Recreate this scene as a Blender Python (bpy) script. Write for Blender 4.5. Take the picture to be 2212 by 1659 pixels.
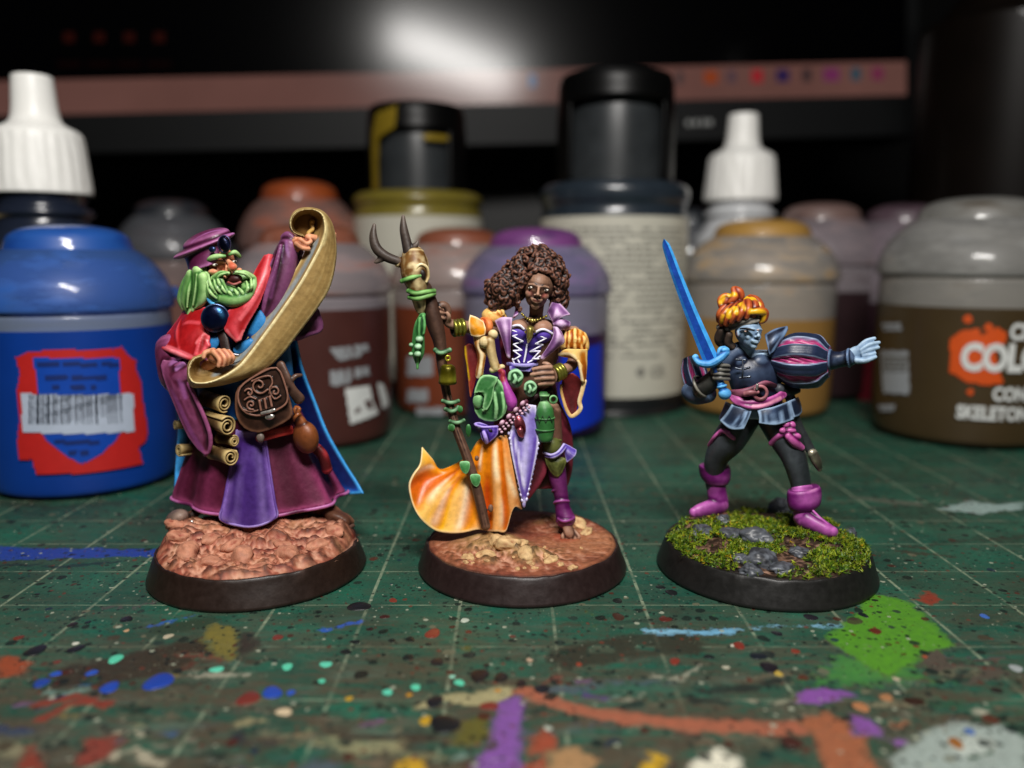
# Three painted miniatures on a paint-stained cutting mat, paint pots and a monitor behind. 1 unit = 1 cm.
import bpy, bmesh, math, random
import numpy as np
from math import sin, cos, pi, radians, tan
from mathutils import Vector, Matrix

for _o in list(bpy.data.objects): bpy.data.objects.remove(_o)
SC = bpy.context.scene
COLL = SC.collection
SC.unit_settings.scale_length = 0.01
rng = np.random.default_rng(7)
random.seed(7)

# ---------------------------------------------------------------- camera
F_PX, PITCH, CAM_Z = 1720.0, radians(8.9), 3.727      # calibrated on the 1 cm grid of the mat, sheet 2212 x 1659
SP, CP = sin(PITCH), cos(PITCH)
cam_d = bpy.data.cameras.new('camera'); cam = bpy.data.objects.new('camera', cam_d); COLL.objects.link(cam)
cam.location = (0, 0, CAM_Z); cam.rotation_euler = (pi/2 - PITCH, 0, 0)
cam_d.sensor_width = 36.0; cam_d.lens = 36.0*F_PX/2212.0
cam_d.clip_start = 0.1; cam_d.clip_end = 500
cam_d.dof.use_dof = True; cam_d.dof.focus_distance = 9.1; cam_d.dof.aperture_fstop = 0.142
SC.camera = cam

# ---------------------------------------------------------------- world, lamps, exposure
world = bpy.data.worlds.new('World'); SC.world = world; world.use_nodes = True
bg = world.node_tree.nodes['Background']; bg.inputs[0].default_value = (0.80, 0.88, 1.0, 1); bg.inputs[1].default_value = 0.008

def area_lamp(name, loc, target, sx, sy, power, color, roll=0.0):
    d = bpy.data.lights.new(name, 'AREA'); d.shape = 'RECTANGLE'; d.size = sx; d.size_y = sy
    d.energy = power; d.color = color
    o = bpy.data.objects.new(name, d); COLL.objects.link(o)
    o.location = loc
    q = (Vector(target)-Vector(loc)).to_track_quat('-Z', 'Y').to_matrix().to_4x4() @ Matrix.Rotation(roll, 4, 'Z')
    o.rotation_euler = q.to_euler()
    return o
# the desk lamp: a long LED bar above and behind the phone; its reflection is the glare on the monitor
LAMP_A, LAMP_B = np.array([-3.7, -5.0, 21.7]), np.array([5.3, -5.0, 16.4])          # the two ends of the bar
_lm = (LAMP_A+LAMP_B)/2; _z = Vector(_lm - np.array([0.3, 10.5, 2.0])).normalized()
_x = Vector(LAMP_B-LAMP_A); _x = (_x-_z*_x.dot(_z)).normalized(); _y = _z.cross(_x)
_ld = bpy.data.lights.new('desk_lamp', 'AREA'); _ld.shape = 'RECTANGLE'; _ld.size = 10.0; _ld.size_y = 2.2; _ld.energy = 8200; _ld.color = (1.0, 0.97, 0.93)
_lo = bpy.data.objects.new('desk_lamp', _ld); COLL.objects.link(_lo)
_lo.matrix_world = Matrix.Translation(Vector(_lm)) @ Matrix((_x, _y, _z)).transposed().to_4x4()
area_lamp('overhead_fill', (-4.0, 10.0, 34.0), (0.0, 11.0, 1.0), 9.0, 9.0, 350, (0.93, 0.97, 1.0))  # weak unseen overhead fill, added to brighten the scene a little
SC.view_settings.view_transform = 'Standard'; SC.view_settings.look = 'None'
SC.view_settings.exposure = 0.04; SC.view_settings.gamma = 1.0
SC.view_settings.use_curve_mapping = False

# ---------------------------------------------------------------- helpers: colour, projection
def lin(h):
    if not isinstance(h, str): return np.array(h, float)
    h = h.lstrip('#'); c = np.array([int(h[i:i+2], 16) for i in (0, 2, 4)])/255.0
    return np.where(c <= 0.04045, c/12.92, ((c+0.055)/1.055)**2.4)

def P(uvd, Y0, S):
    """sheet coordinates (u right, v down, d towards the viewer, all in sheet px) -> world"""
    a = np.asarray(uvd, float).reshape(-1, 3)
    Y = Y0 - a[:, 2]*S
    x = (a[:, 0]-1106.0)/F_PX; b = -(a[:, 1]-829.5)/F_PX
    dy = b*SP + CP; dz = b*CP - SP; t = Y/dy
    return np.stack([x*t, Y, CAM_Z + dz*t], 1)

def G(u, v, z=0.0):
    """sheet point lying on the horizontal plane z -> world (x, y)"""
    b = -(v-829.5)/F_PX; dy = b*SP+CP; dz = b*CP-SP; t = (z-CAM_Z)/dz
    return ((u-1106.0)/F_PX*t, dy*t)

def vnoise(p, scale=1.0, seed=0, octaves=3):
    """smooth value noise, p is N x 3, result about -1..1"""
    p = np.asarray(p, float)*scale; out = np.zeros(len(p)); amp = 1.0; tot = 0
    for o in range(octaves):
        q = p*(2**o) + 17.3*(seed+1)+o*5.1
        i = np.floor(q).astype(np.int64); f = q-i; f = f*f*(3-2*f)
        def hsh(a, b, c):
            h = (a*374761393 + b*668265263 + c*2147483647 + seed*974711) & 0xffffffff
            h = ((h ^ (h >> 13))*1274126177) & 0xffffffff
            return ((h ^ (h >> 16)) & 0xffff)/32767.5-1
        r = 0
        for dx in (0, 1):
            for dy in (0, 1):
                for dz in (0, 1):
                    w = (f[:, 0] if dx else 1-f[:, 0])*(f[:, 1] if dy else 1-f[:, 1])*(f[:, 2] if dz else 1-f[:, 2])
                    r = r + w*hsh(i[:, 0]+dx, i[:, 1]+dy, i[:, 2]+dz)
        out += amp*r; tot += amp; amp *= 0.5
    return out/tot

# ---------------------------------------------------------------- helpers: objects
def empty(name, loc, label, cat, group=None):
    o = bpy.data.objects.new(name, None); COLL.objects.link(o); o.location = loc
    o.empty_display_size = 0.3
    o['label'] = label; o['category'] = cat
    if group: o['group'] = group
    return o

def tag(o, label=None, cat=None, group=None, kind=None):
    for k, v in (('label', label), ('category', cat), ('group', group), ('kind', kind)):
        if v: o[k] = v
    return o

def link(name, me, mat, parent=None):
    o = bpy.data.objects.new(name, me); COLL.objects.link(o)
    if mat is not None and len(me.materials) == 0: me.materials.append(mat)
    if parent is not None:
        o.parent = parent
        if parent.type == 'EMPTY' and parent.parent is None:
            o.matrix_parent_inverse = Matrix.Translation(-Vector(parent.location))
    return o

def np_mesh(name, V, Fc, smooth=True):
    me = bpy.data.meshes.new(name)
    me.from_pydata([tuple(v) for v in V], [], [tuple(f) for f in Fc])
    if smooth: me.polygons.foreach_set('use_smooth', [True]*len(me.polygons))
    me.update()
    return me

def setcol(me, rgb, name='Col', alpha=None):
    n = len(me.vertices); a = me.color_attributes.new(name, 'FLOAT_COLOR', 'POINT')
    buf = np.ones((n, 4), np.float32); buf[:, :3] = rgb
    if alpha is not None: buf[:, 3] = alpha
    a.data.foreach_set('color', buf.ravel())

# ---------------------------------------------------------------- helpers: node materials
def new_mat(name):
    m = bpy.data.materials.new(name); m.use_nodes = True
    return m, m.node_tree.nodes, m.node_tree.links, m.node_tree.nodes['Principled BSDF']

def simple_mat(name, color, rough=0.5, metal=0.0, spec=0.5, trans=0.0, coat=0.0, noise=0.06, nscale=6.0, ior=1.45, bump=0.0):
    m, N, L, b = new_mat(name)
    c = lin(color)
    tc = N.new('ShaderNodeTexCoord'); nz = N.new('ShaderNodeTexNoise'); nz.inputs['Scale'].default_value = nscale
    nz.inputs['Detail'].default_value = 5
    L.new(tc.outputs['Object'], nz.inputs['Vector'])
    mr = N.new('ShaderNodeMapRange'); mr.inputs[3].default_value = 1-noise*2; mr.inputs[4].default_value = 1+noise*2
    L.new(nz.outputs['Fac'], mr.inputs[0])
    mx = N.new('ShaderNodeMix'); mx.data_type = 'RGBA'; mx.blend_type = 'MULTIPLY'; mx.inputs['Factor'].default_value = 1
    mx.inputs['A'].default_value = (*c, 1)
    L.new(mr.outputs[0], mx.inputs['B']); L.new(mx.outputs['Result'], b.inputs['Base Color'])
    b.inputs['Roughness'].default_value = rough; b.inputs['Metallic'].default_value = metal
    b.inputs['Specular IOR Level'].default_value = spec; b.inputs['Transmission Weight'].default_value = trans
    b.inputs['Coat Weight'].default_value = coat; b.inputs['IOR'].default_value = ior
    if bump:
        bp = N.new('ShaderNodeBump'); bp.inputs['Strength'].default_value = bump; bp.inputs['Distance'].default_value = 0.02
        L.new(nz.outputs['Fac'], bp.inputs['Height']); L.new(bp.outputs[0], b.inputs['Normal'])
    return m

def paint_mat(name, rough=0.5, metal=0.0, spec=0.4, coat=0.0, bump=0.25, mottle=0.17):
    """acrylic brushed on a casting: colour comes from the painted 'Col' layer, plus brush mottling"""
    m, N, L, b = new_mat(name)
    at = N.new('ShaderNodeAttribute'); at.attribute_name = 'Col'
    tc = N.new('ShaderNodeTexCoord')
    nz = N.new('ShaderNodeTexNoise'); nz.inputs['Scale'].default_value = 14; nz.inputs['Detail'].default_value = 6
    L.new(tc.outputs['Object'], nz.inputs['Vector'])
    mr = N.new('ShaderNodeMapRange'); mr.inputs[1].default_value = 0.3; mr.inputs[2].default_value = 0.7
    mr.inputs[3].default_value = 1-mottle; mr.inputs[4].default_value = 1+mottle
    L.new(nz.outputs['Fac'], mr.inputs[0])
    mx = N.new('ShaderNodeMix'); mx.data_type = 'RGBA'; mx.blend_type = 'MULTIPLY'; mx.inputs['Factor'].default_value = 1
    L.new(at.outputs['Color'], mx.inputs['A']); L.new(mr.outputs[0], mx.inputs['B'])
    L.new(mx.outputs['Result'], b.inputs['Base Color'])
    n2 = N.new('ShaderNodeTexNoise'); n2.inputs['Scale'].default_value = 38; n2.inputs['Detail'].default_value = 4
    L.new(tc.outputs['Object'], n2.inputs['Vector'])
    bp = N.new('ShaderNodeBump'); bp.inputs['Strength'].default_value = bump; bp.inputs['Distance'].default_value = 0.012
    L.new(n2.outputs['Fac'], bp.inputs['Height']); L.new(bp.outputs[0], b.inputs['Normal'])
    rr = N.new('ShaderNodeMapRange'); rr.inputs[3].default_value = rough-0.10; rr.inputs[4].default_value = rough+0.12
    L.new(nz.outputs['Fac'], rr.inputs[0]); L.new(rr.outputs[0], b.inputs['Roughness'])
    b.inputs['Metallic'].default_value = metal; b.inputs['Specular IOR Level'].default_value = spec
    b.inputs['Coat Weight'].default_value = coat; b.inputs['Coat Roughness'].default_value = 0.25
    return m

PAINT = paint_mat('acrylic_paint', 0.50, 0.0, 0.38)
SATIN = paint_mat('satin_paint', 0.40, 0.0, 0.42, bump=0.15)
METAL = paint_mat('metallic_paint', 0.33, 0.75, 0.5)
EARTH = paint_mat('texture_paste', 0.62, 0.0, 0.3, bump=0.55, mottle=0.22)
RIMM = paint_mat('rim_paint', 0.40, 0.0, 0.4, bump=0.10)

def lathe(prof, center, n=48, name='lathe', wob=0.0):
    V = []; Fc = []
    for r, z in prof:
        for k in range(n):
            a = 2*pi*k/n; rr = max(r, 1e-4)*(1+wob*sin(3*a+z))
            V.append((center[0]+rr*cos(a), center[1]+rr*sin(a), center[2]+z))
    m = len(prof)
    for i in range(m-1):
        for k in range(n):
            k2 = (k+1) % n
            Fc.append((i*n+k, i*n+k2, (i+1)*n+k2, (i+1)*n+k))
    return np.array(V), Fc

def smooth_prof(pts, k=5):
    p = np.array(pts, float); out = []
    for i in range(len(p)-1):
        p0 = p[max(i-1, 0)]; p1 = p[i]; p2 = p[i+1]; p3 = p[min(i+2, len(p)-1)]
        for j in range(k):
            t = j/k
            out.append(0.5*((2*p1)+(-p0+p2)*t+(2*p0-5*p1+4*p2-p3)*t*t+(-p0+3*p1-3*p2+p3)*t**3))
    out.append(p[-1])
    return [(max(a, 0.0), b) for a, b in out]

def inpoly(x, y, poly):
    poly = np.asarray(poly, float); ins = np.zeros(np.shape(x), bool); n = len(poly); j = n-1
    for i in range(n):
        xi, yi = poly[i]; xj, yj = poly[j]
        c = ((yi > y) != (yj > y)) & (x < (xj-xi)*(y-yi)/((yj-yi) if yj != yi else 1e-9)+xi)
        ins ^= c; j = i
    return ins

def segdist(x, y, a, b):
    ax, ay = a; bx, by = b; dx, dy = bx-ax, by-ay; L2 = dx*dx+dy*dy+1e-12
    t = np.clip(((x-ax)*dx+(y-ay)*dy)/L2, 0, 1)
    return np.hypot(x-(ax+t*dx), y-(ay+t*dy)), t
# ================================================================ the setting: desk and cutting mat
V_, F_ = [(-40, -12, -0.35), (40, -12, -0.35), (40, 60, -0.35), (-40, 60, -0.35)], [(0, 1, 2, 3)]
desk = link('desk', np_mesh('desk', V_, F_, False), simple_mat('desk_black', '#0c0c0d', 0.5))
tag(desk, kind='structure')
back = link('backdrop', np_mesh('backdrop', [(-90, 55, -5), (90, 55, -5), (90, 55, 70), (-90, 55, 70)], [(0, 1, 2, 3)], False), simple_mat('backdrop_black', '#060606', .9))  # black sheet added so the empty background renders dark
tag(back, kind='structure')

def M1(x, y): return (x/3.0, 1261.8+y/3.0)
def M2(x, y): return (737.3+x/3.0, 1261.8+y/3.0)
def M3(x, y): return (1474.6+x/3.0, 1261.8+y/3.0)
def gp(L): return [G(*p) for p in L]
# dried paint on the mat: (kind, points, half width cm, colour, strength)
STAINS = [
 # broad smears and grime
 ('s', [M1(-200, 1120), M1(300, 1080), M1(900, 1060), M1(1500, 930)], .45, '#4d4a3f', .55),
 ('s', [M1(500, 620), M1(900, 520), M1(1300, 430)], .32, '#33291f', .80),
 ('s', [M1(1050, 300), M1(1350, 250)], .16, '#2c3a2c', .75),
 ('s', [M2(1500, 480), M2(1900, 400), M2(2200, 380)], .26, '#2e2c22', .72),
 ('s', [M2(1700, 640), M2(2200, 620), M3(400, 650), M3(800, 640)], .3, '#3c4234', .55),
 ('s', [M2(-300, 1010), M2(100, 1060), M2(600, 1080)], .16, '#8d8a66', .62),
 ('s', [M2(560, 820), M2(760, 760), M2(1050, 720)], .17, '#98906a', .72),
 ('s', [M1(900, 1090), M1(1300, 980), M1(1700, 860)], .11, '#86796a', .62),
 ('s', [M1(1150, 1190), M1(1600, 1110)], .12, '#6d6f68', .55),
 ('s', [M3(1750, 520), M3(2000, 470), M3(2250, 500)], .34, '#4b4139', .75),
 ('s', [M3(0, 930), M3(300, 960), M3(700, 930)], .14, '#4a2f28', .68),
 ('s', [M3(1500, 780), M3(2200, 830)], .22, '#274a34', .6),
 ('p', [(60, 1185), (0, 1180), (0, 1210), (160, 1205), (340, 1200), (345, 1185)], .05, '#1a3a90', .95),
 ('s', [(0, 1222), (150, 1224), (250, 1214)], .05, '#10222c', .8),
 ('s', [(0, 1085), (120, 1098), (260, 1085)], .25, '#2c2f26', .55),
 ('s', [M1(600, 160), M1(850, 150), M1(1050, 100)], .08, '#59404a', .6),
 ('s', [(1940, 1185), (2060, 1170), (2212, 1160)], .14, '#2b261f', .62),
 ('s', [(1850, 1105), (2000, 1130), (2212, 1128)], .12, '#2a3026', .55),
 ('p', [(2020, 1100), (2110, 1078), (2212, 1085), (2212, 1102), (2120, 1112)], .06, '#8fa5a0', .75),
 # the lighter green square and its thinner wash
 ('p', [M3(700, 700), M3(940, 430), M3(1400, 480), M3(1700, 640), M3(1250, 690)], .05, '#3e7a34', .62),
 ('p', [M3(940, 350), M3(1090, 220), M3(1230, 60), M3(1420, 100), M3(1540, 190), M3(1740, 400), M3(1560, 440), M3(1370, 600), M3(1150, 480)], .03, '#4c8420', .92),
 ('s', [M3(180, 180), M3(420, 210)], .05, '#4e7d2a', .6),
 ('s', [M3(-160, 305), M3(150, 310), M3(420, 275), M3(1000, 265)], .045, '#7fb2cf', .72),
 ('s', [M3(-160, 310), M3(150, 320), M3(300, 300)], .045, '#6fa8c9', .92),
 # rust browns
 ('p', [M1(0, 480), M1(60, 460), M1(220, 500), M1(150, 580), M1(0, 610)], .03, '#8a3f24', .92),
 ('s', [M1(260, 790), M1(460, 740), M1(700, 790)], .05, '#7a2f22', .95),
 ('s', [M1(260, 880), M1(480, 760)], .04, '#7a2f22', .95),
 ('p', [M1(130, 1192), M1(200, 1060), M1(290, 1192)], .04, '#7a2f22', .95),
 ('p', [M1(520, 1170), M1(560, 1000), M1(730, 1020), M1(700, 1110), M1(580, 1170)], .05, '#763228', .9),
 ('s', [M1(1190, 440), M1(1480, 500)], .04, '#6b2a20', .85),
 ('s', [M1(1180, 560), M1(1290, 500)], .05, '#4f241b', .8),
 ('s', [M2(1190, 690), M2(1500, 810), M2(1900, 880), M2(2212, 900), M3(250, 930), M3(760, 930)], .085, '#94553f', .95),
 ('p', [M3(760, 900), M3(930, 850), M3(1150, 960), M3(1180, 1080), M3(1300, 1230), M3(960, 1230), M3(900, 1000)], .06, '#8f5438', .95),
 ('p', [M2(1210, 1010), M2(1340, 940), M2(1410, 1010), M2(1380, 1080), M2(1220, 1090)], .04, '#8a3f2a', .95),
 ('p', [M2(1180, 1190), M2(1300, 1110), M2(1330, 1230), M2(1160, 1230)], .04, '#8a3f2a', .95),
 ('p', [M2(1350, 1100), M2(1520, 1060), M2(1640, 1130), M2(1560, 1230), M2(1360, 1230)], .05, '#9a7650', .92),
 ('p', [M3(1485, 100), M3(1600, 50), M3(1690, 110), M3(1600, 128)], .02, '#7c3020', .95),
 # ochre / olive
 ('p', [M1(1340, 330), M1(1400, 260), M1(1500, 270), M1(1560, 430), M1(1500, 500), M1(1380, 420)], .035, '#6d632c', .9),
 ('p', [M1(1540, 320), M1(1620, 300), M1(1690, 400), M1(1570, 490)], .03, '#2f2620', .9),
 ('p', [M2(730, 1030), M2(840, 880), M2(1000, 850), M2(960, 1000), M2(800, 1050)], .04, '#55501e', .9),
 ('p', [M2(760, 390), M2(840, 390), M2(840, 440), M2(750, 430)], .02, '#514f22', .8),
 ('s', [M2(1560, 180), M2(1640, 260)], .08, '#4c5a22', .55),
 # purples
 ('p', [M2(1010, 780), M2(1130, 720), M2(1170, 870), M2(1130, 1000), M2(1180, 1190), M2(900, 1240), M2(950, 1040), M2(1030, 940)], .045, '#74488f', .95),
 ('p', [M3(720, 770), M3(800, 690), M3(940, 680), M3(1090, 720), M3(900, 770)], .03, '#7b4792', .95),
 ('p', [M3(1090, 850), M3(1190, 880), M3(1260, 960), M3(1120, 970)], .03, '#7b4792', .95),
 ('p', [M3(1390, 1010), M3(1480, 1020), M3(1500, 1090), M3(1420, 1090)], .03, '#8a56a0', .9),
 ('s', [M2(1590, 700), M2(1700, 740)], .03, '#4b3568', .9),
 # white and yellow blobs
 ('p', [M3(60, 1170), M3(150, 1090), M3(250, 1065), M3(330, 1130), M3(420, 1192), M3(330, 1240), M3(60, 1240)], .03, '#cfcbb8', .97),
 ('p', [M3(1380, 1150), M3(1500, 1080), M3(1600, 960), M3(1800, 900), M3(2050, 930), M3(2200, 1010), M3(2212, 1240), M3(1400, 1240)], .12, '#8f9a94', .85),
 ('p', [M3(1700, 1050), M3(1850, 960), M3(2000, 1020), M3(1900, 1120)], .08, '#a6aea6', .85),
 ('p', [M2(340, 1200), M2(420, 1130), M2(510, 1140), M2(510, 1230), M2(340, 1240)], .03, '#b98f1c', .95),
 ('p', [M2(1920, 1200), M2(2000, 1100), M2(2090, 1120), M2(2060, 1190), M2(1950, 1240)], .03, '#b8911f', .95),
 ('s', [M1(-50, 950), M1(180, 960)], .06, '#2b3350', .8),
 ('s', [M2(0, 1000), M2(300, 995), M2(600, 1005)], .025, '#2a1712', .95),
 ('s', [M1(1380, 1040), M1(1800, 1020)], .03, '#241c22', .85),
 ('p', [M1(1470, 1010), M1(1540, 930), M1(1590, 990), M1(1530, 1070)], .03, '#22202a', .9),
 ('s', [M1(830, 800), M1(910, 830)], .04, '#182018', .9),
 ('s', [M2(-60, 690), M2(100, 660), M2(300, 680)], .045, '#23241c', .7),
 ('s', [M1(960, 275), M1(1090, 240), M1(1280, 205)], .02, '#2c56b0', .8),
 ('s', [M1(2060, 300), M2(110, 245)], .022, '#2a52b4', .9),
 ('s', [M2(1980, 300), M2(2210, 310)], .05, '#7cb0cc', .9),
]
_rs = random.Random(21); _ex = []
for _k in range(95):                                   # older, thinner smears in the working area nearest the painter
    _v = 1390+290*_rs.random()**.8; _u = _rs.uniform(-80, 2290); _l = _rs.uniform(25, 190); _a = _rs.uniform(-.35, .45)
    _ex.append(('s', [(_u, _v), (_u+_l*.5, _v+_l*.5*_a*.4+_rs.uniform(-6, 6)), (_u+_l, _v+_l*_a*.4)], _rs.uniform(.02, .10), _rs.choice(['#2a2a22', '#3b3226', '#5b5846', '#1f2e28', '#45505a', '#6a5a48', '#24443a', '#4a2a20', '#1a1c1c', '#767058', '#2f5848', '#3a3a3c']), _rs.uniform(.5, .85)))
for _k in range(40):
    _v = 1230+190*_rs.random(); _u = _rs.uniform(-80, 2290); _l = _rs.uniform(15, 110)
    _ex.append(('s', [(_u, _v), (_u+_l, _v+_l*_rs.uniform(-.2, .12))], _rs.uniform(.012, .05), _rs.choice(['#1c2620', '#2c2620', '#25352c', '#1a1d1c', '#3f3a2c', '#4a4034', '#17352c']), _rs.uniform(.5, .85)))
for _k in range(46):
    _v = 930+300*_rs.random(); _u = _rs.uniform(-80, 2290); _l = _rs.uniform(40, 230)
    _ex.append(('s', [(_u, _v), (_u+_l, _v+_l*_rs.uniform(-.12, .10))], _rs.uniform(.03, .16), _rs.choice(['#1c2620', '#2c2620', '#20352c', '#1a211c', '#3a3a2c', '#4c4a3c', '#17352c', '#52584c', '#3a2a20']), _rs.uniform(.45, .75)))
for _k in range(60):
    _v = 1450+225*_rs.random(); _u = _rs.uniform(-60, 2270); _l = _rs.uniform(10, 70)*(1 if _k % 3 else 2.2); _c = _rs.choice(['#8d8562', '#7d7a6a', '#9a9684', '#6a4a6c', '#8a5a40', '#6b2f26', '#234a86', '#7a6a3a', '#b0a890', '#12181a', '#15211d', '#6f8a80'])
    _ex.append(('s', [(_u, _v), (_u+_l*.6, _v-_l*_rs.uniform(-.1, .28)), (_u+_l, _v-_l*_rs.uniform(-.1, .35))], _rs.uniform(.008, .045), _c, _rs.uniform(.7, .95)))
STAINS = STAINS[:19]+_ex+STAINS[19:]
xs = np.unique(np.round(np.concatenate([np.linspace(-19, -7.5, 60), np.linspace(-7.5, 7.5, 350), np.linspace(7.5, 19, 60)]), 4))
ys = [1.0]
while ys[-1] < 33: ys.append(ys[-1]+max(0.026, 0.0055*ys[-1]))
ys = np.array(ys)
gx, gy = np.meshgrid(xs, ys); X = gx.ravel(); Y = gy.ravel()
P3 = np.stack([X, Y, 0*X], 1)
wx = X + 0.07*vnoise(P3, 4.0, 3) + 0.03*vnoise(P3, 14.0, 5, 2); wy = Y + 0.07*vnoise(P3, 4.0, 4) + 0.03*vnoise(P3, 14.0, 6, 2)
colr = np.zeros((len(X), 3)); alp = np.zeros(len(X))
EDGE = 0.10
THIN = 1-0.35*np.clip(vnoise(P3, 2.5, 11, 2), 0, 1)
for kind, pts, hw, hexc, stren in STAINS:
    q = gp(pts)
    sd = np.full(len(X), 9.0)
    if kind == 's':
        for a, b in zip(q[:-1], q[1:]):
            d_, _ = segdist(wx, wy, a, b); sd = np.minimum(sd, d_)
        sd = sd-hw
    else:
        for a, b in zip(q, q[1:]+q[:1]):
            d_, _ = segdist(wx, wy, a, b); sd = np.minimum(sd, d_)
        sd = np.where(inpoly(wx, wy, q), -sd, sd)-hw*.3
    soft = EDGE if stren > .7 else EDGE*2.6
    a = np.clip(0.5-sd/(2*soft), 0, 1)
    thin = THIN if stren < .9 else 1.0
    a = a*stren*thin
    upd = (a > 0.4*stren) | (a > alp)
    colr[upd] = lin(hexc); alp = np.where(upd, np.maximum(a, np.where(a > .4*stren, a, alp)), alp)
ny, nx = gx.shape
idx = np.arange(nx*ny).reshape(ny, nx)
quads = np.stack([idx[:-1, :-1], idx[:-1, 1:], idx[1:, 1:], idx[1:, :-1]], -1).reshape(-1, 4)
Zm = X*0
me = bpy.data.meshes.new('cutting_mat')
me.from_pydata(np.stack([X, Y, Zm], 1).tolist(), [], quads.tolist())
me.polygons.foreach_set('use_smooth', [True]*len(me.polygons))
setcol(me, colr, 'stain', alp)

m, N, L, b = new_mat('cutting_mat_vinyl')
def mathn(op, a=None, bb=None, c=None):
    n = N.new('ShaderNodeMath'); n.operation = op
    for i, v in enumerate((a, bb, c)):
        if v is None: continue
        if isinstance(v, (int, float)): n.inputs[i].default_value = v
        else: L.new(v, n.inputs[i])
    return n.outputs[0]
def mixc(f, a, c):
    n = N.new('ShaderNodeMix'); n.data_type = 'RGBA'
    for k, v in (('Factor', f), ('A', a), ('B', c)):
        if isinstance(v, (int, float)): n.inputs[k].default_value = v
        elif isinstance(v, str): n.inputs[k].default_value = (*lin(v), 1)
        else: L.new(v, n.inputs[k])
    return n.outputs['Result']
def noise(scale, detail=4, vec=None, rough=.55):
    n = N.new('ShaderNodeTexNoise'); n.inputs['Scale'].default_value = scale; n.inputs['Detail'].default_value = detail
    n.inputs['Roughness'].default_value = rough
    L.new(vec if vec is not None else geo.outputs['Position'], n.inputs['Vector']); return n.outputs['Fac']
def ramp(f, lo, hi):
    n = N.new('ShaderNodeMapRange'); n.inputs[1].default_value = lo; n.inputs[2].default_value = hi; L.new(f, n.inputs[0]); return n.outputs[0]
geo = N.new('ShaderNodeNewGeometry')
sx = N.new('ShaderNodeSeparateXYZ'); L.new(geo.outputs['Position'], sx.inputs[0])
base = mixc(ramp(noise(0.9, 5), .35, .68), '#0e4236', '#18604b')
base = mixc(ramp(noise(6.0, 6, rough=.7), .48, .75), base, '#2a5142')
base = mixc(mathn('MULTIPLY', ramp(noise(22.0, 4, rough=.7), .52, .70), .5), base, '#0d2a22')
# dirty film
base = mixc(mathn('MULTIPLY', ramp(noise(0.55, 7, rough=.72), .42, .66), .62), base, '#2b3026')
# printed 1 cm grid, worn
fore0 = ramp(sx.outputs[1], 8.6, 6.0)
mpa = N.new('ShaderNodeMapping'); mpa.inputs['Rotation'].default_value = (0, 0, radians(24)); mpa.inputs['Scale'].default_value = (.8, 2.6, 1); L.new(geo.outputs['Position'], mpa.inputs['Vector'])
sm_c = N.new('ShaderNodeValToRGB'); sm_c.color_ramp.interpolation = 'EASE'
for i_, (p_, c_) in enumerate(((.28, '#1a241e'), (.40, '#264437'), (.48, '#443c2f'), (.55, '#5e5e4e'), (.62, '#2e3229'), (.70, '#47584c'))):
    e_ = sm_c.color_ramp.elements[i_] if i_ < 2 else sm_c.color_ramp.elements.new(.5)
    e_.position = p_; e_.color = (*lin(c_), 1)
L.new(noise(1.5, 8, mpa.outputs[0], .7), sm_c.inputs[0])
def gridline(ch, off, sp, w):
    t = mathn('DIVIDE', mathn('SUBTRACT', sx.outputs[ch], off), sp)
    fr = mathn('ABSOLUTE', mathn('SUBTRACT', mathn('FRACT', mathn('ADD', t, 0.5)), 0.5))
    return ramp(fr, w, w*0.55)
gl = mathn('MAXIMUM', gridline(0, 0.434, 1.0, .022), mathn('MULTIPLY', gridline(1, 8.207, 0.945, .016), .75))
gl = mathn('MULTIPLY', gl, mathn('MULTIPLY', ramp(noise(2.2, 6, rough=.75), .35, .58), .78))
base = mixc(gl, base, '#8d9a80')
smear = mathn('MULTIPLY', ramp(noise(1.3, 9, mpa.outputs[0], .76), .40, .54), mathn('MULTIPLY_ADD', fore0, .88, .24))
base = mixc(smear, base, sm_c.outputs[0])
# painted stains with ragged edges
st = N.new('ShaderNodeAttribute'); st.attribute_name = 'stain'
edge = mathn('ADD', st.outputs['Alpha'], mathn('MULTIPLY', mathn('SUBTRACT', noise(9, 6, rough=.7), .5), 1.1))
cover = mathn('MULTIPLY', ramp(edge, .34, .47), ramp(st.outputs['Alpha'], .0, .68))
stc = mixc(ramp(noise(12, 5), .3, .8), st.outputs['Color'], mixc(.35, st.outputs['Color'], '#20362c'))
base = mixc(cover, base, stc)
# dry-brushed streaks and knife scratches
mp = N.new('ShaderNodeMapping'); mp.inputs['Rotation'].default_value = (0, 0, radians(38)); mp.inputs['Scale'].default_value = (1.0, 14, 1)
L.new(geo.outputs['Position'], mp.inputs['Vector'])
fore = ramp(sx.outputs[1], 9.6, 6.8)
str1 = mathn('MULTIPLY', mathn('MULTIPLY', ramp(noise(1.6, 7, mp.outputs[0], .7), .60, .74), fore), .55)
base = mixc(str1, base, '#7c7a62')
mp2 = N.new('ShaderNodeMapping'); mp2.inputs['Rotation'].default_value = (0, 0, radians(-52)); mp2.inputs['Scale'].default_value = (.35, 22, 1)
L.new(geo.outputs['Position'], mp2.inputs['Vector'])
scr = mathn('MULTIPLY', ramp(noise(2.4, 4, mp2.outputs[0], .55), .70, .74), .55)
base = mixc(scr, base, '#a09a88')
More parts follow.
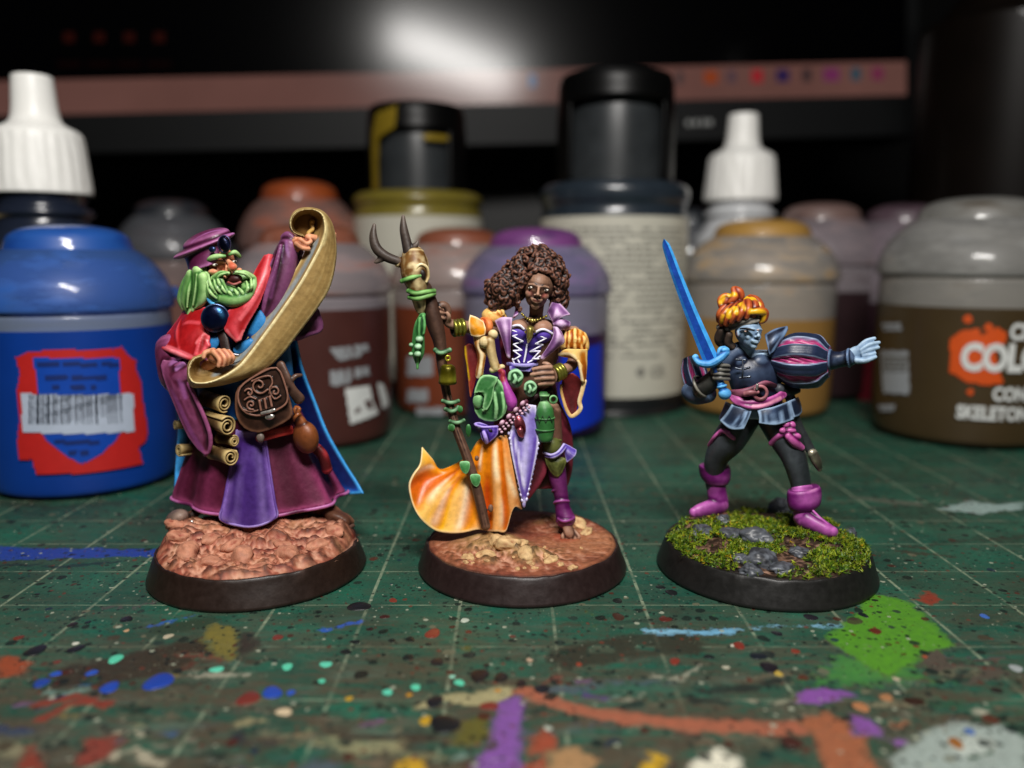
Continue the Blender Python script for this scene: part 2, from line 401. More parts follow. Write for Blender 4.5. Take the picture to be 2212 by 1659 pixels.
# splatter dots of several sizes; finest pale ones are painted glints; own colour per cell
def splats_glints(scale, rmin, rmax, dens, cols, seed):
    mpv = N.new('ShaderNodeMapping'); mpv.inputs['Location'].default_value = (seed*3.7, seed*1.9, 0); L.new(geo.outputs['Position'], mpv.inputs['Vector'])
    dn = N.new('ShaderNodeTexNoise'); dn.inputs['Scale'].default_value = scale*1.7; L.new(mpv.outputs[0], dn.inputs['Vector'])
    vm = N.new('ShaderNodeVectorMath'); vm.operation = 'MULTIPLY_ADD'; vm.inputs[1].default_value = (.28/scale, .28/scale, 0)
    L.new(dn.outputs['Color'], vm.inputs[0]); L.new(mpv.outputs[0], vm.inputs[2])
    vo = N.new('ShaderNodeTexVoronoi'); vo.voronoi_dimensions = '2D'; vo.inputs['Scale'].default_value = scale; vo.inputs['Randomness'].default_value = 1
    L.new(vm.outputs[0], vo.inputs['Vector'])
    sc = N.new('ShaderNodeSeparateColor'); L.new(vo.outputs['Color'], sc.inputs[0])
    on = mathn('LESS_THAN', sc.outputs[0], mathn('MULTIPLY', ramp(noise(.62+.13*seed, 4, mpv.outputs[0], .6), .36, .62), dens*1.25))
    rad = mathn('MULTIPLY_ADD', mathn('POWER', sc.outputs[1], 4.0), rmax-rmin, rmin)
    ins = mathn('LESS_THAN', vo.outputs['Distance'], rad)
    cr = N.new('ShaderNodeValToRGB'); cr.color_ramp.interpolation = 'CONSTANT'
    e = cr.color_ramp.elements
    while len(e) < len(cols): e.new(0.5)
    for i, cc in enumerate(cols): e[i].position = i/len(cols); e[i].color = (*lin(cc), 1)
    L.new(sc.outputs[2], cr.inputs[0])
    return mathn('MULTIPLY', on, ins), cr.outputs[0]
hsum = None
for args in ((5.5, .05, .34, .9, ['#0c1512', '#15201c', '#3d1a12', '#101a18', '#0e1c1a', '#22302a', '#0f1817', '#5a5a48', '#131c18'], 1),
             (12.0, .08, .36, .95, ['#0c1512', '#14221d', '#16241f', '#4a1d14', '#0b1413', '#8f9482', '#101a17', '#182622', '#5c2e20', '#0d1513'], 2),
             (2.8, .03, .22, .6, ['#0d1413', '#15120f', '#4a2014', '#141c1c', '#122436', '#0e1815', '#1c241e', '#3a3226'], 3),
             (36.0, .08, .24, .20, ['#7f8a74', '#0c1512', '#5d6a54', '#969c8a', '#3a2a1a', '#0c1512'], 4)):
    f, c = splats_glints(*args)
    base = mixc(mathn('MULTIPLY', f, .88), base, c)
    hsum = f if hsum is None else mathn('MAXIMUM', hsum, f)
L.new(base, b.inputs['Base Color'])
rn = N.new('ShaderNodeMapRange'); rn.inputs[3].default_value = .40; rn.inputs[4].default_value = .62; L.new(noise(3.0, 5), rn.inputs[0]); L.new(rn.outputs[0], b.inputs['Roughness'])
b.inputs['Specular IOR Level'].default_value = .35
hh = mathn('ADD', mathn('ADD', mathn('MULTIPLY', hsum, .5), mathn('MULTIPLY', noise(26, 5), .35)), mathn('MULTIPLY', cover, .6))
bp = N.new('ShaderNodeBump'); bp.inputs['Strength'].default_value = .5; bp.inputs['Distance'].default_value = .012
L.new(hh, bp.inputs['Height']); L.new(bp.outputs[0], b.inputs['Normal'])
matobj = link('cutting_mat', me, m)
tag(matobj, 'green cutting mat with worn white grid, splattered with dried paint', 'cutting mat')
# the mat's thickness
V_, F_ = [], []
for z in (-0.004, -0.3):
    V_ += [(-19, 1, z), (19, 1, z), (19, 33, z), (-19, 33, z)]
F_ = [(0, 4, 5, 1), (1, 5, 6, 2), (2, 6, 7, 3), (3, 7, 4, 0), (7, 6, 5, 4)]
link('mat_core', np_mesh('mat_core', V_, F_, False), simple_mat('mat_core_vinyl', '#1a4a3c', .6), matobj)

# raised dried drops of paint (domed), each its own piece of the mat
DROPS = [(M1(750, 485), .13, '#57c7a4'), (M1(1405, 553), .12, '#5cc9aa'), (M1(1862, 535), .10, '#57c7a4'), (M1(2112, 520), .11, '#5cc9aa'),
 (M1(2085, 628), .07, '#57c7a4'), (M2(482, 668), .09, '#57c7a4'), (M2(300, 700), .08, '#5cc9aa'), (M2(765, 638), .09, '#57c7a4'), (M2(720, 600), .05, '#8fd0b8'),
 (M1(1030, 632), .25, '#1c3f9c'), (M1(710, 670), .16, '#1f45a6'), (M1(595, 575), .09, '#2450b4'), (M1(362, 582), .09, '#2450b4'), (M1(270, 640), .14, '#1f3f94'),
 (M1(1765, 703), .17, '#1f45a6'), (M1(1885, 703), .07, '#2450b4'), (M1(1610, 742), .19, '#6f2b22'), (M1(1840, 828), .13, '#c9b594'), (M1(1800, 345), .10, '#6f2b1f'),
 (M1(230, 432), .19, '#14161a'), (M1(490, 422), .14, '#14161a'), (M1(820, 228), .13, '#121518'), (M1(470, 262), .09, '#1c1412'), (M1(820, 302), .06, '#c29a72'), (M1(1090, 338), .09, '#b7ac92'),
 (M1(490, 385), .06, '#d5d5c5'), (M1(570, 248), .06, '#10151a'), (M1(370, 505), .06, '#6f2b22'), (M1(120, 348), .09, '#6a2a1c'), (M1(240, 66), .06, '#151b18'),
 (M2(895, 592), .17, '#1b1212'), (M2(620, 505), .12, '#1d1a1c'), (M2(445, 358), .10, '#101814'), (M2(328, 366), .08, '#141c18'), (M2(272, 308), .09, '#122019'), (M2(90, 375), .10, '#131a19'),
 (M2(592, 320), .16, '#7d3424'), (M2(115, 145), .24, '#141318'), (M2(822, 165), .09, '#121a14'), (M2(1035, 605), .13, '#1a1714'), (M2(1035, 606), .055, '#8f5a3c'), (M2(565, 390), .06, '#16201c'),
 (M2(800, 235), .09, '#b9c4b4'), (M2(185, 292), .07, '#2a1512'), (M2(1078, 485), .06, '#16241c'), (M2(940, 527), .07, '#141c18'), (M2(1300, 680), .13, '#14161c'), (M2(1220, 492), .06, '#b69a80'),
 (M2(1440, 445), .09, '#1d2f22'), (M2(670, 905), .27, '#101216'), (M2(605, 762), .15, '#12141c'), (M2(545, 885), .10, '#b58f24'), (M2(440, 718), .06, '#b5801e'), (M2(50, 742), .07, '#b58f24'),
 (M2(1015, 690), .06, '#b07a24'), (M2(960, 790), .15, '#742c22'), (M2(1165, 645), .10, '#1c1410'), (M2(1540, 520), .06, '#8a3a24'), (M2(2160, 500), .10, '#7c2f22'), (M2(2100, 228), .13, '#551f16'),
 (M2(1795, 212), .13, '#40251a'), (M2(1680, 220), .10, '#17211a'), (M2(1790, 108), .11, '#161c1a'), (M2(335, 105), .09, '#7a3324'), (M2(825, 310), .06, '#5c2a1e'), (M2(1110, 340), .06, '#5c3226'),
 (M2(2140, 55), .14, '#15181a'), (M2(2070, 20), .11, '#12181a'), (M2(435, 475), .10, '#131c1a'), (M2(30, 440), .11, '#121a18'), (M2(280, 212), .10, '#3b1713'), (M2(1340, 935), .07, '#a8b0a2'),
 (M3(488, 467), .15, '#0e1620'), (M3(560, 540), .18, '#151018'), (M3(612, 320), .10, '#14131c'), (M3(170, 472), .10, '#131a1c'), (M3(365, 398), .12, '#7a2a1c'), (M3(325, 398), .045, '#c9c5b4'),
 (M3(730, 435), .08, '#7d3220'), (M3(1250, 305), .11, '#5c2414'), (M3(1170, 200), .09, '#10171c'), (M3(1140, 170), .10, '#172a20'), (M3(1955, 208), .09, '#3a66b4'), (M3(1245, 105), .07, '#1d2a14'),
 (M3(1385, 615), .06, '#b8a890'), (M3(1155, 795), .12, '#a8714a'), (M3(1320, 735), .10, '#a0714c'), (M3(1770, 1030), .11, '#8f5a24'), (M3(280, 540), .07, '#b0ad98'), (M3(620, 580), .08, '#b59a44'),
 (M3(1570, 470), .05, '#9a4a2c'), (M3(1335, 390), .06, '#3d4a14'), (M3(830, 215), .15, '#1a1720'), (M3(1860, 955), .09, '#4a68a0'), (M3(1500, 760), .17, '#2f1c12'), (M3(2160, 545), .11, '#9aa0a0'), (M3(2035, 690), .10, '#1c1714'), (M3(710, 1025), .14, '#3f2018'), (M3(540, 1105), .10, '#14302a')]
dv, df = lathe(smooth_prof([(1.0, -.02), (.97, .25), (.75, .7), (.4, .95), (0, 1)], 2), (0, 0, 0), 18)
drop_mats = {}; drop_mes = {}
for k, (px, r, hc) in enumerate(DROPS):
    if hc not in drop_mats:
        drop_mats[hc] = simple_mat('dried_paint_'+hc[1:], lin(hc)*.78+.004, .34, noise=.14, nscale=9)
        vv = dv*np.array([1, 1, 1]); ang = np.arctan2(vv[:, 1], vv[:, 0])
        k1, k2 = rng.uniform(0, 6, 2)
        wob = 1+.10*np.sin(2*ang+k1)+.07*np.sin(3*ang+k2)
        vv = vv*np.stack([wob, wob, np.ones_like(wob)], 1)
        drop_mes[hc] = np_mesh('paint_drop', vv, df); drop_mes[hc].materials.append(drop_mats[hc])
    x, y = G(*px)
    o = link('paint_drop', drop_mes[hc], None, matobj)
    o.location = (x, y, 0.001); o.scale = (r*.5, r*.5*rng.uniform(.9, 1.35), r*.07); o.rotation_euler = (0, 0, rng.uniform(-.4, .4))
# ================================================================ paint pots, bottles, monitor
def plastic(name, col, rough=.35, trans=.0, coat=.0):
    return simple_mat(name, col, rough, 0, .5, trans, coat, .05, 2.5)

def frosted(name, col, paint, see=.34, smear=.5, rough=.42, milk=1.45):
    """thin milky plastic: partly see-through, with paint dried on its inside in bands and blots"""
    m, N, L, b = new_mat(name); col = np.clip(lin(col)*milk, 0, .85)
    tc = N.new('ShaderNodeTexCoord'); mp = N.new('ShaderNodeMapping'); mp.inputs['Scale'].default_value = (.55, .55, 2.2); mp.inputs['Location'].default_value = tuple(rng.uniform(0, 9, 3)); L.new(tc.outputs['Object'], mp.inputs['Vector'])
    nz = N.new('ShaderNodeTexNoise'); nz.inputs['Scale'].default_value = 1.5; nz.inputs['Detail'].default_value = 6; nz.inputs['Roughness'].default_value = .6; L.new(mp.outputs[0], nz.inputs['Vector'])
    mr = N.new('ShaderNodeMapRange'); mr.inputs[1].default_value = .62-.22*smear; mr.inputs[2].default_value = .74-.18*smear; L.new(nz.outputs['Fac'], mr.inputs[0])
    mx = N.new('ShaderNodeMix'); mx.data_type = 'RGBA'; L.new(mr.outputs[0], mx.inputs['Factor']); mx.inputs['A'].default_value = (*lin(col), 1); mx.inputs['B'].default_value = (*(lin(paint)*.7+lin(col)*.3), 1)
    b.inputs['Coat Weight'].default_value = .6; b.inputs['Coat Roughness'].default_value = .09
    L.new(mx.outputs['Result'], b.inputs['Base Color']); b.inputs['Roughness'].default_value = rough; b.inputs['Specular IOR Level'].default_value = .45
    tr = N.new('ShaderNodeBsdfTransparent'); c = lin(col); tr.inputs[0].default_value = (*np.clip(c*.6+.4, 0, 1), 1)
    fa = N.new('ShaderNodeMath'); fa.operation = 'MULTIPLY_ADD'; fa.inputs[1].default_value = -see*.85; fa.inputs[2].default_value = see; L.new(mr.outputs[0], fa.inputs[0])
    ms = N.new('ShaderNodeMixShader'); L.new(fa.outputs[0], ms.inputs[0]); L.new(b.outputs[0], ms.inputs[1]); L.new(tr.outputs[0], ms.inputs[2])
    L.new(ms.outputs[0], N['Material Output'].inputs['Surface'])
    return m

def wall_grid(cx, cy, R, a0, a1, z0, z1, poly=None, step=.03):
    """a printed patch on the side of a pot: polygon in (angle*R, z), angle 0 faces the viewer, + to the right"""
    na = max(2, int((a1-a0)*R/step)); nz = max(2, int((z1-z0)/step))
    A = np.linspace(a0, a1, na+1); Z = np.linspace(z0, z1, nz+1)
    gA, gZ = np.meshgrid(A, Z)
    Vv = np.stack([cx+R*np.sin(gA).ravel(), cy-R*np.cos(gA).ravel(), gZ.ravel()], 1)
    I = np.arange((na+1)*(nz+1)).reshape(nz+1, na+1)
    q = np.stack([I[:-1, :-1], I[:-1, 1:], I[1:, 1:], I[1:, :-1]], -1).reshape(-1, 4)
    if poly is not None:
        ca = (gA[:-1, :-1]+gA[1:, 1:]).ravel()/2*R; cz = (gZ[:-1, :-1]+gZ[1:, 1:]).ravel()/2
        q = q[inpoly(ca, cz, poly)]
    return Vv, q.tolist()

def text_on(cx, cy, R, body, size, a_start, z, mat, parent, name='lettering', lift=.012, bold=0.0, label=None, xs=1.0):
    cu = bpy.data.curves.new('txt', 'FONT'); cu.body = body; cu.size = size; cu.offset = bold; cu.resolution_u = 3
    t = bpy.data.objects.new('txt', cu); COLL.objects.link(t)
    dg = bpy.context.evaluated_depsgraph_get(); me = bpy.data.meshes.new_from_object(t.evaluated_get(dg))
    bpy.data.objects.remove(t)
    bm = bmesh.new(); bm.from_mesh(me)
    bmesh.ops.triangulate(bm, faces=bm.faces)
    bmesh.ops.subdivide_edges(bm, edges=bm.edges, cuts=2, use_grid_fill=True)
    for v in bm.verts:
        a = a_start + v.co.x*xs/R
        v.co = Vector((cx+(R+lift)*sin(a), cy-(R+lift)*cos(a), z+v.co.y))
    bm.to_mesh(me); bm.free()
    o = link(name, me, mat, parent)
    if label: o['label'] = label
    return o

def paint_pot(u, Zc, R, H, col, label, frost='#8f9096', lid=None, top=None, fill=.62, group='paint pots on the mat', name='paint_pot', tint=.68):
    """flip-lid paint pot: paint seen through the jar below, frosted jar neck above, domed lid with a button"""
    cx = (u-1106)/F_PX*Zc; cy = (Zc-CAM_Z*SP)/CP
    root = empty(name, (cx, cy, 0), label, 'paint pot', group)
    s = R/1.6; h = H/4.25; zf = fill*H
    zt = 2.86*h
    zf = min(zf, zt-.1)
    jarm = simple_mat('paint_in_jar', col, .38, 0, .45, 0, .12, .10, 1.4)
    frm = frosted('frosted_plastic', lin(frost)*.6+.4*np.array([.34, .34, .36]), col, .60, .35)
    lidm = frosted('lid_plastic', lin(lid or frost)*tint+(1-tint)*np.array([.30, .31, .33]), top or col, .60, .6)
    topm = frosted('lid_button_plastic', top or lid or frost, col, .08, .4, .5, 1.1)
    pr = smooth_prof([(0, .02), (1.25*s, .02), (1.45*s, .10*h), (1.54*s, .35*h), (1.57*s, zf)], 6)
    v, f = lathe(pr, (cx, cy, 0)); link('jar', np_mesh('jar', v, f), jarm, root)
    core = simple_mat('inner_stain', (lin(col)*.72+lin(lid or frost)*.28), .5, 0, .3, 0, 0, .2, 1.3)
    v, f = lathe(smooth_prof([(1.36*s, zf-.05), (1.34*s, zt), (1.36*s, zt+.2*h), (1.24*s, zt+.5*h), (1.0*s, zt+.78*h), (.6*s, zt+.9*h), (0, zt+.92*h)], 4), (cx, cy, 0)); link('inner_wall', np_mesh('inner_wall', v, f), core, root)
    pr = [(1.57*s, zf), (1.57*s, zt-.06), (1.565*s, zt-.02), (1.54*s, zt), (1.53*s, zt+.06*h)]
    v, f = lathe(pr, (cx, cy, 0)); link('jar_neck', np_mesh('jar_neck', v, f), frm, root)
    pr = smooth_prof([(1.53*s, zt+.025*h), (1.60*s, zt+.04*h), (1.63*s, zt+.10*h), (1.61*s, zt+.28*h), (1.53*s, zt+.50*h), (1.37*s, zt+.73*h), (1.17*s, zt+.91*h), (1.03*s, zt+1.0*h)], 5)
    v, f = lathe(pr, (cx, cy, 0)); lo = link('lid', np_mesh('lid', v, f), lidm, root)
    pr = smooth_prof([(1.02*s, zt+.99*h), (.99*s, zt+1.08*h), (.92*s, zt+1.22*h), (.70*s, zt+1.33*h), (.35*s, zt+1.385*h), (0, zt+1.39*h)], 5)
    v, f = lathe(pr, (cx, cy, 0)); link('lid_button', np_mesh('lid_button', v, f), topm, lo)
    # thumb tab and hinge
    for side, nm in ((1, 'thumb_tab'), (-1, 'hinge')):
        b_ = bmesh.new(); bmesh.ops.create_cube(b_, size=1)
        a = rng.uniform(.6, 1.2) if nm == 'thumb_tab' else 0
        for vv in b_.verts: vv.co = Vector((vv.co.x*.7*s, vv.co.y*.32*s, vv.co.z*.22*h))
        bmesh.ops.bevel(b_, geom=b_.edges, offset=.05, segments=2, affect='EDGES')
        m_ = bpy.data.meshes.new(nm); b_.to_mesh(m_); b_.free()
        o = link(nm, m_, lidm, lo)
        o.matrix_world = Matrix.Translation((cx, cy+1.66*s, zt+(.22 if side > 0 else .02)*h)) if side < 0 else Matrix.Translation((cx+1.0*s, cy+1.35*s, zt+.25*h)) @ Matrix.Rotation(-.62, 4, 'Z')
    root['_c'] = (cx, cy, 1.57*s)
    return root, cx, cy, 1.57*s

WHITE_INK = simple_mat('white_ink', '#c9cbc8', .5)
GREY_INK = simple_mat('grey_ink', '#8c8f92', .5)
# --- blue pot, front left, with its red and white label
pot, cx, cy, R = paint_pot(193, 13.75, 1.52, 4.28, '#093484', 'blue paint pot with a red label and a white barcode strip', frost='#5f7aa0', lid='#2456a0', top='#1c4c96', fill=.62, tint=.9)
redm = simple_mat('red_label_ink', '#b01f1c', .45); navy = simple_mat('navy_ink', '#0a2360', .5); blm = simple_mat('blue_label_ink', '#0d3f9c', .4); wht = simple_mat('barcode_white', '#a9b3c4', .5)
def px2wall(u, v, cx, cy, R):
    # sheet point -> (arc length, z) on the pot side
    x = (u-1106)/F_PX; bb = -(v-829.5)/F_PX; d = np.array([x, bb*SP+CP, bb*CP-SP]); o = np.array([0, 0, CAM_Z])
    A = d[0]**2+d[1]**2; B = -2*(d[0]*cx+d[1]*cy); C = cx*cx+cy*cy-R*R
    disc = max(B*B-4*A*C, 0); t = (-B-math.sqrt(disc))/(2*A); p = o+d*t
    return (math.atan2(p[0]-cx, -(p[1]-cy))*R, p[2])
def LB(x, y): return (0.248*x, 685.8+0.248*y)
def wall_poly(pts, cx, cy, R, mat, parent, name, lift, step=.025):
    q = [px2wall(*p, cx, cy, R) for p in pts]
    aa = [p[0]/R for p in q]; zz = [p[1] for p in q]
    v, f = wall_grid(cx, cy, R+lift, min(aa), max(aa), min(zz), max(zz), [(p[0]*(1+0*lift), p[1]) for p in q], step)
    # polygon test uses arc length of the lifted surface; the difference is below a tenth of a millimetre
    return link(name, np_mesh(name, v, f), mat, parent)
lab = wall_poly([LB(*p) for p in [(240, 300), (500, 280), (1000, 275), (1060, 255), (1120, 330), (1190, 380), (1180, 440), (1230, 560), (1240, 680), (1290, 980), (1270, 1080), (1210, 1120), (1245, 1270), (1000, 1320), (800, 1345), (320, 1365), (280, 1230), (170, 1240), (155, 1080), (175, 880), (150, 640), (180, 480), (140, 350)]], cx, cy, R, redm, pot, 'label', .012)
tag(lab, 'ragged red label with a blue shield and a white barcode strip')
wall_poly([LB(*p) for p in [(295, 345), (1050, 345), (1045, 560), (1075, 980), (1000, 1080), (880, 1190), (720, 1275), (560, 1190), (430, 1090), (350, 980), (330, 600)]], cx, cy, R, blm, lab, 'shield', .020)
for (x0, x1, y0) in ((330, 520, 405), (550, 860, 405), (880, 1040, 405), (400, 600, 520), (625, 940, 520), (460, 520, 605), (615, 760, 605), (790, 850, 605), (480, 880, 1080), (600, 680, 1175), (700, 790, 1175)):
    wall_poly([LB(*p) for p in ((x0, y0-18), (x1, y0-18), (x1, y0+18), (x0, y0+18))], cx, cy, R, navy, lab, 'print_line', .028)
bc = wall_poly([LB(*p) for p in ((190, 655), (1165, 655), (1180, 985), (700, 1010), (210, 990))], cx, cy, R, wht, lab, 'barcode', .030)
rb = random.Random(4); x = 265
while x < 1080:
    w = rb.choice((10, 14, 20, 28)); 
    wall_poly([LB(*p) for p in ((x, 668), (x+w, 668), (x+w, 925), (x, 925))], cx, cy, R, simple_mat('barcode_ink', '#242c38', .5) if x < 300 else bpy.data.materials['barcode_ink'], bc, 'bar', .036, .012)
    x += w + rb.choice((12, 16, 22))
# --- brown pot behind the robed figurine
pot, cx, cy, R = paint_pot(685, 17.1, 1.64, 4.45, '#43231f', 'dark brown paint pot with white print, behind the robed figurine', frost='#8d7f85', lid='#8f7f80', top='#7d4a38', fill=.62)
A0 = px2wall(745, 790, cx, cy, R)[0]/R
for (x0, x1, y0, y1) in ((1058-0, 1150, 1358, 1402), (1050, 1190, 1440, 1480)): pass
ZB = lambda x, y: (548.6+0.2315*x, 630.9+0.2315*y)      # detail sheet of this pot
for rows in ([(700, 530), (1070, 480), (1080, 540), (760, 610)], [(770, 600), (1010, 560), (1000, 600), (790, 640)], [(700, 740), (1080, 690), (1090, 760), (710, 870)], [(740, 840), (900, 815), (900, 850), (745, 880)]):
    for k in range(5):
        a, b_, c, d_ = [np.array(p, float) for p in rows]
        t0, t1 = k/5+.02, (k+1)/5-.03*(k % 3)
        wall_poly([ZB(*(a+(b_-a)*t0)), ZB(*(a+(b_-a)*t1)), ZB(*(d_+(c-d_)*t1)), ZB(*(d_+(c-d_)*t0))], cx, cy, R, GREY_INK, pot, 'print_line', .012, .03)
em = wall_poly([ZB(*p) for p in ((850, 900), (1080, 870), (1110, 1030), (1160, 1130), (900, 1230))], cx, cy, R, WHITE_INK, pot, 'emblem', .012)
wall_poly([ZB(*p) for p in ((930, 1130), (985, 1050), (1000, 1110))], cx, cy, R, bpy.data.materials['paint_in_jar.001'], em, 'emblem_cutout', .02)
wall_poly([ZB(*p) for p in ((1030, 1010), (1090, 1000), (1110, 1090), (1060, 1090))], cx, cy, R, bpy.data.materials['paint_in_jar.001'], em, 'emblem_cutout', .02)
wall_poly([ZB(*p) for p in ((1150, 850), (1200, 850), (1260, 1040), (1200, 1090))], cx, cy, R, WHITE_INK, pot, 'emblem_bar', .012)
# --- terracotta pot between the figurines
pot, cx, cy, R = paint_pot(992, 20.4, 1.66, 4.5, '#6e3520', 'terracotta brown paint pot half hidden by the purple pot', frost='#a5958d', lid='#a18d84', top='#7c4632', fill=.58)
for (v0, v1, u0, u1) in ((770, 812, 880, 935), (840, 868, 880, 925), (880, 896, 900, 960)):
    wall_poly([(u0, v0), (u1, v0), (u1, v1), (u0, v1)], cx, cy, R, GREY_INK, pot, 'print_line', .012, .03)
# --- purple pot behind the staff bearer
pot, cx, cy, R = paint_pot(1156, 17.75, 1.60, 4.40, '#2a1244', 'purple paint pot with a blue label, behind the staff-bearing figurine', frost='#8a84a0', lid='#6d6292', top='#6d3a72', fill=.50)
lb = wall_poly([(1215, 760), (1300, 740), (1302, 900), (1230, 935), (1205, 930)], cx, cy, R, simple_mat('cobalt_label', '#0c2fb0', .45), pot, 'label', .012, .03)
# --- tan pot behind the swordswoman
pot, cx, cy, R = paint_pot(1628, 20.2, 1.84, 4.7, '#8d6a38', 'tan yellow paint pot behind the sword-bearing figurine', frost='#a39b8c', lid='#9c958a', top='#a07a3a', fill=.50)
# --- olive brown pot at the right edge, with lettering
pot, cx, cy, R = paint_pot(2074, 17.3, 1.86, 5.0, '#3c2f1b', 'olive brown paint pot with white lettering over an orange splash', frost='#8f8a7c', lid='#85837c', top='#6d6c68', fill=.56)
org = simple_mat('orange_ink', '#c4490c', .45)
CB = lambda x, y: (1663.4+0.248*x, 603.5+0.248*y)       # detail sheet of this pot
sp_ = wall_poly([CB(*p) for p in ((1570, 520), (1680, 440), (1830, 430), (1830, 500), (1930, 430), (1990, 420), (2060, 470), (2040, 560), (1960, 620), (1980, 760), (2010, 830), (2010, 910), (1860, 920), (1700, 890), (1610, 830), (1560, 810), (1565, 600))], cx, cy, R, org, pot, 'paint_splash', .012, .03)
for c0, r0 in (((1720, 345), 40), ((1900, 420), 40), ((1740, 980), 30), ((2000, 880), 30), ((1900, 520), 22)):
    wall_poly([CB(c0[0]+r0*cos(k*pi/4), c0[1]+r0*sin(k*pi/4)) for k in range(8)], cx, cy, R, org, sp_, 'splash_dot', .012, .02)
def put_text(body, x, y, size, bold=.0):
    a, z = px2wall(*CB(x, y), cx, cy, R)
    text_on(cx, cy, R, body, size, a/R, z, WHITE_INK, pot, 'lettering', .03, bold, xs=.73)
put_text('CITADEL', 2080, 520, .42, .02)
put_text('COLOUR', 1655, 775, .70, .04)
put_text('CONTRAST', 1930, 1050, .36, .016)
put_text('SKELETON', 1620, 1200, .36, .016)
bl = wall_poly([CB(*p) for p in ((965, 620), (1200, 625), (1215, 1000), (985, 985))], cx, cy, R, GREY_INK, pot, 'info_block', .012, .03)
wall_poly([CB(*p) for p in ((985, 660), (1190, 665), (1190, 800), (990, 795))], cx, cy, R, simple_mat('info_dark', '#5c5a54', .5), bl, 'info_panel', .02, .03)
for y in (690, 730, 770): wall_poly([CB(*p) for p in ((1000, y), (1180, y+4), (1180, y+18), (1000, y+14))], cx, cy, R, GREY_INK, bl, 'print_line', .026, .02)
for (x0, y0, x1, y1) in ((975, 380, 1140, 410), (990, 420, 1150, 445), (945, 1090, 1090, 1120), (960, 1125, 1080, 1145)):
    wall_poly([CB(*p) for p in ((x0, y0), (x1, y0), (x1, y1), (x0, y1))], cx, cy, R, GREY_INK, pot, 'print_line', .012, .02)
for (x0, y0, r0) in ((2000, 180, 60), (1530, 10, 50)): pass
# --- pots farther back
paint_pot(-70, 17.4, 1.75, 4.5, '#a9935c', 'pale cream paint pot cut off by the left edge', frost='#b5a67c', lid='#b9a878', top='#b09c66', fill=.7)
paint_pot(395, 24.0, 1.62, 5.45, '#6e4a40', 'slate-lidded paint pot behind the hat of the robed figurine', frost='#7a5648', lid='#343840', top='#23262c', fill=.55)
paint_pot(664, 23.2, 1.70, 5.9, '#5c2f24', 'orange-lidded paint pot, tallest of the brown pots', frost='#7a5a52', lid='#8a5038', top='#8e4018', fill=.55)
paint_pot(1752, 22.6, 1.66, 5.25, '#2c1d20', 'mauve-lidded paint pot beside the tan pot', frost='#847479', lid='#8b7a80', top='#6d5752', fill=.55)
p5, cx, cy, R = paint_pot(1925, 22.2, 1.55, 5.2, '#2e1b22', 'plum paint pot with a crimson label between two larger pots', frost='#7d6a74', lid='#7a6670', top='#4e3d46', fill=.50)
wall_poly([(1852, 735), (1888, 735), (1890, 880), (1850, 880)], cx, cy, R, simple_mat('crimson_label', '#6e1020', .5), p5, 'label', .012, .03)
paint_pot(1478, 25.5, 1.55, 5.3, '#5d2c1c', 'rust paint pot glimpsed behind the tall black-capped bottle', frost='#6d3a2a', lid='#3a4046', top='#20262c', fill=.7)

# --- dropper bottles with white caps
def dropper(u, Zc, ztip, zcap, r, bodycol, label):
    cx = (u-1106)/F_PX*Zc; cy = (Zc-CAM_Z*SP)/CP
    root = empty('dropper_bottle', (cx, cy, 0), label, 'dropper bottle', 'white-capped dropper bottles')
    capm = simple_mat('white_cap_plastic', '#eeede8', .38, 0, .45, 0, 0, .02)
    hh = ztip-zcap
    pr = smooth_prof([(0, ztip), (.36*r, ztip-.01), (.42*r, ztip-.06*hh), (.47*r, ztip-.30*hh), (.56*r, zcap+.60*hh), (.86*r, zcap+.53*hh), (.93*r, zcap+.44*hh), (1.02*r, zcap+.05*hh), (1.02*r, zcap)], 4)
    v, f = lathe(pr, (cx, cy, 0), 96)
    a = np.arctan2(v[:, 1]-cy, v[:, 0]-cx); rad = np.hypot(v[:, 0]-cx, v[:, 1]-cy)
    rib = np.where((v[:, 2] < zcap+.5*hh) & (v[:, 2] > zcap+.03), 1+.018*np.sign(np.sin(a*24)), 1)
    v[:, 0] = cx+rad*rib*np.cos(a); v[:, 1] = cy+rad*rib*np.sin(a)
    link('cap', np_mesh('cap', v, f), capm, root)
    bm_ = simple_mat('bottle_plastic', bodycol, .25, 0, .5, 0, .4, .06)
    pr = smooth_prof([(.90*r, zcap+.02), (.88*r, zcap-.25), (1.0*r, zcap-.3), (1.02*r, zcap-.42), (.92*r, zcap-.5), (1.15*r, zcap-.95), (1.28*r, zcap-1.3), (1.30*r, .3), (1.2*r, .02), (0, .02)], 4)
    v, f = lathe(pr, (cx, cy, 0)); link('bottle', np_mesh('bottle', v, f), bm_, root)
    pr = [(1.312*r, zcap-1.9), (1.312*r, .5)]
    v, f = lathe(pr, (cx, cy, 0)); link('label', np_mesh('label', v, f), simple_mat('bottle_label', '#8d8f8c', .5), root)
    return root
dropper(138, 17.0, 7.35, 5.02, .91, '#1c2230', 'big white-capped dropper bottle with a dark body, behind the blue pot')
dropper(1581, 23.5, 7.75, 5.35, .98, '#c2c4c6', 'smaller white-capped dropper bottle behind the tan pot')

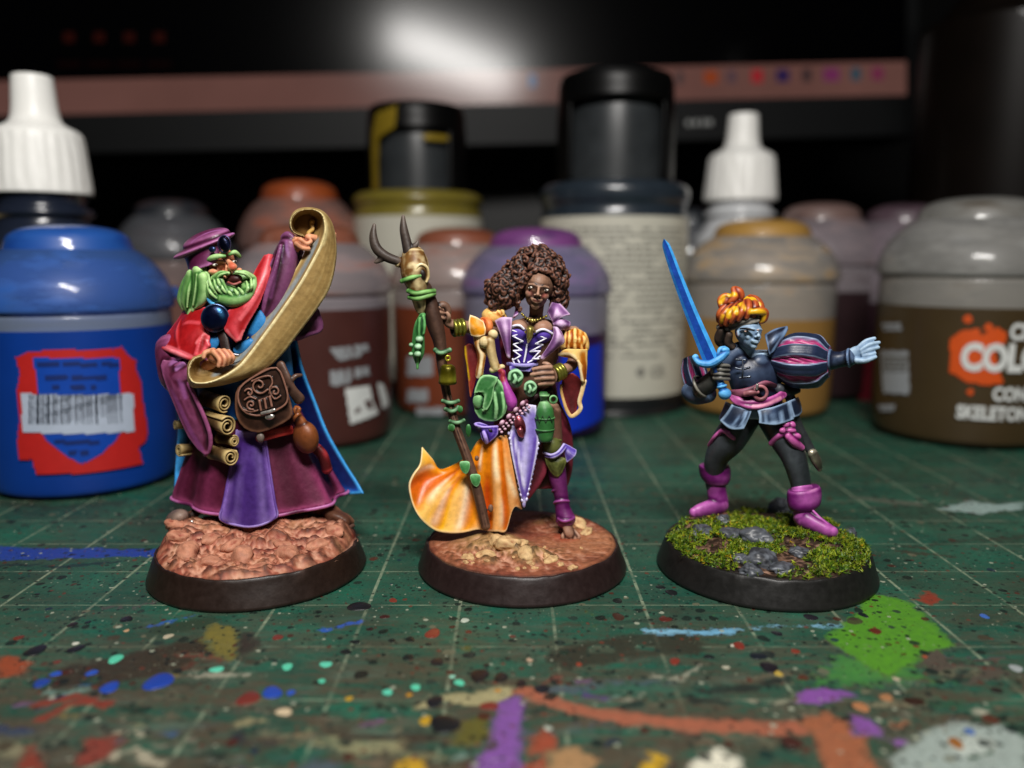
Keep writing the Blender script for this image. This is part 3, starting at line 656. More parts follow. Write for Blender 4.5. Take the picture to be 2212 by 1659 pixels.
# --- two tall bottles with windowed black caps
def tall_bottle(u, Zc, R, zl, zs, zt, rc, shoulder, label, stain=None, txt=True):
    cx = (u-1106)/F_PX*Zc; cy = (Zc-CAM_Z*SP)/CP
    root = empty('tall_bottle', (cx, cy, 0), label, 'bottle', 'tall bottles with windowed caps')
    v, f = lathe(smooth_prof([(0, .02), (R*.96, .02), (R, .12), (R, .45)], 4), (cx, cy, 0)); link('bottle_foot', np_mesh('bottle_foot', v, f), simple_mat('bottle_black', '#17181a', .35), root)
    labm = simple_mat('label_paper', '#b9b6a8', .45, 0, .4, 0, .15, .04)
    v, f = lathe([(R*1.004, .45), (R*1.004, zl-.12)], (cx, cy, 0)); lb = link('label', np_mesh('label', v, f), labm, root)
    shm = simple_mat('shoulder_plastic', shoulder, .28, .0, .5, 0, .4, .12, 3)
    v, f = lathe(smooth_prof([(R, zl-.12), (R*.97, zl+.05), (R*.97, zl+.2), (R, zl+.28), (R, zs-.15), (R*.92, zs), (rc*1.02, zs+.05)], 4), (cx, cy, 0)); link('shoulder', np_mesh('shoulder', v, f), shm, root)
    inn = simple_mat('smoked_tube', '#2a2d2f', .35, 0, .4, 0, .1, .25, 2)
    v, f = lathe(smooth_prof([(rc*.86, zs), (rc*.84, zs+(zt-zs)*.5), (rc*.80, zt-.5)], 5), (cx, cy, 0)); link('inner_tube', np_mesh('inner_tube', v, f), inn, root)
    # outer cap: a crown with a window cut out of its front
    capm = simple_mat('black_cap_plastic', '#050505', .38, 0, .22)
    prof = smooth_prof([(rc, zs+.02), (rc*1.0, zs+(zt-zs)*.55), (rc*.98, zt-.55), (rc*.95, zt-.15), (rc*.8, zt-.02), (0, zt)], 6)
    n = 72; v, f = lathe(prof, (cx, cy, 0), n)
    keep = []
    for q in f:
        c = v[list(q)].mean(0); a = math.atan2(c[0]-cx, -(c[1]-cy))
        if -1.0 < a < .80 and c[2] < zt-.75: continue
        keep.append(q)
    capo = link('cap', np_mesh('cap', v, keep), capm, root)
    capo.modifiers.new('thickness', 'SOLIDIFY').thickness = .06
    if stain:
        stm = simple_mat('gold_paint_spill', stain, .35, .3, .5)
        for poly in (((-.95*R, zs+.1), (-.72*R, zs+.1), (-.70*R, zt-1.0), (-.3*R, zt-.75), (-.25*R, zt-.2), (-.75*R, zt-.35), (-.93*R, zt-.9)), ((.2*R, zt-.95), (.75*R, zt-.9), (.8*R, zt-1.05), (.3*R, zt-1.1))):
            sc_ = rc*1.01/R
            pp = [(a*sc_, z) for a, z in poly]
            vv, ff = wall_grid(cx, cy, rc*1.012, -1.2, 1.2, zs, zt, pp, .04)
            link('paint_spill', np_mesh('paint_spill', vv, ff), stm, capo)
    if txt:
        ink = simple_mat('label_ink', '#77756e', .5)
        rr = random.Random(3); VV = []; FF = []
        z = zl-.45
        while z > 1.35:
            a = -1.0
            while a < .95:
                w = rr.uniform(.04, .13)
                if rr.random() > .12 and not (z < zl-2.2 and rr.random() < .35):
                    vv, ff = wall_grid(cx, cy, R*1.004+.01, a, a+w, z, z+.055, None, .12)
                    o_ = len(VV); VV += vv.tolist(); FF += [tuple(i+o_ for i in q) for q in ff]
                a += w+.025
            z -= .135
        o_ = link('fine_print', np_mesh('fine_print', VV, FF), ink, lb); o_['kind'] = 'stuff'
        text_on(cx, cy, R*1.004, 'CE', .34, .40, .95, ink, lb, 'lettering', .012, .01)
        vv, ff = wall_grid(cx, cy, R*1.004+.01, .20, .33, .95, 1.2, [((.2+.065+.06*cos(t))*R*1.004, 1.075+.12*sin(t)) for t in np.linspace(0, 2*pi, 16)], .03)
        link('print_mark', np_mesh('print_mark', vv, ff), ink, lb)
    return root
tall_bottle(1318, 20.9, 1.86, 4.85, 5.55, 8.18, 1.46, '#232b33', 'tall bottle with a black windowed cap and a printed white label')
tall_bottle(910, 23.6, 1.84, 5.0, 5.55, 7.95, 1.40, '#6f6426', 'tall bottle with a black cap stained by gold paint', stain='#8a7420', txt=False)
# --- dark bottle rising out of frame at the right
cx, cy = (2128-1106)/F_PX*22.5, (22.5-CAM_Z*SP)/CP
tb = empty('jar_bottle', (cx, cy, 0), 'very dark brown tall bottle rising out of frame at the right', 'bottle')
v, f = lathe(smooth_prof([(0, .02), (2.2, .02), (2.35, .25), (2.35, 9.0), (2.2, 9.6), (1.5, 10.6), (1.35, 11.0), (1.35, 12.0)], 5), (cx, cy, 0)); link('bottle', np_mesh('bottle', v, f), simple_mat('dark_glass', '#0b0705', .42, 0, .10, 0, .03, .2, 1.2), tb)
v, f = lathe(smooth_prof([(1.5, 11.4), (1.55, 11.5), (1.55, 13.2), (1.3, 13.4), (0, 13.42)], 4), (cx, cy, 0)); link('cap', np_mesh('cap', v, f), simple_mat('bottle_cap_plastic', '#141414', .4), tb)
for (a0, z0, w, hh) in ((-.25, 7.1, .35, .5), (-.45, 5.7, .12, .1), (-.30, 5.6, .2, .06), (.1, 6.5, .15, .2)):
    vv, ff = wall_grid(cx, cy, 2.362, a0, a0+w/2.35, z0, z0+hh, [((a0+.5*w/2.35)*2.362+.5*w*cos(t), z0+hh/2+.5*hh*sin(t)) for t in np.linspace(0, 2*pi, 14)], .03)
    link('paint_speck', np_mesh('paint_speck', vv, ff), simple_mat('speck_grey', '#4b5054', .4), tb)

# --- monitor
MZ = 30.0
def at_y(u, v, Y): return P([(u, v, 0)], Y, 0)[0]
yl, yr = 28.6, 31.2            # the right end stands nearer
def MP(u, v, off=0.0):
    """a point of the sheet on the (slightly turned) monitor front"""
    x = (u-1106)/F_PX; bb = -(v-829.5)/F_PX
    d = np.array([x, bb*SP+CP, bb*CP-SP]); o = np.array([0, 0, CAM_Z])
    n = MN; t = ((MO-o)@n)/(d@n)
    return o+d*t
xl = (0-1106)/F_PX*yl; xr = (1960-1106)/F_PX*yr
ax = np.array([xr-xl, yr-yl, 0.0]); ax /= np.linalg.norm(ax)
TILT = radians(0.0)
upv = np.array([0, 0, 1.0])*cos(TILT) + np.array([-ax[1], ax[0], 0])*sin(TILT)
MN = np.cross(ax, upv); MO = np.array([xl, yl, 7.0])
mon = empty('monitor', (0, 29.5, 0), 'black monitor with a dim pink taskbar strip and a lamp glare, behind the bottles', 'monitor')
def face_quad(name, uv, mat, parent, lift=0.0):
    p = [MP(*q)+MN*(-lift if MN[1] > 0 else lift) for q in uv]
    return link(name, np_mesh(name, p, [tuple(range(len(p)))], False), mat, parent)
def emis(name, col, s, base='#000000', rough=.2):
    m_, N_, L_, b_ = new_mat(name); b_.inputs['Base Color'].default_value = (*lin(base), 1); b_.inputs['Roughness'].default_value = rough
    tc_ = N_.new('ShaderNodeTexCoord'); nz_ = N_.new('ShaderNodeTexNoise'); nz_.inputs['Scale'].default_value = .6; L_.new(tc_.outputs['Object'], nz_.inputs['Vector'])
    mr_ = N_.new('ShaderNodeMapRange'); mr_.inputs[3].default_value = s*.85; mr_.inputs[4].default_value = s*1.15; L_.new(nz_.outputs['Fac'], mr_.inputs[0])
    b_.inputs['Emission Color'].default_value = (*lin(col), 1); L_.new(mr_.outputs[0], b_.inputs['Emission Strength'])
    b_.inputs['Specular IOR Level'].default_value = .22
    return m_
scrm = emis('screen_glass', '#050508', .10, '#010101', .17)
screen = face_quad('screen', [(-500, 186), (1958, 132), (1958, -420), (-500, -520)], scrm, mon)
bar = face_quad('taskbar', [(-500, 262), (1958, 205), (1958, 132), (-500, 186)], emis('taskbar_glow', '#8a5f56', .40, '#050303', .17), mon)
tag(bar, 'dim pink lit strip along the bottom of the screen')
for (u, c_, w) in ((1150, '#3a6a9a', 16), (1468, '#5a4a4a', 14), (1535, '#b0502a', 30), (1580, '#6a5058', 20), (1635, '#c03038', 24), (1690, '#3a2a5c', 28), (1742, '#4a3a3c', 18), (1795, '#8a3a6c', 34), (1848, '#3a5a68', 20), (1895, '#8a3a5a', 26)):
    vv = 176-(u-1106)*.0210
    face_quad('screen_icon', [(u-w/2, vv+14), (u+w/2, vv+14), (u+w/2, vv-14), (u-w/2, vv-14)], emis('icon_glow', c_, .42), bar, .03)
for k, u in enumerate((150, 215, 280, 345)):
    face_quad('screen_icon', [(u-12, 92), (u+12, 92), (u+12, 70), (u-12, 70)], emis('dim_icon', '#6a2a20', .10), screen, .03)
    face_quad('screen_icon', [(u-26, 146), (u+26, 146), (u+26, 132), (u-26, 132)], emis('dim_icon', '#4a1a18', .04), screen, .03)
# bezel: a real box under the strip
p = [MP(-500, 262), MP(1962, 205), MP(1962, 292), MP(-500, 345)]
back = np.array([0, 1.2, 0]); V_ = [*p, *[q+back for q in p]]
F_ = [(3, 2, 1, 0), (0, 1, 5, 4), (1, 2, 6, 5), (2, 3, 7, 6), (3, 0, 4, 7)]
bez = link('bezel', np_mesh('bezel', V_, F_, False), simple_mat('bezel_plastic', '#141516', .5, 0, .2), mon)
p = [MP(1958, 292), MP(1985, 292), MP(1985, -420), MP(1958, -420)]
link('bezel_side', np_mesh('bezel_side', [*p, *[q+back for q in p]], F_, False), simple_mat('bezel_plastic2', '#141516', .5, 0, .2), mon)
p = [MP(-500, 345), MP(1985, 292), MP(1985, -420), MP(-500, -520)]
bk = np.array([0, 1.25, 0]); link('back_shell', np_mesh('back_shell', [*[q+bk for q in p], *[q+bk*3 for q in p]], F_+[(4, 5, 6, 7)], False), simple_mat('shell_plastic', '#101112', .5), mon)
logm = simple_mat('logo_silver', '#a8aaa8', .35, .3)
for (u0, w, hgt) in ((1487, 12, 14), (1503, 12, 14), (1519, 9, 16), (1532, 14, 14)):
    vc = 266-(u0-1487)*.03
    n_ = 10; face_quad('logo_mark', [(u0+w/2*cos(2*pi*k/n_)*.95, vc-hgt/2*sin(2*pi*k/n_)) for k in range(n_)], logm, bez, .04)
# stand
b_ = bmesh.new(); bmesh.ops.create_cube(b_, size=1)
for vv in b_.verts: vv.co = Vector((vv.co.x*9, vv.co.y*5+36, vv.co.z*.6+.0))
bmesh.ops.bevel(b_, geom=b_.edges, offset=.1, segments=2, affect='EDGES')
m_ = bpy.data.meshes.new('stand_foot'); b_.to_mesh(m_); b_.free(); link('stand_foot', m_, simple_mat('stand_plastic', '#0c0c0c', .5), mon)
b_ = bmesh.new(); bmesh.ops.create_cube(b_, size=1)
for vv in b_.verts: vv.co = Vector((vv.co.x*4, vv.co.y*1.0+36, vv.co.z*12+6.0))
bmesh.ops.bevel(b_, geom=b_.edges, offset=.1, segments=2, affect='EDGES')
m_ = bpy.data.meshes.new('stand_neck'); b_.to_mesh(m_); b_.free(); link('stand_neck', m_, bpy.data.materials['stand_plastic'], mon)
# ================================================================ sculpting tools (sheet space: u right, v down, d towards viewer)
def nrm(a): a = np.asarray(a, float); return a/(np.linalg.norm(a)+1e-12)

def cr(pts, k, closed=False):
    """Catmull-Rom through pts (N x any), k steps for each span"""
    p = np.asarray(pts, float); n = len(p)
    if k <= 1 or n < 2: return p
    out = []
    rngi = range(n) if closed else range(n-1)
    for i in rngi:
        if closed: p0, p1, p2, p3 = p[(i-1) % n], p[i], p[(i+1) % n], p[(i+2) % n]
        else: p0, p1, p2, p3 = p[max(i-1, 0)], p[i], p[i+1], p[min(i+2, n-1)]
        for j in range(k):
            t = j/k
            out.append(0.5*((2*p1)+(-p0+p2)*t+(2*p0-5*p1+4*p2-p3)*t*t+(-p0+3*p1-3*p2+p3)*t**3))
    if not closed: out.append(p[-1])
    return np.array(out)

def tube(pts, r, n=10, k=5, up=None, asp=1.0, closed=False, cap=True):
    """swept tube; r scalar or one per point; asp flattens the section along 'up'"""
    p = np.asarray(pts, float)
    rr = np.full(len(p), float(r)) if np.isscalar(r) else np.asarray(r, float)
    if rr.max() > 9: n = max(n, int(rr.max()*1.5)+8); k = max(k, 8)
    q = cr(np.column_stack([p, rr]), k, closed); C = q[:, :3]; R = np.maximum(q[:, 3], .15)
    m = len(C)
    T = np.empty_like(C)
    if closed: T = np.roll(C, -1, 0)-np.roll(C, 1, 0)
    else:
        T[1:-1] = C[2:]-C[:-2]; T[0] = C[1]-C[0]; T[-1] = C[-1]-C[-2]
    T /= np.linalg.norm(T, axis=1)[:, None]+1e-9
    Nn = np.empty_like(C)
    if up is not None:
        for i in range(m):
            b = np.cross(T[i], nrm(up)); Nn[i] = nrm(np.cross(b, T[i]))
    else:
        a = np.array([0, 0, 1.0]) if abs(T[0][2]) < .8 else np.array([1.0, 0, 0])
        Nn[0] = nrm(a-T[0]*(a@T[0]))
        for i in range(1, m): Nn[i] = nrm(Nn[i-1]-T[i]*(Nn[i-1]@T[i]))
    B = np.cross(T, Nn)
    th = np.arange(n)*2*pi/n
    rings = []
    def ring(c, N_, B_, r_): return c + (np.cos(th)[:, None]*N_*asp + np.sin(th)[:, None]*B_)*r_
    if cap and not closed:
        for f in (1.0, .8, .45): rings.append(ring(C[0]-T[0]*R[0]*f*.9, Nn[0], B[0], R[0]*math.sqrt(max(1-f*f, .004))))
    for i in range(m): rings.append(ring(C[i], Nn[i], B[i], R[i]))
    if cap and not closed:
        for f in (.45, .8, 1.0): rings.append(ring(C[-1]+T[-1]*R[-1]*f*.9, Nn[-1], B[-1], R[-1]*math.sqrt(max(1-f*f, .004))))
    V = np.concatenate(rings); nr = len(rings); Fc = []
    for i in range(nr if closed else nr-1):
        i2 = (i+1) % nr
        for j in range(n):
            j2 = (j+1) % n
            Fc.append((i*n+j, i*n+j2, i2*n+j2, i2*n+j))
    if not closed:
        Fc.append(tuple(range(n))[::-1]); Fc.append(tuple((nr-1)*n+j for j in range(n)))
    return V, Fc

def blob(c, r, rot=0.0, yaw=0.0, n=14, pitch=0.0):
    """ellipsoid; rot turns it in the sheet (deg, clockwise as seen), yaw about the vertical, pitch about u"""
    r = (r, r, r) if np.isscalar(r) else r
    if max(r) > 14: n = max(n, int(max(r)*1.2)+8)
    V = [(0, -1, 0)]; Fc = []; m = n//2+1
    for i in range(1, m):
        a = pi*i/m
        for j in range(n): V.append((sin(a)*cos(2*pi*j/n), -cos(a), sin(a)*sin(2*pi*j/n)))
    V.append((0, 1, 0)); V = np.array(V)*np.array(r)
    for j in range(n): Fc.append((0, 1+j, 1+(j+1) % n))
    for i in range(m-2):
        for j in range(n): Fc.append((1+i*n+j, 1+(i+1)*n+j, 1+(i+1)*n+(j+1) % n, 1+i*n+(j+1) % n))
    b0 = 1+(m-2)*n
    for j in range(n): Fc.append((b0+j, len(V)-1, b0+(j+1) % n))
    def R_(a, i, j):
        M = np.eye(3); M[i, i] = M[j, j] = cos(a); M[i, j] = -sin(a); M[j, i] = sin(a); return M
    M = R_(radians(rot), 0, 1) @ R_(radians(yaw), 0, 2) @ R_(radians(pitch), 1, 2)
    return V @ M.T + np.array(c, float), Fc

def torus(c, axis, R, r, n=24, asp=1.0):
    ax = nrm(axis); a = np.array([0, 0, 1.0]) if abs(ax[2]) < .9 else np.array([1.0, 0, 0])
    e1 = nrm(a-ax*(a@ax)); e2 = np.cross(ax, e1)
    return tube([np.array(c)+R*(cos(t)*e1*asp+sin(t)*e2) for t in np.arange(n)*2*pi/n], r, 8, 1, closed=True)

def loft(secs, k=3, m=3, cap=True):
    """closed sections (lists of equal length) skinned with smooth interpolation both ways"""
    S_ = np.array([cr(s, m, True) for s in secs])
    n = S_.shape[1]; S2 = cr(S_.reshape(len(secs), -1), k).reshape(-1, n, 3)
    V = S2.reshape(-1, 3); nr = len(S2); Fc = []
    for i in range(nr-1):
        for j in range(n): Fc.append((i*n+j, i*n+(j+1) % n, (i+1)*n+(j+1) % n, (i+1)*n+j))
    if cap: Fc.append(tuple(range(n))[::-1]); Fc.append(tuple((nr-1)*n+j for j in range(n)))
    return V, Fc

def slab(poly, d, th, k=1, crown=0.0):
    """a plate: outline in the sheet (u, v[, d]), thickness th around depth d, optional crown towards the viewer"""
    p = np.array([(q[0], q[1], (q[2] if len(q) > 2 and q[2] is not None else 0)+d) for q in poly], float)
    p = cr(p, k, True); n = len(p)
    c = p.mean(0)
    rings = []
    for t, s, z in ((1, 1.0, -th/2), (1, 1.0, th/2), (.6, .6, th/2+crown*.7), (.25, .25, th/2+crown)):
        q = c+(p-c)*s; q[:, 2] += z; rings.append(q)
    q = c+(p-c)*.5; q[:, 2] += -th/2; rings.insert(0, q)
    V = np.concatenate(rings); Fc = []
    for i in range(len(rings)-1):
        for j in range(n): Fc.append((i*n+j, i*n+(j+1) % n, (i+1)*n+(j+1) % n, (i+1)*n+j))
    Fc.append(tuple(range(n))[::-1]); Fc.append(tuple((len(rings)-1)*n+j for j in range(n)))
    return V, Fc

def sheet(rows, th=4.0, k=4, m=4):
    """cloth or paper: rows x columns of points, skinned smooth and given thickness; returns V, F, st"""
    A = np.array([[tuple(p) for p in r] for r in rows], float)
    A = np.array([cr(r, m) for r in A]); nc = A.shape[1]
    A = cr(A.reshape(len(rows), -1), k).reshape(-1, nc, 3); nr = len(A)
    du = np.gradient(A, axis=1); dv = np.gradient(A, axis=0)
    Nn = np.cross(du, dv); Nn /= np.linalg.norm(Nn, axis=2)[..., None]+1e-9
    s, t = np.meshgrid(np.linspace(0, 1, nc), np.linspace(0, 1, nr))
    V = np.concatenate([(A+Nn*th/2).reshape(-1, 3), (A-Nn*th/2).reshape(-1, 3)])
    st = np.concatenate([np.stack([s.ravel(), t.ravel(), np.ones(s.size)], 1), np.stack([s.ravel(), t.ravel(), -np.ones(s.size)], 1)])
    I = np.arange(nr*nc).reshape(nr, nc); J = I+nr*nc; Fc = []
    for i in range(nr-1):
        for j in range(nc-1):
            Fc.append((I[i, j], I[i, j+1], I[i+1, j+1], I[i+1, j])); Fc.append((J[i, j], J[i+1, j], J[i+1, j+1], J[i, j+1]))
    for j in range(nc-1):
        Fc.append((I[0, j], J[0, j], J[0, j+1], I[0, j+1])); Fc.append((I[-1, j], I[-1, j+1], J[-1, j+1], J[-1, j]))
    for i in range(nr-1):
        Fc.append((I[i, 0], I[i+1, 0], J[i+1, 0], J[i, 0])); Fc.append((I[i, -1], J[i, -1], J[i+1, -1], I[i+1, -1]))
    return V, Fc, st

def ringsec(uc, vc, d0, a, b, n=28, folds=0, amp=0.0, ph=0.0, hem=None, rot=0.0):
    """horizontal closed section seen from the camera's height"""
    th = np.arange(n)*2*pi/n
    f = 1+amp*(.62*np.cos(folds*th+ph)+.5*np.cos((folds-3)*th+2.1)) if folds else 1.0
    x = a*np.cos(th)*f; z = b*np.sin(th)*f
    u = uc+x*cos(rot); d = d0+z
    v = vc+d*(vc-560)/F_PX + x*sin(rot)
    if hem is not None: v = v+hem(th)
    return np.stack([u, v, d], 1)

def raised(me, it, S, k):
    """how far each vertex stands proud of its smoothed surroundings, about -1..1"""
    n = len(me.vertices); co = np.empty(n*3, np.float32); me.vertices.foreach_get('co', co); co = co.reshape(-1, 3).astype(float)
    nr = np.empty(n*3, np.float32); me.vertices.foreach_get('normal', nr); nr = nr.reshape(-1, 3)
    E = np.empty(len(me.edges)*2, np.int32); me.edges.foreach_get('vertices', E); E = E.reshape(-1, 2)
    deg = np.bincount(E.ravel(), minlength=n).astype(float)+1e-9; x = co.copy()
    for _ in range(it):
        a = np.stack([np.bincount(E[:, 0], x[E[:, 1], c], n)+np.bincount(E[:, 1], x[E[:, 0], c], n) for c in range(3)], 1)/deg[:, None]; x = .4*x+.6*a
    return np.clip(((co-x)*nr).sum(1)/(S*k), -1, 1)

class Fig:
    def __init__(s, name, u, Zc, label, cat='figurine', group='painted miniatures on round bases', doff=0.0):
        s.doff = doff
        s.Y0 = (Zc-CAM_Z*SP)/CP; s.S = Zc/F_PX; s.x0 = (u-1106)/F_PX*Zc
        s.root = empty(name, (s.x0, s.Y0, 0), label, cat, group)
    def w(s, V): return P(V, s.Y0-s.doff*s.S, s.S)
    def part(s, name, prims, col, hi=None, lo=None, mat=None, parent=None, vox=None, sm=3, k=5.0, it=10, strokes=(), fn=None, sub=0, label=None, hiamt=1.0, loamt=.8, rnd=0.0, flat=False):
        """join the primitives; vox (sheet px) melts them into one continuous casting; then paint it"""
        if isinstance(prims, tuple): prims = [prims]
        Vs, Fs, Cs, ST, o = [], [], [], [], 0
        for i, pr in enumerate(prims):
            V, Fc = pr[0], pr[1]
            Vs.append(s.w(V)); Fs += [tuple(int(a)+o for a in f)[::-1] for f in Fc]; o += len(V)
            if len(pr) > 2: ST.append(pr[2])
        V = np.concatenate(Vs)
        me = np_mesh(name, V, Fs)
        if vox or sub:
            ob = bpy.data.objects.new('tmp', me); COLL.objects.link(ob)
            if vox:
                m = ob.modifiers.new('r', 'REMESH'); m.mode = 'VOXEL'; m.voxel_size = vox*1.15*s.S; m.use_smooth_shade = True
                if sm:
                    m = ob.modifiers.new('s', 'SMOOTH'); m.factor = .5; m.iterations = sm
            if sub:
                m = ob.modifiers.new('d', 'SUBSURF'); m.levels = sub
            dg = bpy.context.evaluated_depsgraph_get(); me2 = bpy.data.meshes.new_from_object(ob.evaluated_get(dg))
            bpy.data.objects.remove(ob); bpy.data.meshes.remove(me); me = me2; me.name = name
            me.polygons.foreach_set('use_smooth', [True]*len(me.polygons))
        n = len(me.vertices)
        co = np.empty(n*3, np.float32); me.vertices.foreach_get('co', co); co = co.reshape(-1, 3).astype(float)
        rgb = np.tile(lin(col), (n, 1))
        if fn is not None:
            rgb = fn(co, np.concatenate(ST) if ST and not vox and not sub else None)
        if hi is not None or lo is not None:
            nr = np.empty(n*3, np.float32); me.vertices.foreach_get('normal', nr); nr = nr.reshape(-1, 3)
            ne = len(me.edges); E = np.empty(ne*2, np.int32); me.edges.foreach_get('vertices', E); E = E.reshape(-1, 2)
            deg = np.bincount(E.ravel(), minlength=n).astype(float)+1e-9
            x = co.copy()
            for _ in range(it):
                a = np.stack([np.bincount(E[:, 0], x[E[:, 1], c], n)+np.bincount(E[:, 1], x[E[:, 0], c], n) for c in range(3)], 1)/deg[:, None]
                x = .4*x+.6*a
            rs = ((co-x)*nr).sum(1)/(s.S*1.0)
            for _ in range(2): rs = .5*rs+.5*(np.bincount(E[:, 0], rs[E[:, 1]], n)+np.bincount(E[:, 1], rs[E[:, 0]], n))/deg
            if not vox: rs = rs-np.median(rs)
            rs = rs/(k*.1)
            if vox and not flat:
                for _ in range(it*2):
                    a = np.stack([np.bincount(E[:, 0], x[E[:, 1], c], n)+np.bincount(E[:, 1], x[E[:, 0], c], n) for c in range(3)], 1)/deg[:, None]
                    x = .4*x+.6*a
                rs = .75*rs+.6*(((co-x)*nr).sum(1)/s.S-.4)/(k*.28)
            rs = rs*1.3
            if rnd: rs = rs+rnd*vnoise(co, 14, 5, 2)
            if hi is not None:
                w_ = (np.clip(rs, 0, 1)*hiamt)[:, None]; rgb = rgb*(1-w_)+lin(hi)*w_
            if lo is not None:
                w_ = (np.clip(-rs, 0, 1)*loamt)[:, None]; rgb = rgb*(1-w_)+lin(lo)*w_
        for stt in strokes:                      # brush strokes: (polyline in sheet space, radius px, colour[, strength])
            pl, rad, c_ = stt[:3]; stn = stt[3] if len(stt) > 3 else 1.0
            q = s.w(cr(pl, 4) if len(pl) > 2 else np.array(pl, float)); dm = np.full(n, 9e9)
            for a, b in zip(q[:-1], q[1:]):
                ab = b-a; t = np.clip(((co-a)@ab)/(ab@ab+1e-12), 0, 1)[:, None]
                dm = np.minimum(dm, np.linalg.norm(co-(a+t*ab), axis=1))
            if len(q) == 1: dm = np.linalg.norm(co-q[0], axis=1)
            w_ = (np.clip(1.5-dm/(rad*s.S), 0, 1)*stn)[:, None]; w_ = w_*w_*(3-2*w_)
            rgb = rgb*(1-w_)+lin(c_)*w_
        setcol(me, np.clip(rgb, 0, 1))
        ob = link(name, me, mat or PAINT, parent or s.root)
        if label: ob['label'] = label
        return ob

def head(c, R, fwd, up=(0, -1, 0), eye=.36, jaw=1.0, nose=1.0, brow=1.0, cheek=1.0):
    """primitives of a head in sheet space; returns prims and a local->sheet function"""
    f = nrm(fwd); u_ = np.array(up, float); u_ = nrm(u_-f*(u_@f)); r_ = np.cross(u_, f)
    if r_[0] < 0: r_ = -r_
    c = np.array(c, float)
    def Lc(x, y, z): return c+R*(x*r_+y*u_+z*f)
    def el(x, y, z, a, b_, d_):
        V, Fc = blob((0, 0, 0), 1.0, n=32)
        return c+R*((x+V[:, :1]*a)*r_+(y+V[:, 1:2]*b_)*u_+(z+V[:, 2:]*d_)*f), Fc
    pr = [el(0, .18, -.08, .76, .86, .92), el(0, -.30, .14, .60*jaw, .62, .62), el(0, -.74, .44, .27*jaw, .24, .26),
          el(.34, -.22, .44, .25*cheek, .26*cheek, .26*cheek), el(-.34, -.22, .44, .25*cheek, .26*cheek, .26*cheek),
          tube([Lc(-.50, .20, .64), Lc(-.25, .25, .80), Lc(0, .18, .84), Lc(.25, .25, .80), Lc(.50, .20, .64)], R*.085*brow, 8, 3),
          tube([Lc(0, .16, .82), Lc(0, -.05, .95), Lc(0, -.20, 1.02)], [R*.085*nose, R*.10*nose, R*.14*nose], 8, 3),
          el(.13, -.24, .86, .10*nose, .08*nose, .10*nose), el(-.13, -.24, .86, .10*nose, .08*nose, .10*nose),
          tube([Lc(-.27, -.46, .70), Lc(-.10, -.475, .82), Lc(0, -.495, .84), Lc(.10, -.475, .82), Lc(.27, -.46, .70)], R*.05, 8, 3),
          tube([Lc(-.22, -.53, .70), Lc(0, -.60, .82), Lc(.22, -.53, .70)], R*.06, 8, 3),
          el(.78, -.02, -.05, .10, .22, .14), el(-.78, -.02, -.05, .10, .22, .14)]
    return pr, Lc

def sheetfn(x0, y0, w, W=2212.0):
    s_ = w/W*2212.0/4032.0
    return lambda x, y, d=0.0: (x0*2212.0/4032.0+s_*x, y0*2212.0/4032.0+s_*y, d)
A1 = sheetfn(580, 780, 900); A2 = sheetfn(580, 1400, 900); A3 = sheetfn(580, 1850, 900)
A4 = sheetfn(1420, 820, 1000); A5 = sheetfn(1750, 1180, 600); A6 = sheetfn(1580, 1560, 900)
A7 = sheetfn(2560, 900, 1000); A8 = sheetfn(2560, 1650, 1000, 2074.0)
def pl(fn, pts, d=0.0): return [fn(p[0], p[1], (p[2] if len(p) > 2 else d)) for p in pts]

def stones(fig, parent, gf, spots, c_lo, c_hi, name='stone', mat=None):
    """chunks of texture paste and grit half sunk in the groundwork"""
    for i_, (x_, y_, r_) in enumerate(spots):
        if math.hypot(x_, y_)+r_ > 1.13: continue
        bm_ = bmesh.new(); bmesh.ops.create_icosphere(bm_, subdivisions=3, radius=1)
        pv = np.array([v.co[:] for v in bm_.verts]); q = 1+.5*vnoise(pv+i_*3.1, 1.2, 77, 3)-.30*np.abs(vnoise(pv+i_*3.1, 2.4, 78, 3))+.05*vnoise(pv, 8, 80, 2)
        z_ = float(gf(np.array([x_]), np.array([y_]), np.array([math.hypot(x_, y_)/1.17]))[0]); a_ = 1.7*i_
        for v_, m_ in zip(bm_.verts, q):
            ex = v_.co.x*r_*1.35*m_; ey = v_.co.y*r_*.85*m_
            v_.co = Vector((fig.x0+x_+ex*cos(a_)-ey*sin(a_), fig.Y0+y_+ex*sin(a_)+ey*cos(a_), z_-.1*r_+v_.co.z*r_*.8*m_))
        me_ = bpy.data.meshes.new(name); bm_.to_mesh(me_); bm_.free(); me_.polygons.foreach_set('use_smooth', [True]*len(me_.polygons))
        t = np.clip(.45+.45*raised(me_, 6, fig.S, 2.0)+.45*vnoise(pv+i_, 2.2, 79, 3), 0, 1)[:, None]; setcol(me_, lin(c_lo)*(1-t)+lin(c_hi)*t)
        link(name, me_, mat or EARTH, parent)

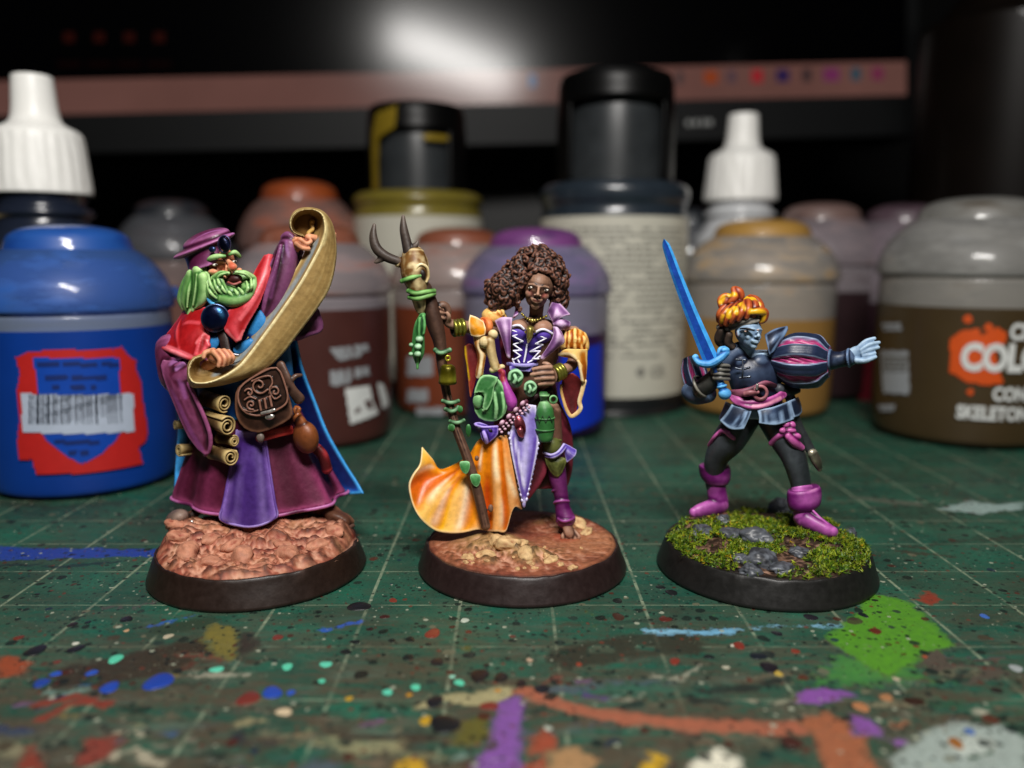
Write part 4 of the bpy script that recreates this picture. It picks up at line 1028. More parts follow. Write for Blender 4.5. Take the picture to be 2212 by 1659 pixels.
# ---------------------------------------------------------------- round bases
def base(fig, height, rim, rimhi, gfun, gcol, ragged, top_r=1.165, bot_r=1.275, seed=1, dry='#d2a48a'):
    cx, cy = fig.x0, fig.Y0
    prof = [(0, .004), (bot_r-.05, .004), (bot_r-.012, .012), (bot_r, .035)] + [(bot_r+(top_r-bot_r)*t, .035+(height-.055)*t) for t in np.linspace(.06, .97, 12)] + [(top_r-.006, height-.018), (top_r-.02, height-.014), (top_r-.05, height-.05), (0, height-.09)]
    v, f = lathe(prof, (cx, cy, 0), 160)
    a = np.arctan2(v[:, 1]-cy, v[:, 0]-cx); rr = np.hypot(v[:, 0]-cx, v[:, 1]-cy)
    P_ = np.stack([np.cos(a)*1.2, np.sin(a)*1.2, v[:, 2]], 1)
    up = np.clip(v[:, 2]/height, 0, 1)
    bumpy = np.clip(vnoise(P_, 5.0, seed, 3), 0, 1)**2*.05*np.clip((up-.55)*3, 0, 1) + .004*vnoise(P_, 9, seed+3, 2)*(rr > .5)
    rr2 = rr+bumpy; v[:, 0] = cx+rr2*np.cos(a); v[:, 1] = cy+rr2*np.sin(a)
    sel = (rr > top_r-.15) & (up > .8); v[sel, 2] += .02*vnoise(P_[sel], 6, seed+8, 3)
    me = np_mesh('base', v, f)
    w = np.clip(bumpy/.03, 0, 1)[:, None]*.6
    setcol(me, lin(rim)*(1-w)+lin(rimhi)*w)
    bo = link('base', me, RIMM, fig.root)
    # groundwork
    nr, na = 90, 260; V = []; R0 = top_r+.002
    rad = np.linspace(0, 1, nr)
    ga, gr = np.meshgrid(np.arange(na)*2*pi/na, rad)
    ga = ga.ravel(); gr = gr.ravel()
    rag = 1+ragged*vnoise(np.stack([np.cos(ga)*2, np.sin(ga)*2, 0*ga], 1), 3.0, seed+20, 4)
    x = R0*gr*rag*np.cos(ga); y = R0*gr*rag*np.sin(ga)
    z = gfun(x, y, gr); z = np.where(gr > .985, height-.05, z)
    V = np.stack([cx+x, cy+y, z], 1); Fc = []
    for i in range(nr-1):
        for j in range(na): Fc.append((i*na+j, i*na+(j+1) % na, (i+1)*na+(j+1) % na, (i+1)*na+j))
    me = np_mesh('groundwork', V, Fc)
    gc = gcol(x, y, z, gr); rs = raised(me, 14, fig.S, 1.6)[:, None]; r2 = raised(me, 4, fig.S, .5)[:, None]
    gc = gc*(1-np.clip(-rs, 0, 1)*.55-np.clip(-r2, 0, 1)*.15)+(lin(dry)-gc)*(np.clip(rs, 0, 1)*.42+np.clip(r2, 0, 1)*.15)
    setcol(me, np.clip(gc, 0, 1))
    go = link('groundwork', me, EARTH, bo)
    return bo, go
# ================================================================ figurine 1: robed scroll reader
W1 = Fig('figurine', 562, 9.72, 'robed green-bearded figurine in a plum hat holding up a long parchment scroll', doff=-42)
SKIN1 = dict(col='#a45a3c', hi='#d49470', lo='#6a2c1a')
def g1(x, y, r):
    p = np.stack([x, y, 0*x], 1)
    h = .35+.16*np.exp(-((y-.12)/.62)**2)+.10*(1-np.abs(vnoise(p*np.array([.8, 1.5, 1]), 2.6, 31, 3)))**3+.10*np.clip(vnoise(p, 4.2, 35, 2), 0, 1)+.05*np.abs(vnoise(p, 8.0, 32, 3))-.05+.03*np.abs(vnoise(p, 13, 34, 2))+.009*vnoise(p, 26, 33, 2)
    return np.where(r > .86, h*(1-np.clip((r-.86)/.14, 0, 1)**1.6)+(.30)*np.clip((r-.86)/.14, 0, 1)**1.6, h)
def c1(x, y, z, r):
    p = np.stack([x, y, z], 1); t = np.clip(.5+.9*vnoise(p, 4.0, 41, 3)+.5*vnoise(p, 11, 42, 2), 0, 1)[:, None]
    c = lin('#84392b')*(1-t)+lin('#a8694f')*t
    t2 = np.clip((vnoise(p, 6.5, 43, 3)+.05)*1.6, 0, 1)[:, None]; c = c*(1-t2*.45)+lin('#a8805a')*t2*.45
    t3 = np.clip((vnoise(p, 13, 44, 2)-.2)*2, 0, 1)[:, None]; return c*(1-t3*.4)+lin('#c08a70')*t3*.4
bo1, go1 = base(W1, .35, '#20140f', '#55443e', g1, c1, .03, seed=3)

_r1 = random.Random(4)
stones(W1, bo1, g1, [(-.85, -.30, .12), (-.62, -.58, .15), (-.30, -.80, .13), (.02, -.62, .17), (.28, -.86, .12), (.52, -.60, .15), (.80, -.40, .12), (.95, -.10, .10), (-.15, -.40, .12), (.38, -.35, .11), (-.45, -.30, .11), (-1.0, .0, .10)]+[(1.05*math.sqrt(_r1.random())*cos(a_), -.55-.45*_r1.random(), _r1.uniform(.025, .06)) for a_ in np.linspace(0, 2*pi, 26)], '#843c2e', '#b47c62')
# skirt of the robe
def hem1(th): return 14*np.exp(-((th-pi/2)/.7)**2) - 6*np.cos(th)
secs = [ringsec(540, 880, -55, 100, 70), ringsec(545, 925, -58, 118, 78, folds=8, amp=.02, ph=.6), ringsec(550, 985, -60, 140, 88, folds=8, amp=.055, ph=.6),
        ringsec(556, 1040, -60, 162, 96, folds=8, amp=.058, ph=.6), ringsec(561, 1078, -60, 178, 102, folds=8, amp=.066, ph=.6), ringsec(563, 1088, -60, 183, 105, folds=8, amp=.066, ph=.6, hem=hem1)]
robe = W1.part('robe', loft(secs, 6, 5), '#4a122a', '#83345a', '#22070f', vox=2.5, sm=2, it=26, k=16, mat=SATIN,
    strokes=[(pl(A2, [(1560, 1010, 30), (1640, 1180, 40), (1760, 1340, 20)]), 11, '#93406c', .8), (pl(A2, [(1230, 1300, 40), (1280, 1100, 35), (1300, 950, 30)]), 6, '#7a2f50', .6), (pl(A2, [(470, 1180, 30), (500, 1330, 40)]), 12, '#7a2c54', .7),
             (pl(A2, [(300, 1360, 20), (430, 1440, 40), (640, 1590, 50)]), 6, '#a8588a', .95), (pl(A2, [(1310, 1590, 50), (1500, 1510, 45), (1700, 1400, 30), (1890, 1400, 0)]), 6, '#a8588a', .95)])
hemr = [ringsec(563, 1089, -60, 184, 106, folds=8, amp=.066, ph=.6, hem=hem1)]
hp = cr(hemr[0], 3, True)
W1.part('hem', [tube(hp, 4.0, 8, 1, closed=True)], '#7e3260', '#b569a0', '#4a1838', it=8, k=6, parent=robe, mat=SATIN)
# tabard
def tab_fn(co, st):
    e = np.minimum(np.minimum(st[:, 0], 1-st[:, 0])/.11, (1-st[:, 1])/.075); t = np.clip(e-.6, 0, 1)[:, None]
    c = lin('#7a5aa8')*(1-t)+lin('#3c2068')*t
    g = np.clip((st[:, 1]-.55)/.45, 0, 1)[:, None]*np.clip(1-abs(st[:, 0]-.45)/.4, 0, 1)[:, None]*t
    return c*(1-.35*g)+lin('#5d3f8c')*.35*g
rows = [[(512, 930, 20), (527, 931, 26), (541, 932, 28), (556, 931, 26), (570, 929, 20)], [(503, 985, 26), (523, 987, 38), (541, 988, 41), (560, 987, 38), (578, 983, 27)],
        [(492, 1040, 33), (517, 1043, 48), (540, 1045, 51), (564, 1043, 48), (586, 1037, 34)], [(482, 1090, 40), (511, 1096, 56), (538, 1099, 59), (567, 1096, 56), (594, 1087, 40)],
        [(475, 1116, 44), (506, 1126, 60), (537, 1130, 63), (569, 1126, 60), (599, 1112, 44)], [(485, 1127, 45), (508, 1134, 60), (537, 1138, 64), (567, 1133, 60), (590, 1121, 46)]]
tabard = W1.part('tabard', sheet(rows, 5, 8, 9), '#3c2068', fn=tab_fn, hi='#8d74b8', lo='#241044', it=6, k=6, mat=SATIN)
border = [r[0] for r in rows]+rows[-1][1:-1]+[r[-1] for r in rows[::-1]]
W1.part('trim', [tube([(p[0], p[1], p[2]+3) for p in border], 3.2, 8, 3)], '#6a4a98', '#9a84c4', '#3c2068', parent=tabard, it=5, k=5, mat=SATIN)
# cloak
rows = []
for v, ul, ur, dl, dm, dr in ((735, 400, 640, -40, -70, -30), (800, 392, 655, -55, -95, -45), (870, 388, 682, -70, -115, -55), (935, 384, 708, -80, -125, -62), (1000, 379, 745, -80, -135, -66), (1040, 377, 771, -80, -140, -62), (1066, 375, 786, -80, -142, -55)):
    rows.append([(ul, v+8, dl), (ul+(ur-ul)*.25, v+4, dm+12), (ul+(ur-ul)*.5, v, dm), (ul+(ur-ul)*.75, v, dm+14), (ul+(ur-ul)*.92, v+2, dr-18), (ur, v, dr)])
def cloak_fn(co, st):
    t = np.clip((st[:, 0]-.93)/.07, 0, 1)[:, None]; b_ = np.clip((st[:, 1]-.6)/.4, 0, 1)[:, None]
    c = lin('#0a2f86')*(1-b_)+lin('#0e4fb0')*b_; c = np.where(st[:, :1] < .45, lin('#06245c'), c)  # left part darker: shade put into the cloak's blue
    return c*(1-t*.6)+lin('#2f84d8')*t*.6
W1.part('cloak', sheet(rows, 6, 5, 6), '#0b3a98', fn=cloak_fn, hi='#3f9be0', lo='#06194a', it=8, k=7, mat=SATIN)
# under-robe torso
secs = [ringsec(520, 620, -15, 52, 40), ringsec(516, 665, -15, 92, 52), ringsec(515, 720, -12, 108, 58), ringsec(522, 790, -18, 110, 62), ringsec(532, 850, -28, 106, 64), ringsec(540, 905, -45, 104, 66)]
torso = W1.part('under_robe', loft(secs, 4, 3)if 0 else [loft(secs, 4, 3), slab(pl(A1, [(960, 1330), (1000, 1220), (1080, 1080), (1130, 1120), (1160, 1210), (1090, 1330), (1010, 1400)]), 42, 14, 2, 5), slab(pl(A1, [(830, 1450), (900, 1400), (1000, 1360), (1040, 1400), (930, 1500), (850, 1510)]), 54, 12, 2, 4), slab(pl(A1, [(590, 1420), (620, 1340), (700, 1340), (690, 1430), (640, 1480)]), 56, 14, 2, 3), slab(pl(A1, [(1100, 1060), (1130, 900), (1165, 760), (1195, 900), (1170, 1080)]), 30, 14, 2, 3)],
    '#0e3a80', '#2a78b4', '#081236', vox=2.8, sm=3, it=14, k=9)
W1.part('cross_strap', [tube(pl(A1, [(700, 1260, 60), (735, 1350, 68), (760, 1470, 74)]), 10, up=(0, 0, 1), asp=.35)], '#2a1712', '#5c3a2c', '#120908', it=5, k=5)
W1.part('belt_buckle', [tube(pl(A1, [(790, 1470, 88), (830, 1510, 90), (880, 1520, 88)]), 3.2)], '#6f7078', '#c8c8cc', '#2a2a30', mat=METAL, it=4, k=4)
# red capelet: left drape, right lapel
rows = [pl(A1, [(385, 1060, -10), (450, 1060, 20), (530, 1060, 40), (620, 1050, 52)]), pl(A1, [(300, 1190, -12), (380, 1210, 34), (480, 1230, 54), (590, 1260, 60)]),
        pl(A1, [(185, 1340, -8), (300, 1360, 42), (440, 1370, 66), (610, 1340, 64)]), pl(A1, [(95, 1435, 0), (240, 1480, 52), (430, 1560, 76), (585, 1465, 70)])]
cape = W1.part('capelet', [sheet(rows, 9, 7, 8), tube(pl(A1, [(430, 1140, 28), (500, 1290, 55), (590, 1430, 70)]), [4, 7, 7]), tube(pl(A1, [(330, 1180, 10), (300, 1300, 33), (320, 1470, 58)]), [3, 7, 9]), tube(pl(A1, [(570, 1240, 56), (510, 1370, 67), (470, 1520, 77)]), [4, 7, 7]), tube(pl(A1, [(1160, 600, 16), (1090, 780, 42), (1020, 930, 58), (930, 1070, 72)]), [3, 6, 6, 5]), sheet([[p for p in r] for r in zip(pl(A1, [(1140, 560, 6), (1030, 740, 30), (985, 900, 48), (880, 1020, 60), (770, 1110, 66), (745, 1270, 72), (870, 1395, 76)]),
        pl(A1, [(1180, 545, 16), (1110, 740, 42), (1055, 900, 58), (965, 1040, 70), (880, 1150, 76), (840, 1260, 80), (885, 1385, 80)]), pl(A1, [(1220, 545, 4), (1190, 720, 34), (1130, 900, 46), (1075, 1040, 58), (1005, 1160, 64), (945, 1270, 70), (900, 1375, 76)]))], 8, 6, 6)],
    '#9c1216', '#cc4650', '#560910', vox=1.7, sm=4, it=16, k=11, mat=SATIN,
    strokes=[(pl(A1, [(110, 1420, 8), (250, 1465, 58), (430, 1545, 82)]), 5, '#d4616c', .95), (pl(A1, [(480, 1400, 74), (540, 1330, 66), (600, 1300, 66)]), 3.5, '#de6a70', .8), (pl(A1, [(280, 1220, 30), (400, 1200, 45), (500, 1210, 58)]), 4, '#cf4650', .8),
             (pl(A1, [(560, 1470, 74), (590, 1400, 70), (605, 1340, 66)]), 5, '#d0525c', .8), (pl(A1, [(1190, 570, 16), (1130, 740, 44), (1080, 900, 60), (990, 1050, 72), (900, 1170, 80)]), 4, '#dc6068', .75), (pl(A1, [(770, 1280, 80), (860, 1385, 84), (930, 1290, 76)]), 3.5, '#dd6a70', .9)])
W1.part('rolled_hem', [tube(pl(A1, [(95, 1432, 4), (180, 1462, 38), (260, 1492, 60), (350, 1530, 72), (440, 1565, 80)]), [3, 5, 5.5, 5.5, 4])], '#b02a34', '#e07a84', '#6a1018', parent=cape, it=6, k=6, mat=SATIN)
# brooch
br = W1.part('brooch', [blob(A1(655, 1160, 76), (29, 29, 13), yaw=-8, n=24)], '#071233', '#1c3c74', '#04081a', mat=METAL, it=6, k=8, strokes=[([A1(700, 1075, 88), A1(735, 1140, 88)], 6, '#3a78a8', .7)])  # stroke paints the lamp's highlight into the brooch colour
W1.part('brooch_rim', [torus(A1(655, 1160, 76), (.12, .1, 1), 28.5, 3.0, 36)], '#101c3c', '#6a7fa8', '#060a18', mat=METAL, it=4, k=5, parent=br)
W1.part('knotted_cord', [tube(pl(A1, [(550, 930, 45), (600, 935, 52)]), 5), tube(pl(A1, [(590, 940, 50), (600, 990, 58), (640, 1030, 66)]), 5)], '#1c5fa4', '#58b4e6', '#0a2450', vox=1.4, it=5, k=5)
# raised arm sleeve with its hanging end
slv = W1.part('sleeve', [tube([(560, 715, -5), (585, 660, 2), (608, 590, 6), (624, 530, 8)], [48, 46, 36, 23], 18), tube([(612, 512, 8), (622, 507, 14), (636, 520, 14), (650, 545, 2)], [7, 8, 8, 7]), tube([(606, 530, 30), (594, 580, 40), (575, 640, 46), (566, 690, 40)], [4, 6, 7, 5]), tube([(620, 545, 30), (612, 600, 36), (600, 650, 40), (590, 710, 34)], [3, 5, 6, 5]), tube([(590, 560, 24), (574, 600, 34), (558, 650, 36)], [3, 5, 4]),
        slab(pl(A1, [(1480, 520), (1500, 640), (1560, 860), (1640, 1080), (1690, 1235), (1660, 1290), (1560, 1320), (1440, 1370), (1300, 1240), (1140, 1240), (1130, 900), (1250, 620)]), -12, 46, 2, 6), tube(pl(A1, [(1450, 1360, 5), (1560, 1315, 8), (1680, 1260, 4), (1640, 1090, 0)]), 6)],
    '#3a1228', '#78426a', '#1a0712', vox=2.0, sm=3, it=18, k=10, mat=SATIN,
    strokes=[(pl(A1, [(1330, 360, 30), (1340, 470, 36), (1370, 560, 40)]), 5, '#9a68a4', .9), (pl(A1, [(1240, 600, 42), (1220, 760, 46), (1190, 950, 46)]), 6, '#6a3460', .7), (pl(A1, [(1300, 480, 36), (1310, 620, 42)]), 4, '#7c4a82', .7)])
# hanging sleeve of the lower arm
W1.part('sleeve', [tube([(368, 752, 0), (374, 790, 18), (384, 815, 30), (408, 800, 44), (436, 778, 52)], [34, 36, 36, 26, 15], 18), tube(pl(A2, [(170, 60, 30), (230, 40, 46), (330, 10, 60)]), 6), tube(pl(A2, [(160, 130, 30), (250, 110, 52), (360, 70, 64)]), 6), tube(pl(A2, [(180, 220, 34), (280, 260, 56), (330, 420, 60)]), 6),
        slab(pl(A2, [(150, 40), (150, 200), (255, 470), (395, 790), (555, 965), (625, 890), (600, 700), (540, 520), (430, 330), (400, 120)]), 34, 44, 2, 10), tube(pl(A2, [(400, 280, 62), (470, 420, 66), (560, 620, 66), (610, 780, 64), (605, 900, 56), (560, 960, 44)]), 5.5)],
    '#4c162e', '#8c4870', '#1c0712', vox=2.0, sm=3, it=18, k=10, mat=SATIN,
    strokes=[(pl(A2, [(200, 130, 50), (250, 60, 56), (310, 40, 60)]), 4.5, '#9a5e96', .9), (pl(A2, [(280, 130, 62), (340, 80, 66), (380, 60, 70)]), 4.5, '#a068a0', .9), (pl(A2, [(200, 200, 46), (280, 400, 58), (400, 700, 62), (520, 900, 58)]), 6, '#7c3c70', .8), (pl(A2, [(320, 240, 62), (370, 400, 64)]), 6, '#8a4c84', .6)])
# the parchment scroll
Nn_ = [(1520, 365), (1410, 318), (1388, 215), (1450, 128), (1570, 100), (1685, 150), (1722, 290), (1690, 430), (1605, 600), (1475, 830), (1305, 1080), (1125, 1330), (965, 1540), (870, 1640), (700, 1745), (540, 1790), (425, 1765), (402, 1650), (450, 1555), (560, 1515)]
Ff_ = [(1500, 340), (1440, 300), (1440, 235), (1480, 185), (1560, 165), (1625, 210), (1620, 310), (1555, 420), (1488, 590), (1362, 800), (1190, 1045), (1015, 1280), (850, 1495), (720, 1580), (620, 1620), (560, 1640), (520, 1630), (510, 1600), (520, 1580), (570, 1550)]
Bb_ = [(1535, 385), (1395, 325), (1374, 212), (1440, 112), (1572, 88), (1705, 128), (1795, 250), (1832, 430), (1830, 620), (1775, 860), (1665, 1050), (1485, 1290), (1295, 1530), (1090, 1690), (800, 1795), (535, 1832), (410, 1812), (382, 1650), (432, 1538), (562, 1498)]
dN = [40, 42, 44, 46, 46, 46, 50, 54, 60, 66, 72, 80, 88, 96, 106, 112, 112, 108, 104, 100]
dF = [-14, -14, -14, -14, -14, -14, -6, 4, 16, 28, 38, 46, 52, 58, 62, 64, 64, 66, 70, 80]
secs = []
for a, b_, c_, n_, f_ in zip(Nn_, Ff_, Bb_, dN, dF):
    N3, F3, B3 = np.array(A1(*a, n_)), np.array(A1(*b_, f_)), np.array(A1(*c_, (n_+f_)/2-14))
    nf = (N3+F3)/2+np.array([0, 2, -7]); nb = (N3+B3)/2+np.array([3, 2, 6]); bf = (B3+F3)/2+np.array([2, 1, -6])
    secs.append([F3, nf, N3-np.array([1.2, 0, 0]), N3+np.array([1.2, 1, 0]), nb, B3, bf])
inner = np.array([A1(*p, d_+4) for p, d_ in zip(Ff_[6:15], dF[6:15])])
innr = [tuple((np.array(A1(*a, n_))+np.array(A1(*b_, f_)))/2) for a, b_, n_, f_ in zip(Nn_[7:15], Ff_[7:15], dN[7:15], dF[7:15])]
edge = [A1(*p, d_) for p, d_ in zip(Nn_, dN)]
scroll = W1.part('scroll', loft(secs, 6, 3), '#967a48', '#d2bc84', '#5a3c16', vox=1.5, sm=2, it=12, k=9, mat=PAINT, rnd=.15,
    strokes=[(innr, 11, '#858e90', .9), (edge, 3.4, '#e0d09e', .95), (edge[:8], 7, '#d4c088', .8), ([A1(*p, 30) for p in Bb_[6:14]], 5, '#6e5226', .6), ([A1(*p, 40) for p in Bb_[13:18]], 4, '#cdb680', .9), ([A1(1540, 250, 5), A1(1590, 330, 8)], 9, '#6a4a1c', .7)])
W1.part('scroll_curl', [blob(A1(1535, 250, -10), (32, 32, 6)), tube(pl(A1, [(1590, 250, 0), (1600, 300, 4), (1560, 340, 14), (1580, 400, 16)]), 5), blob(A1(1595, 230, 0), 6)], '#7a5628', '#b8924e', '#3a260c', vox=1.4, it=5, k=5, parent=scroll)
# body: head, hands and feet
HW, Lh = head((475, 574, 22), 42, (.38, .06, .92), (.08, -1, .0), nose=1.0, brow=.9)
prims = HW+[blob((502, 577, 70), (11.5, 9.5, 11)), tube([(493, 564, 62), (498, 570, 67), (502, 577, 70)], [5, 7, 9.5]), blob((460, 587, 54), (11, 6.5, 8)), blob((517, 584, 46), (7, 6, 8)), tube([(462, 610, 20), (470, 650, 5), (495, 720, -20), (530, 850, -50), (550, 960, -60)], [24, 26, 40, 50, 60]), tube([(500, 690, -10), (440, 720, 0), (395, 790, 15), (425, 800, 40), (470, 778, 84)], [26, 22, 20, 14, 11]), tube([(500, 690, -10), (570, 680, -8), (600, 610, 4), (620, 540, 6), A1(1400, 470, 14)], [26, 24, 20, 14, 12]), tube([(520, 950, -50), (470, 1040, -50), (430, 1100, -30), A3(350, 490, 0)], [36, 20, 11, 11]), tube([(570, 950, -50), (660, 1050, -50), A3(1720, 390, -36)], [40, 24, 16]),
    tube(pl(A1, [(1385, 560, 10), (1420, 470, 14), (1475, 440, 18)]), [15, 14, 14]), blob(A1(1490, 430, 20), (22, 15, 15), rot=15), tube(pl(A1, [(1480, 400, 30), (1540, 440, 34), (1580, 420, 30)]), 5.5), tube(pl(A1, [(1440, 440, 34), (1500, 480, 38), (1560, 490, 32)]), 5.5),
    tube(pl(A1, [(1560, 380, 24), (1690, 400, 0), (1800, 400, -10), (1812, 345, -4)]), [9, 8, 6, 4.5]), tube(pl(A1, [(1700, 440, -6), (1800, 430, -8), (1805, 400, 0)]), 5),
    blob(A1(690, 1540, 92), (27, 16, 15), rot=12), tube(pl(A1, [(640, 1480, 94), (560, 1500, 104), (545, 1545, 108)]), [8, 6.5, 5])]
for k_, (a, b_, c_) in enumerate((((640, 1490, 104), (700, 1560, 112), (690, 1625, 112)), ((690, 1480, 104), (745, 1550, 112), (735, 1620, 110)), ((740, 1480, 102), (790, 1540, 108), (775, 1605, 106)), ((780, 1490, 98), (825, 1540, 102), (815, 1590, 100)))):
    prims.append(tube([A1(*a), A1(*b_), A1(*c_)], [7, 6.5, 5]))
prims += [blob(A3(320, 480, 10), (24, 15, 30), rot=-20), blob(A3(1850, 470, -20), (36, 17, 40), rot=18), tube(pl(A3, [(1700, 380, -40), (1800, 440, -20), (1900, 520, 10)]), [22, 20, 15])]
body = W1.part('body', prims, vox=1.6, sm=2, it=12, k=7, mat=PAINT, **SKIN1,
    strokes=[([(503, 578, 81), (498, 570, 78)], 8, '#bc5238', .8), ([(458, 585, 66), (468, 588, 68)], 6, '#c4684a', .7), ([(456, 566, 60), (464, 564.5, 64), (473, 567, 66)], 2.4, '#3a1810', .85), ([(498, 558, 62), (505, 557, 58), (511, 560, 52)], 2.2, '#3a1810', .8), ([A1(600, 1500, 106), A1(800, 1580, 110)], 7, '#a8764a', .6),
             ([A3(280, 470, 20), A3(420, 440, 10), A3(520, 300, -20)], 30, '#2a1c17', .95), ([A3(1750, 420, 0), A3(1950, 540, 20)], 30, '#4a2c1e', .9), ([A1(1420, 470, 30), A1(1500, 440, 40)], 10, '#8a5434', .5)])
for (x, y, d_) in ((464.5, 572, 62), (506, 565, 57)):
    e = W1.part('eye', [blob((x, y, d_), (5.4, 2.9, 3.4), rot=-10, n=12)], '#e2ddd0', parent=body)
    W1.part('pupil', [blob((x+2.2, y-.3, d_+3.0), (2.2, 2.3, 1.4), n=10)], '#0c0a0a', parent=body)
# beard, moustache, brows and hair in green
BG = dict(col='#518740', hi='#a6cc86', lo='#1a4018')
def T1(x, y, d=0.0): return (323.7+.3407*x, 431.8+.3407*y, d)
bp_ = [tube([T1(345, 430, 40), T1(352, 480, 46), T1(362, 540, 50), T1(400, 600, 56), T1(450, 632, 62)], [5, 10, 13, 14, 12]), tube([T1(450, 622, 62), T1(530, 638, 68), T1(605, 612, 64), T1(648, 550, 54), T1(655, 500, 48)], [14, 15, 14, 11, 8]),
    blob((520, 604, 36), (22, 20, 14)), blob(T1(495, 585, 60), (26, 15, 15)), blob(T1(425, 545, 54), (17, 20, 14)), blob(T1(612, 560, 56), (13, 16, 12)), tube([T1(500, 465, 72), T1(450, 468, 68), T1(405, 500, 58)], [4, 7, 8]), tube([T1(545, 458, 72), T1(600, 462, 64), T1(652, 492, 50)], [4, 6, 7]), tube([T1(440, 480, 62), T1(455, 540, 66), T1(485, 580, 70)], [8, 9, 8])]
for q in ([(372, 470), (385, 540), (428, 602)], [(405, 500), (428, 562), (480, 612)], [(448, 500), (462, 565), (520, 618)], [(478, 565), (508, 592), (545, 640)], [(530, 562), (555, 595), (560, 640)], [(560, 556), (585, 585), (598, 622)], [(612, 515), (622, 562), (600, 606)], [(640, 500), (645, 545), (630, 585)], [(360, 520), (385, 590), (440, 636)], [(500, 600), (530, 620), (590, 626)], [(425, 488), (440, 530), (450, 570)]):
    bp_.append(tube([T1(*p_, d_) for p_, d_ in zip(q, (66, 77, 70))], [2, 4.2, 1.6], 8, 4))
for q in ([(490, 463), (450, 474), (415, 505)], [(555, 460), (605, 470), (645, 500)]): bp_.append(tube([T1(*p_, d_) for p_, d_ in zip(q, (78, 75, 66))], [1.5, 3.2, 2], 8, 4))
beard = W1.part('beard', bp_, vox=1.1, sm=3, it=9, k=4.5, mat=SATIN, **BG)
W1.part('mouth', [blob((506, 603, 58), (18, 11, 13), rot=-5)], '#3a1210', parent=body)
W1.part('lip', [tube([(493, 610, 70), (505, 614, 73), (519, 609.5, 68)], 2.8)], '#8a3c38', '#b8706a', '#5c201c', parent=body, it=4, k=4)
W1.part('eyebrow', [tube([(446, 565, 54), (455, 558, 62), (468, 554, 68), (486, 553, 68)], [3, 5.5, 6, 3.5])], parent=body, it=5, k=5, **BG)
W1.part('eyebrow', [tube([(495, 550, 68), (507, 545, 62), (518, 554, 50)], [3.5, 5.5, 4])], parent=body, it=5, k=5, **BG)
hp_ = []
for q in ([(520, 690, 36), (470, 800, 30), (430, 950, 24), (400, 1140, 22)], [(490, 700, 46), (500, 850, 42), (480, 980, 38), (440, 1090, 34)], [(450, 720, 20), (380, 850, 6), (335, 980, 0), (350, 1080, 0)], [(530, 760, 52), (545, 900, 50), (520, 1000, 46), (470, 1060, 40)], [(430, 740, 32), (400, 880, 28), (370, 1000, 22), (390, 1110, 18)]):
    hp_.append(tube(pl(A1, q), [13, 14, 11, 4], 10))
for q in ([(480, 740, 58), (470, 880, 54), (440, 1040, 44)], [(430, 760, 42), (400, 900, 40), (385, 1060, 32)], [(525, 770, 62), (530, 900, 60), (500, 1000, 52)]): hp_.append(tube(pl(A1, q), [2.5, 3.5, 2], 8))
W1.part('hair', hp_, vox=1.3, sm=2, it=10, k=5, mat=SATIN, **BG)
# hat
hat = W1.part('hat', [loft([ringsec(450, 574, 18, 44, 44, 24, rot=-.34), ringsec(446, 552, 14, 46, 45, 24, rot=-.36), ringsec(442, 532, 8, 50, 48, 24, rot=-.38)], 3, 2), blob((441, 531, 6), (72, 11, 60), rot=-22, n=28), blob((446, 518, 2), (54, 20, 48), rot=-20, n=24)],
    '#541a3c', '#a0608f', '#2c0a22', vox=1.5, sm=2, it=18, k=9, mat=SATIN, strokes=[(pl(A1, [(270, 570, 50), (420, 450, 66), (600, 385, 66), (850, 335, 20)]), 4, '#a868a4', .85), (pl(A1, [(400, 440, 40), (520, 350, 40), (700, 310, 30)]), 3, '#9c5c98', .7), (pl(A1, [(330, 500, 50), (470, 390, 56), (640, 335, 50)]), 2.5, '#8f4f8a', .6)])
W1.part('hat_jewel', [blob(A1(745, 445, 70), (11, 17, 7), rot=-18, n=18)], '#060a20', '#26376c', '#030512', parent=hat, mat=METAL, it=5, k=5)
W1.part('hat_jewel', [blob(A1(630, 495, 68), (8, 7, 5), n=14)], '#16264c', '#44587e', '#080c1c', parent=hat, mat=METAL, it=4, k=4)
W1.part('jewel_mount', [tube([A1(745+58*cos(t), 445+80*sin(t), 68) for t in np.arange(20)*2*pi/20], 2.2, 7, 1, closed=True)], '#241c3a', '#5a5a80', '#0c0818', parent=hat, mat=METAL, it=4, k=4)
# satchel with tooled flap
LE = dict(col='#2c170f', hi='#6a4634', lo='#0e0604')
bag = W1.part('satchel', [slab(pl(A2, [(880, 300), (1050, 170), (1240, 110), (1340, 300), (1408, 520), (1385, 610), (1250, 690), (1080, 748), (940, 705), (862, 590), (848, 430)]), 44, 56, 2, 8)], vox=1.8, sm=4, it=14, k=9, mat=SATIN, **LE)
flapo = pl(A2, [(900, 310), (1060, 190), (1250, 120), (1335, 290), (1358, 420), (1300, 500), (1110, 578), (960, 555), (885, 450)])
rel = [slab(flapo, 77, 9, 2, 4), tube([(p[0], p[1], 84) for p in flapo], 2.6, 8, 3, closed=True)]
def spiral(cx_, cy_, r0, turns, ph, d_, flip=1):
    return [A2(cx_+flip*r0*(1-t*.85)*cos(ph+t*turns*2*pi), cy_+r0*(1-t*.85)*sin(ph+t*turns*2*pi), d_) for t in np.linspace(0, 1, 14)]
for a in ((1085, 290, 85, 1.3, .5, 89), (1235, 350, 60, 1.2, 2.5, 88), (1005, 475, 50, 1.2, 1.2, 87), (985, 360, 45, 1.0, 3.5, 87)): rel.append(tube(spiral(*a), 2.4, 7, 2))
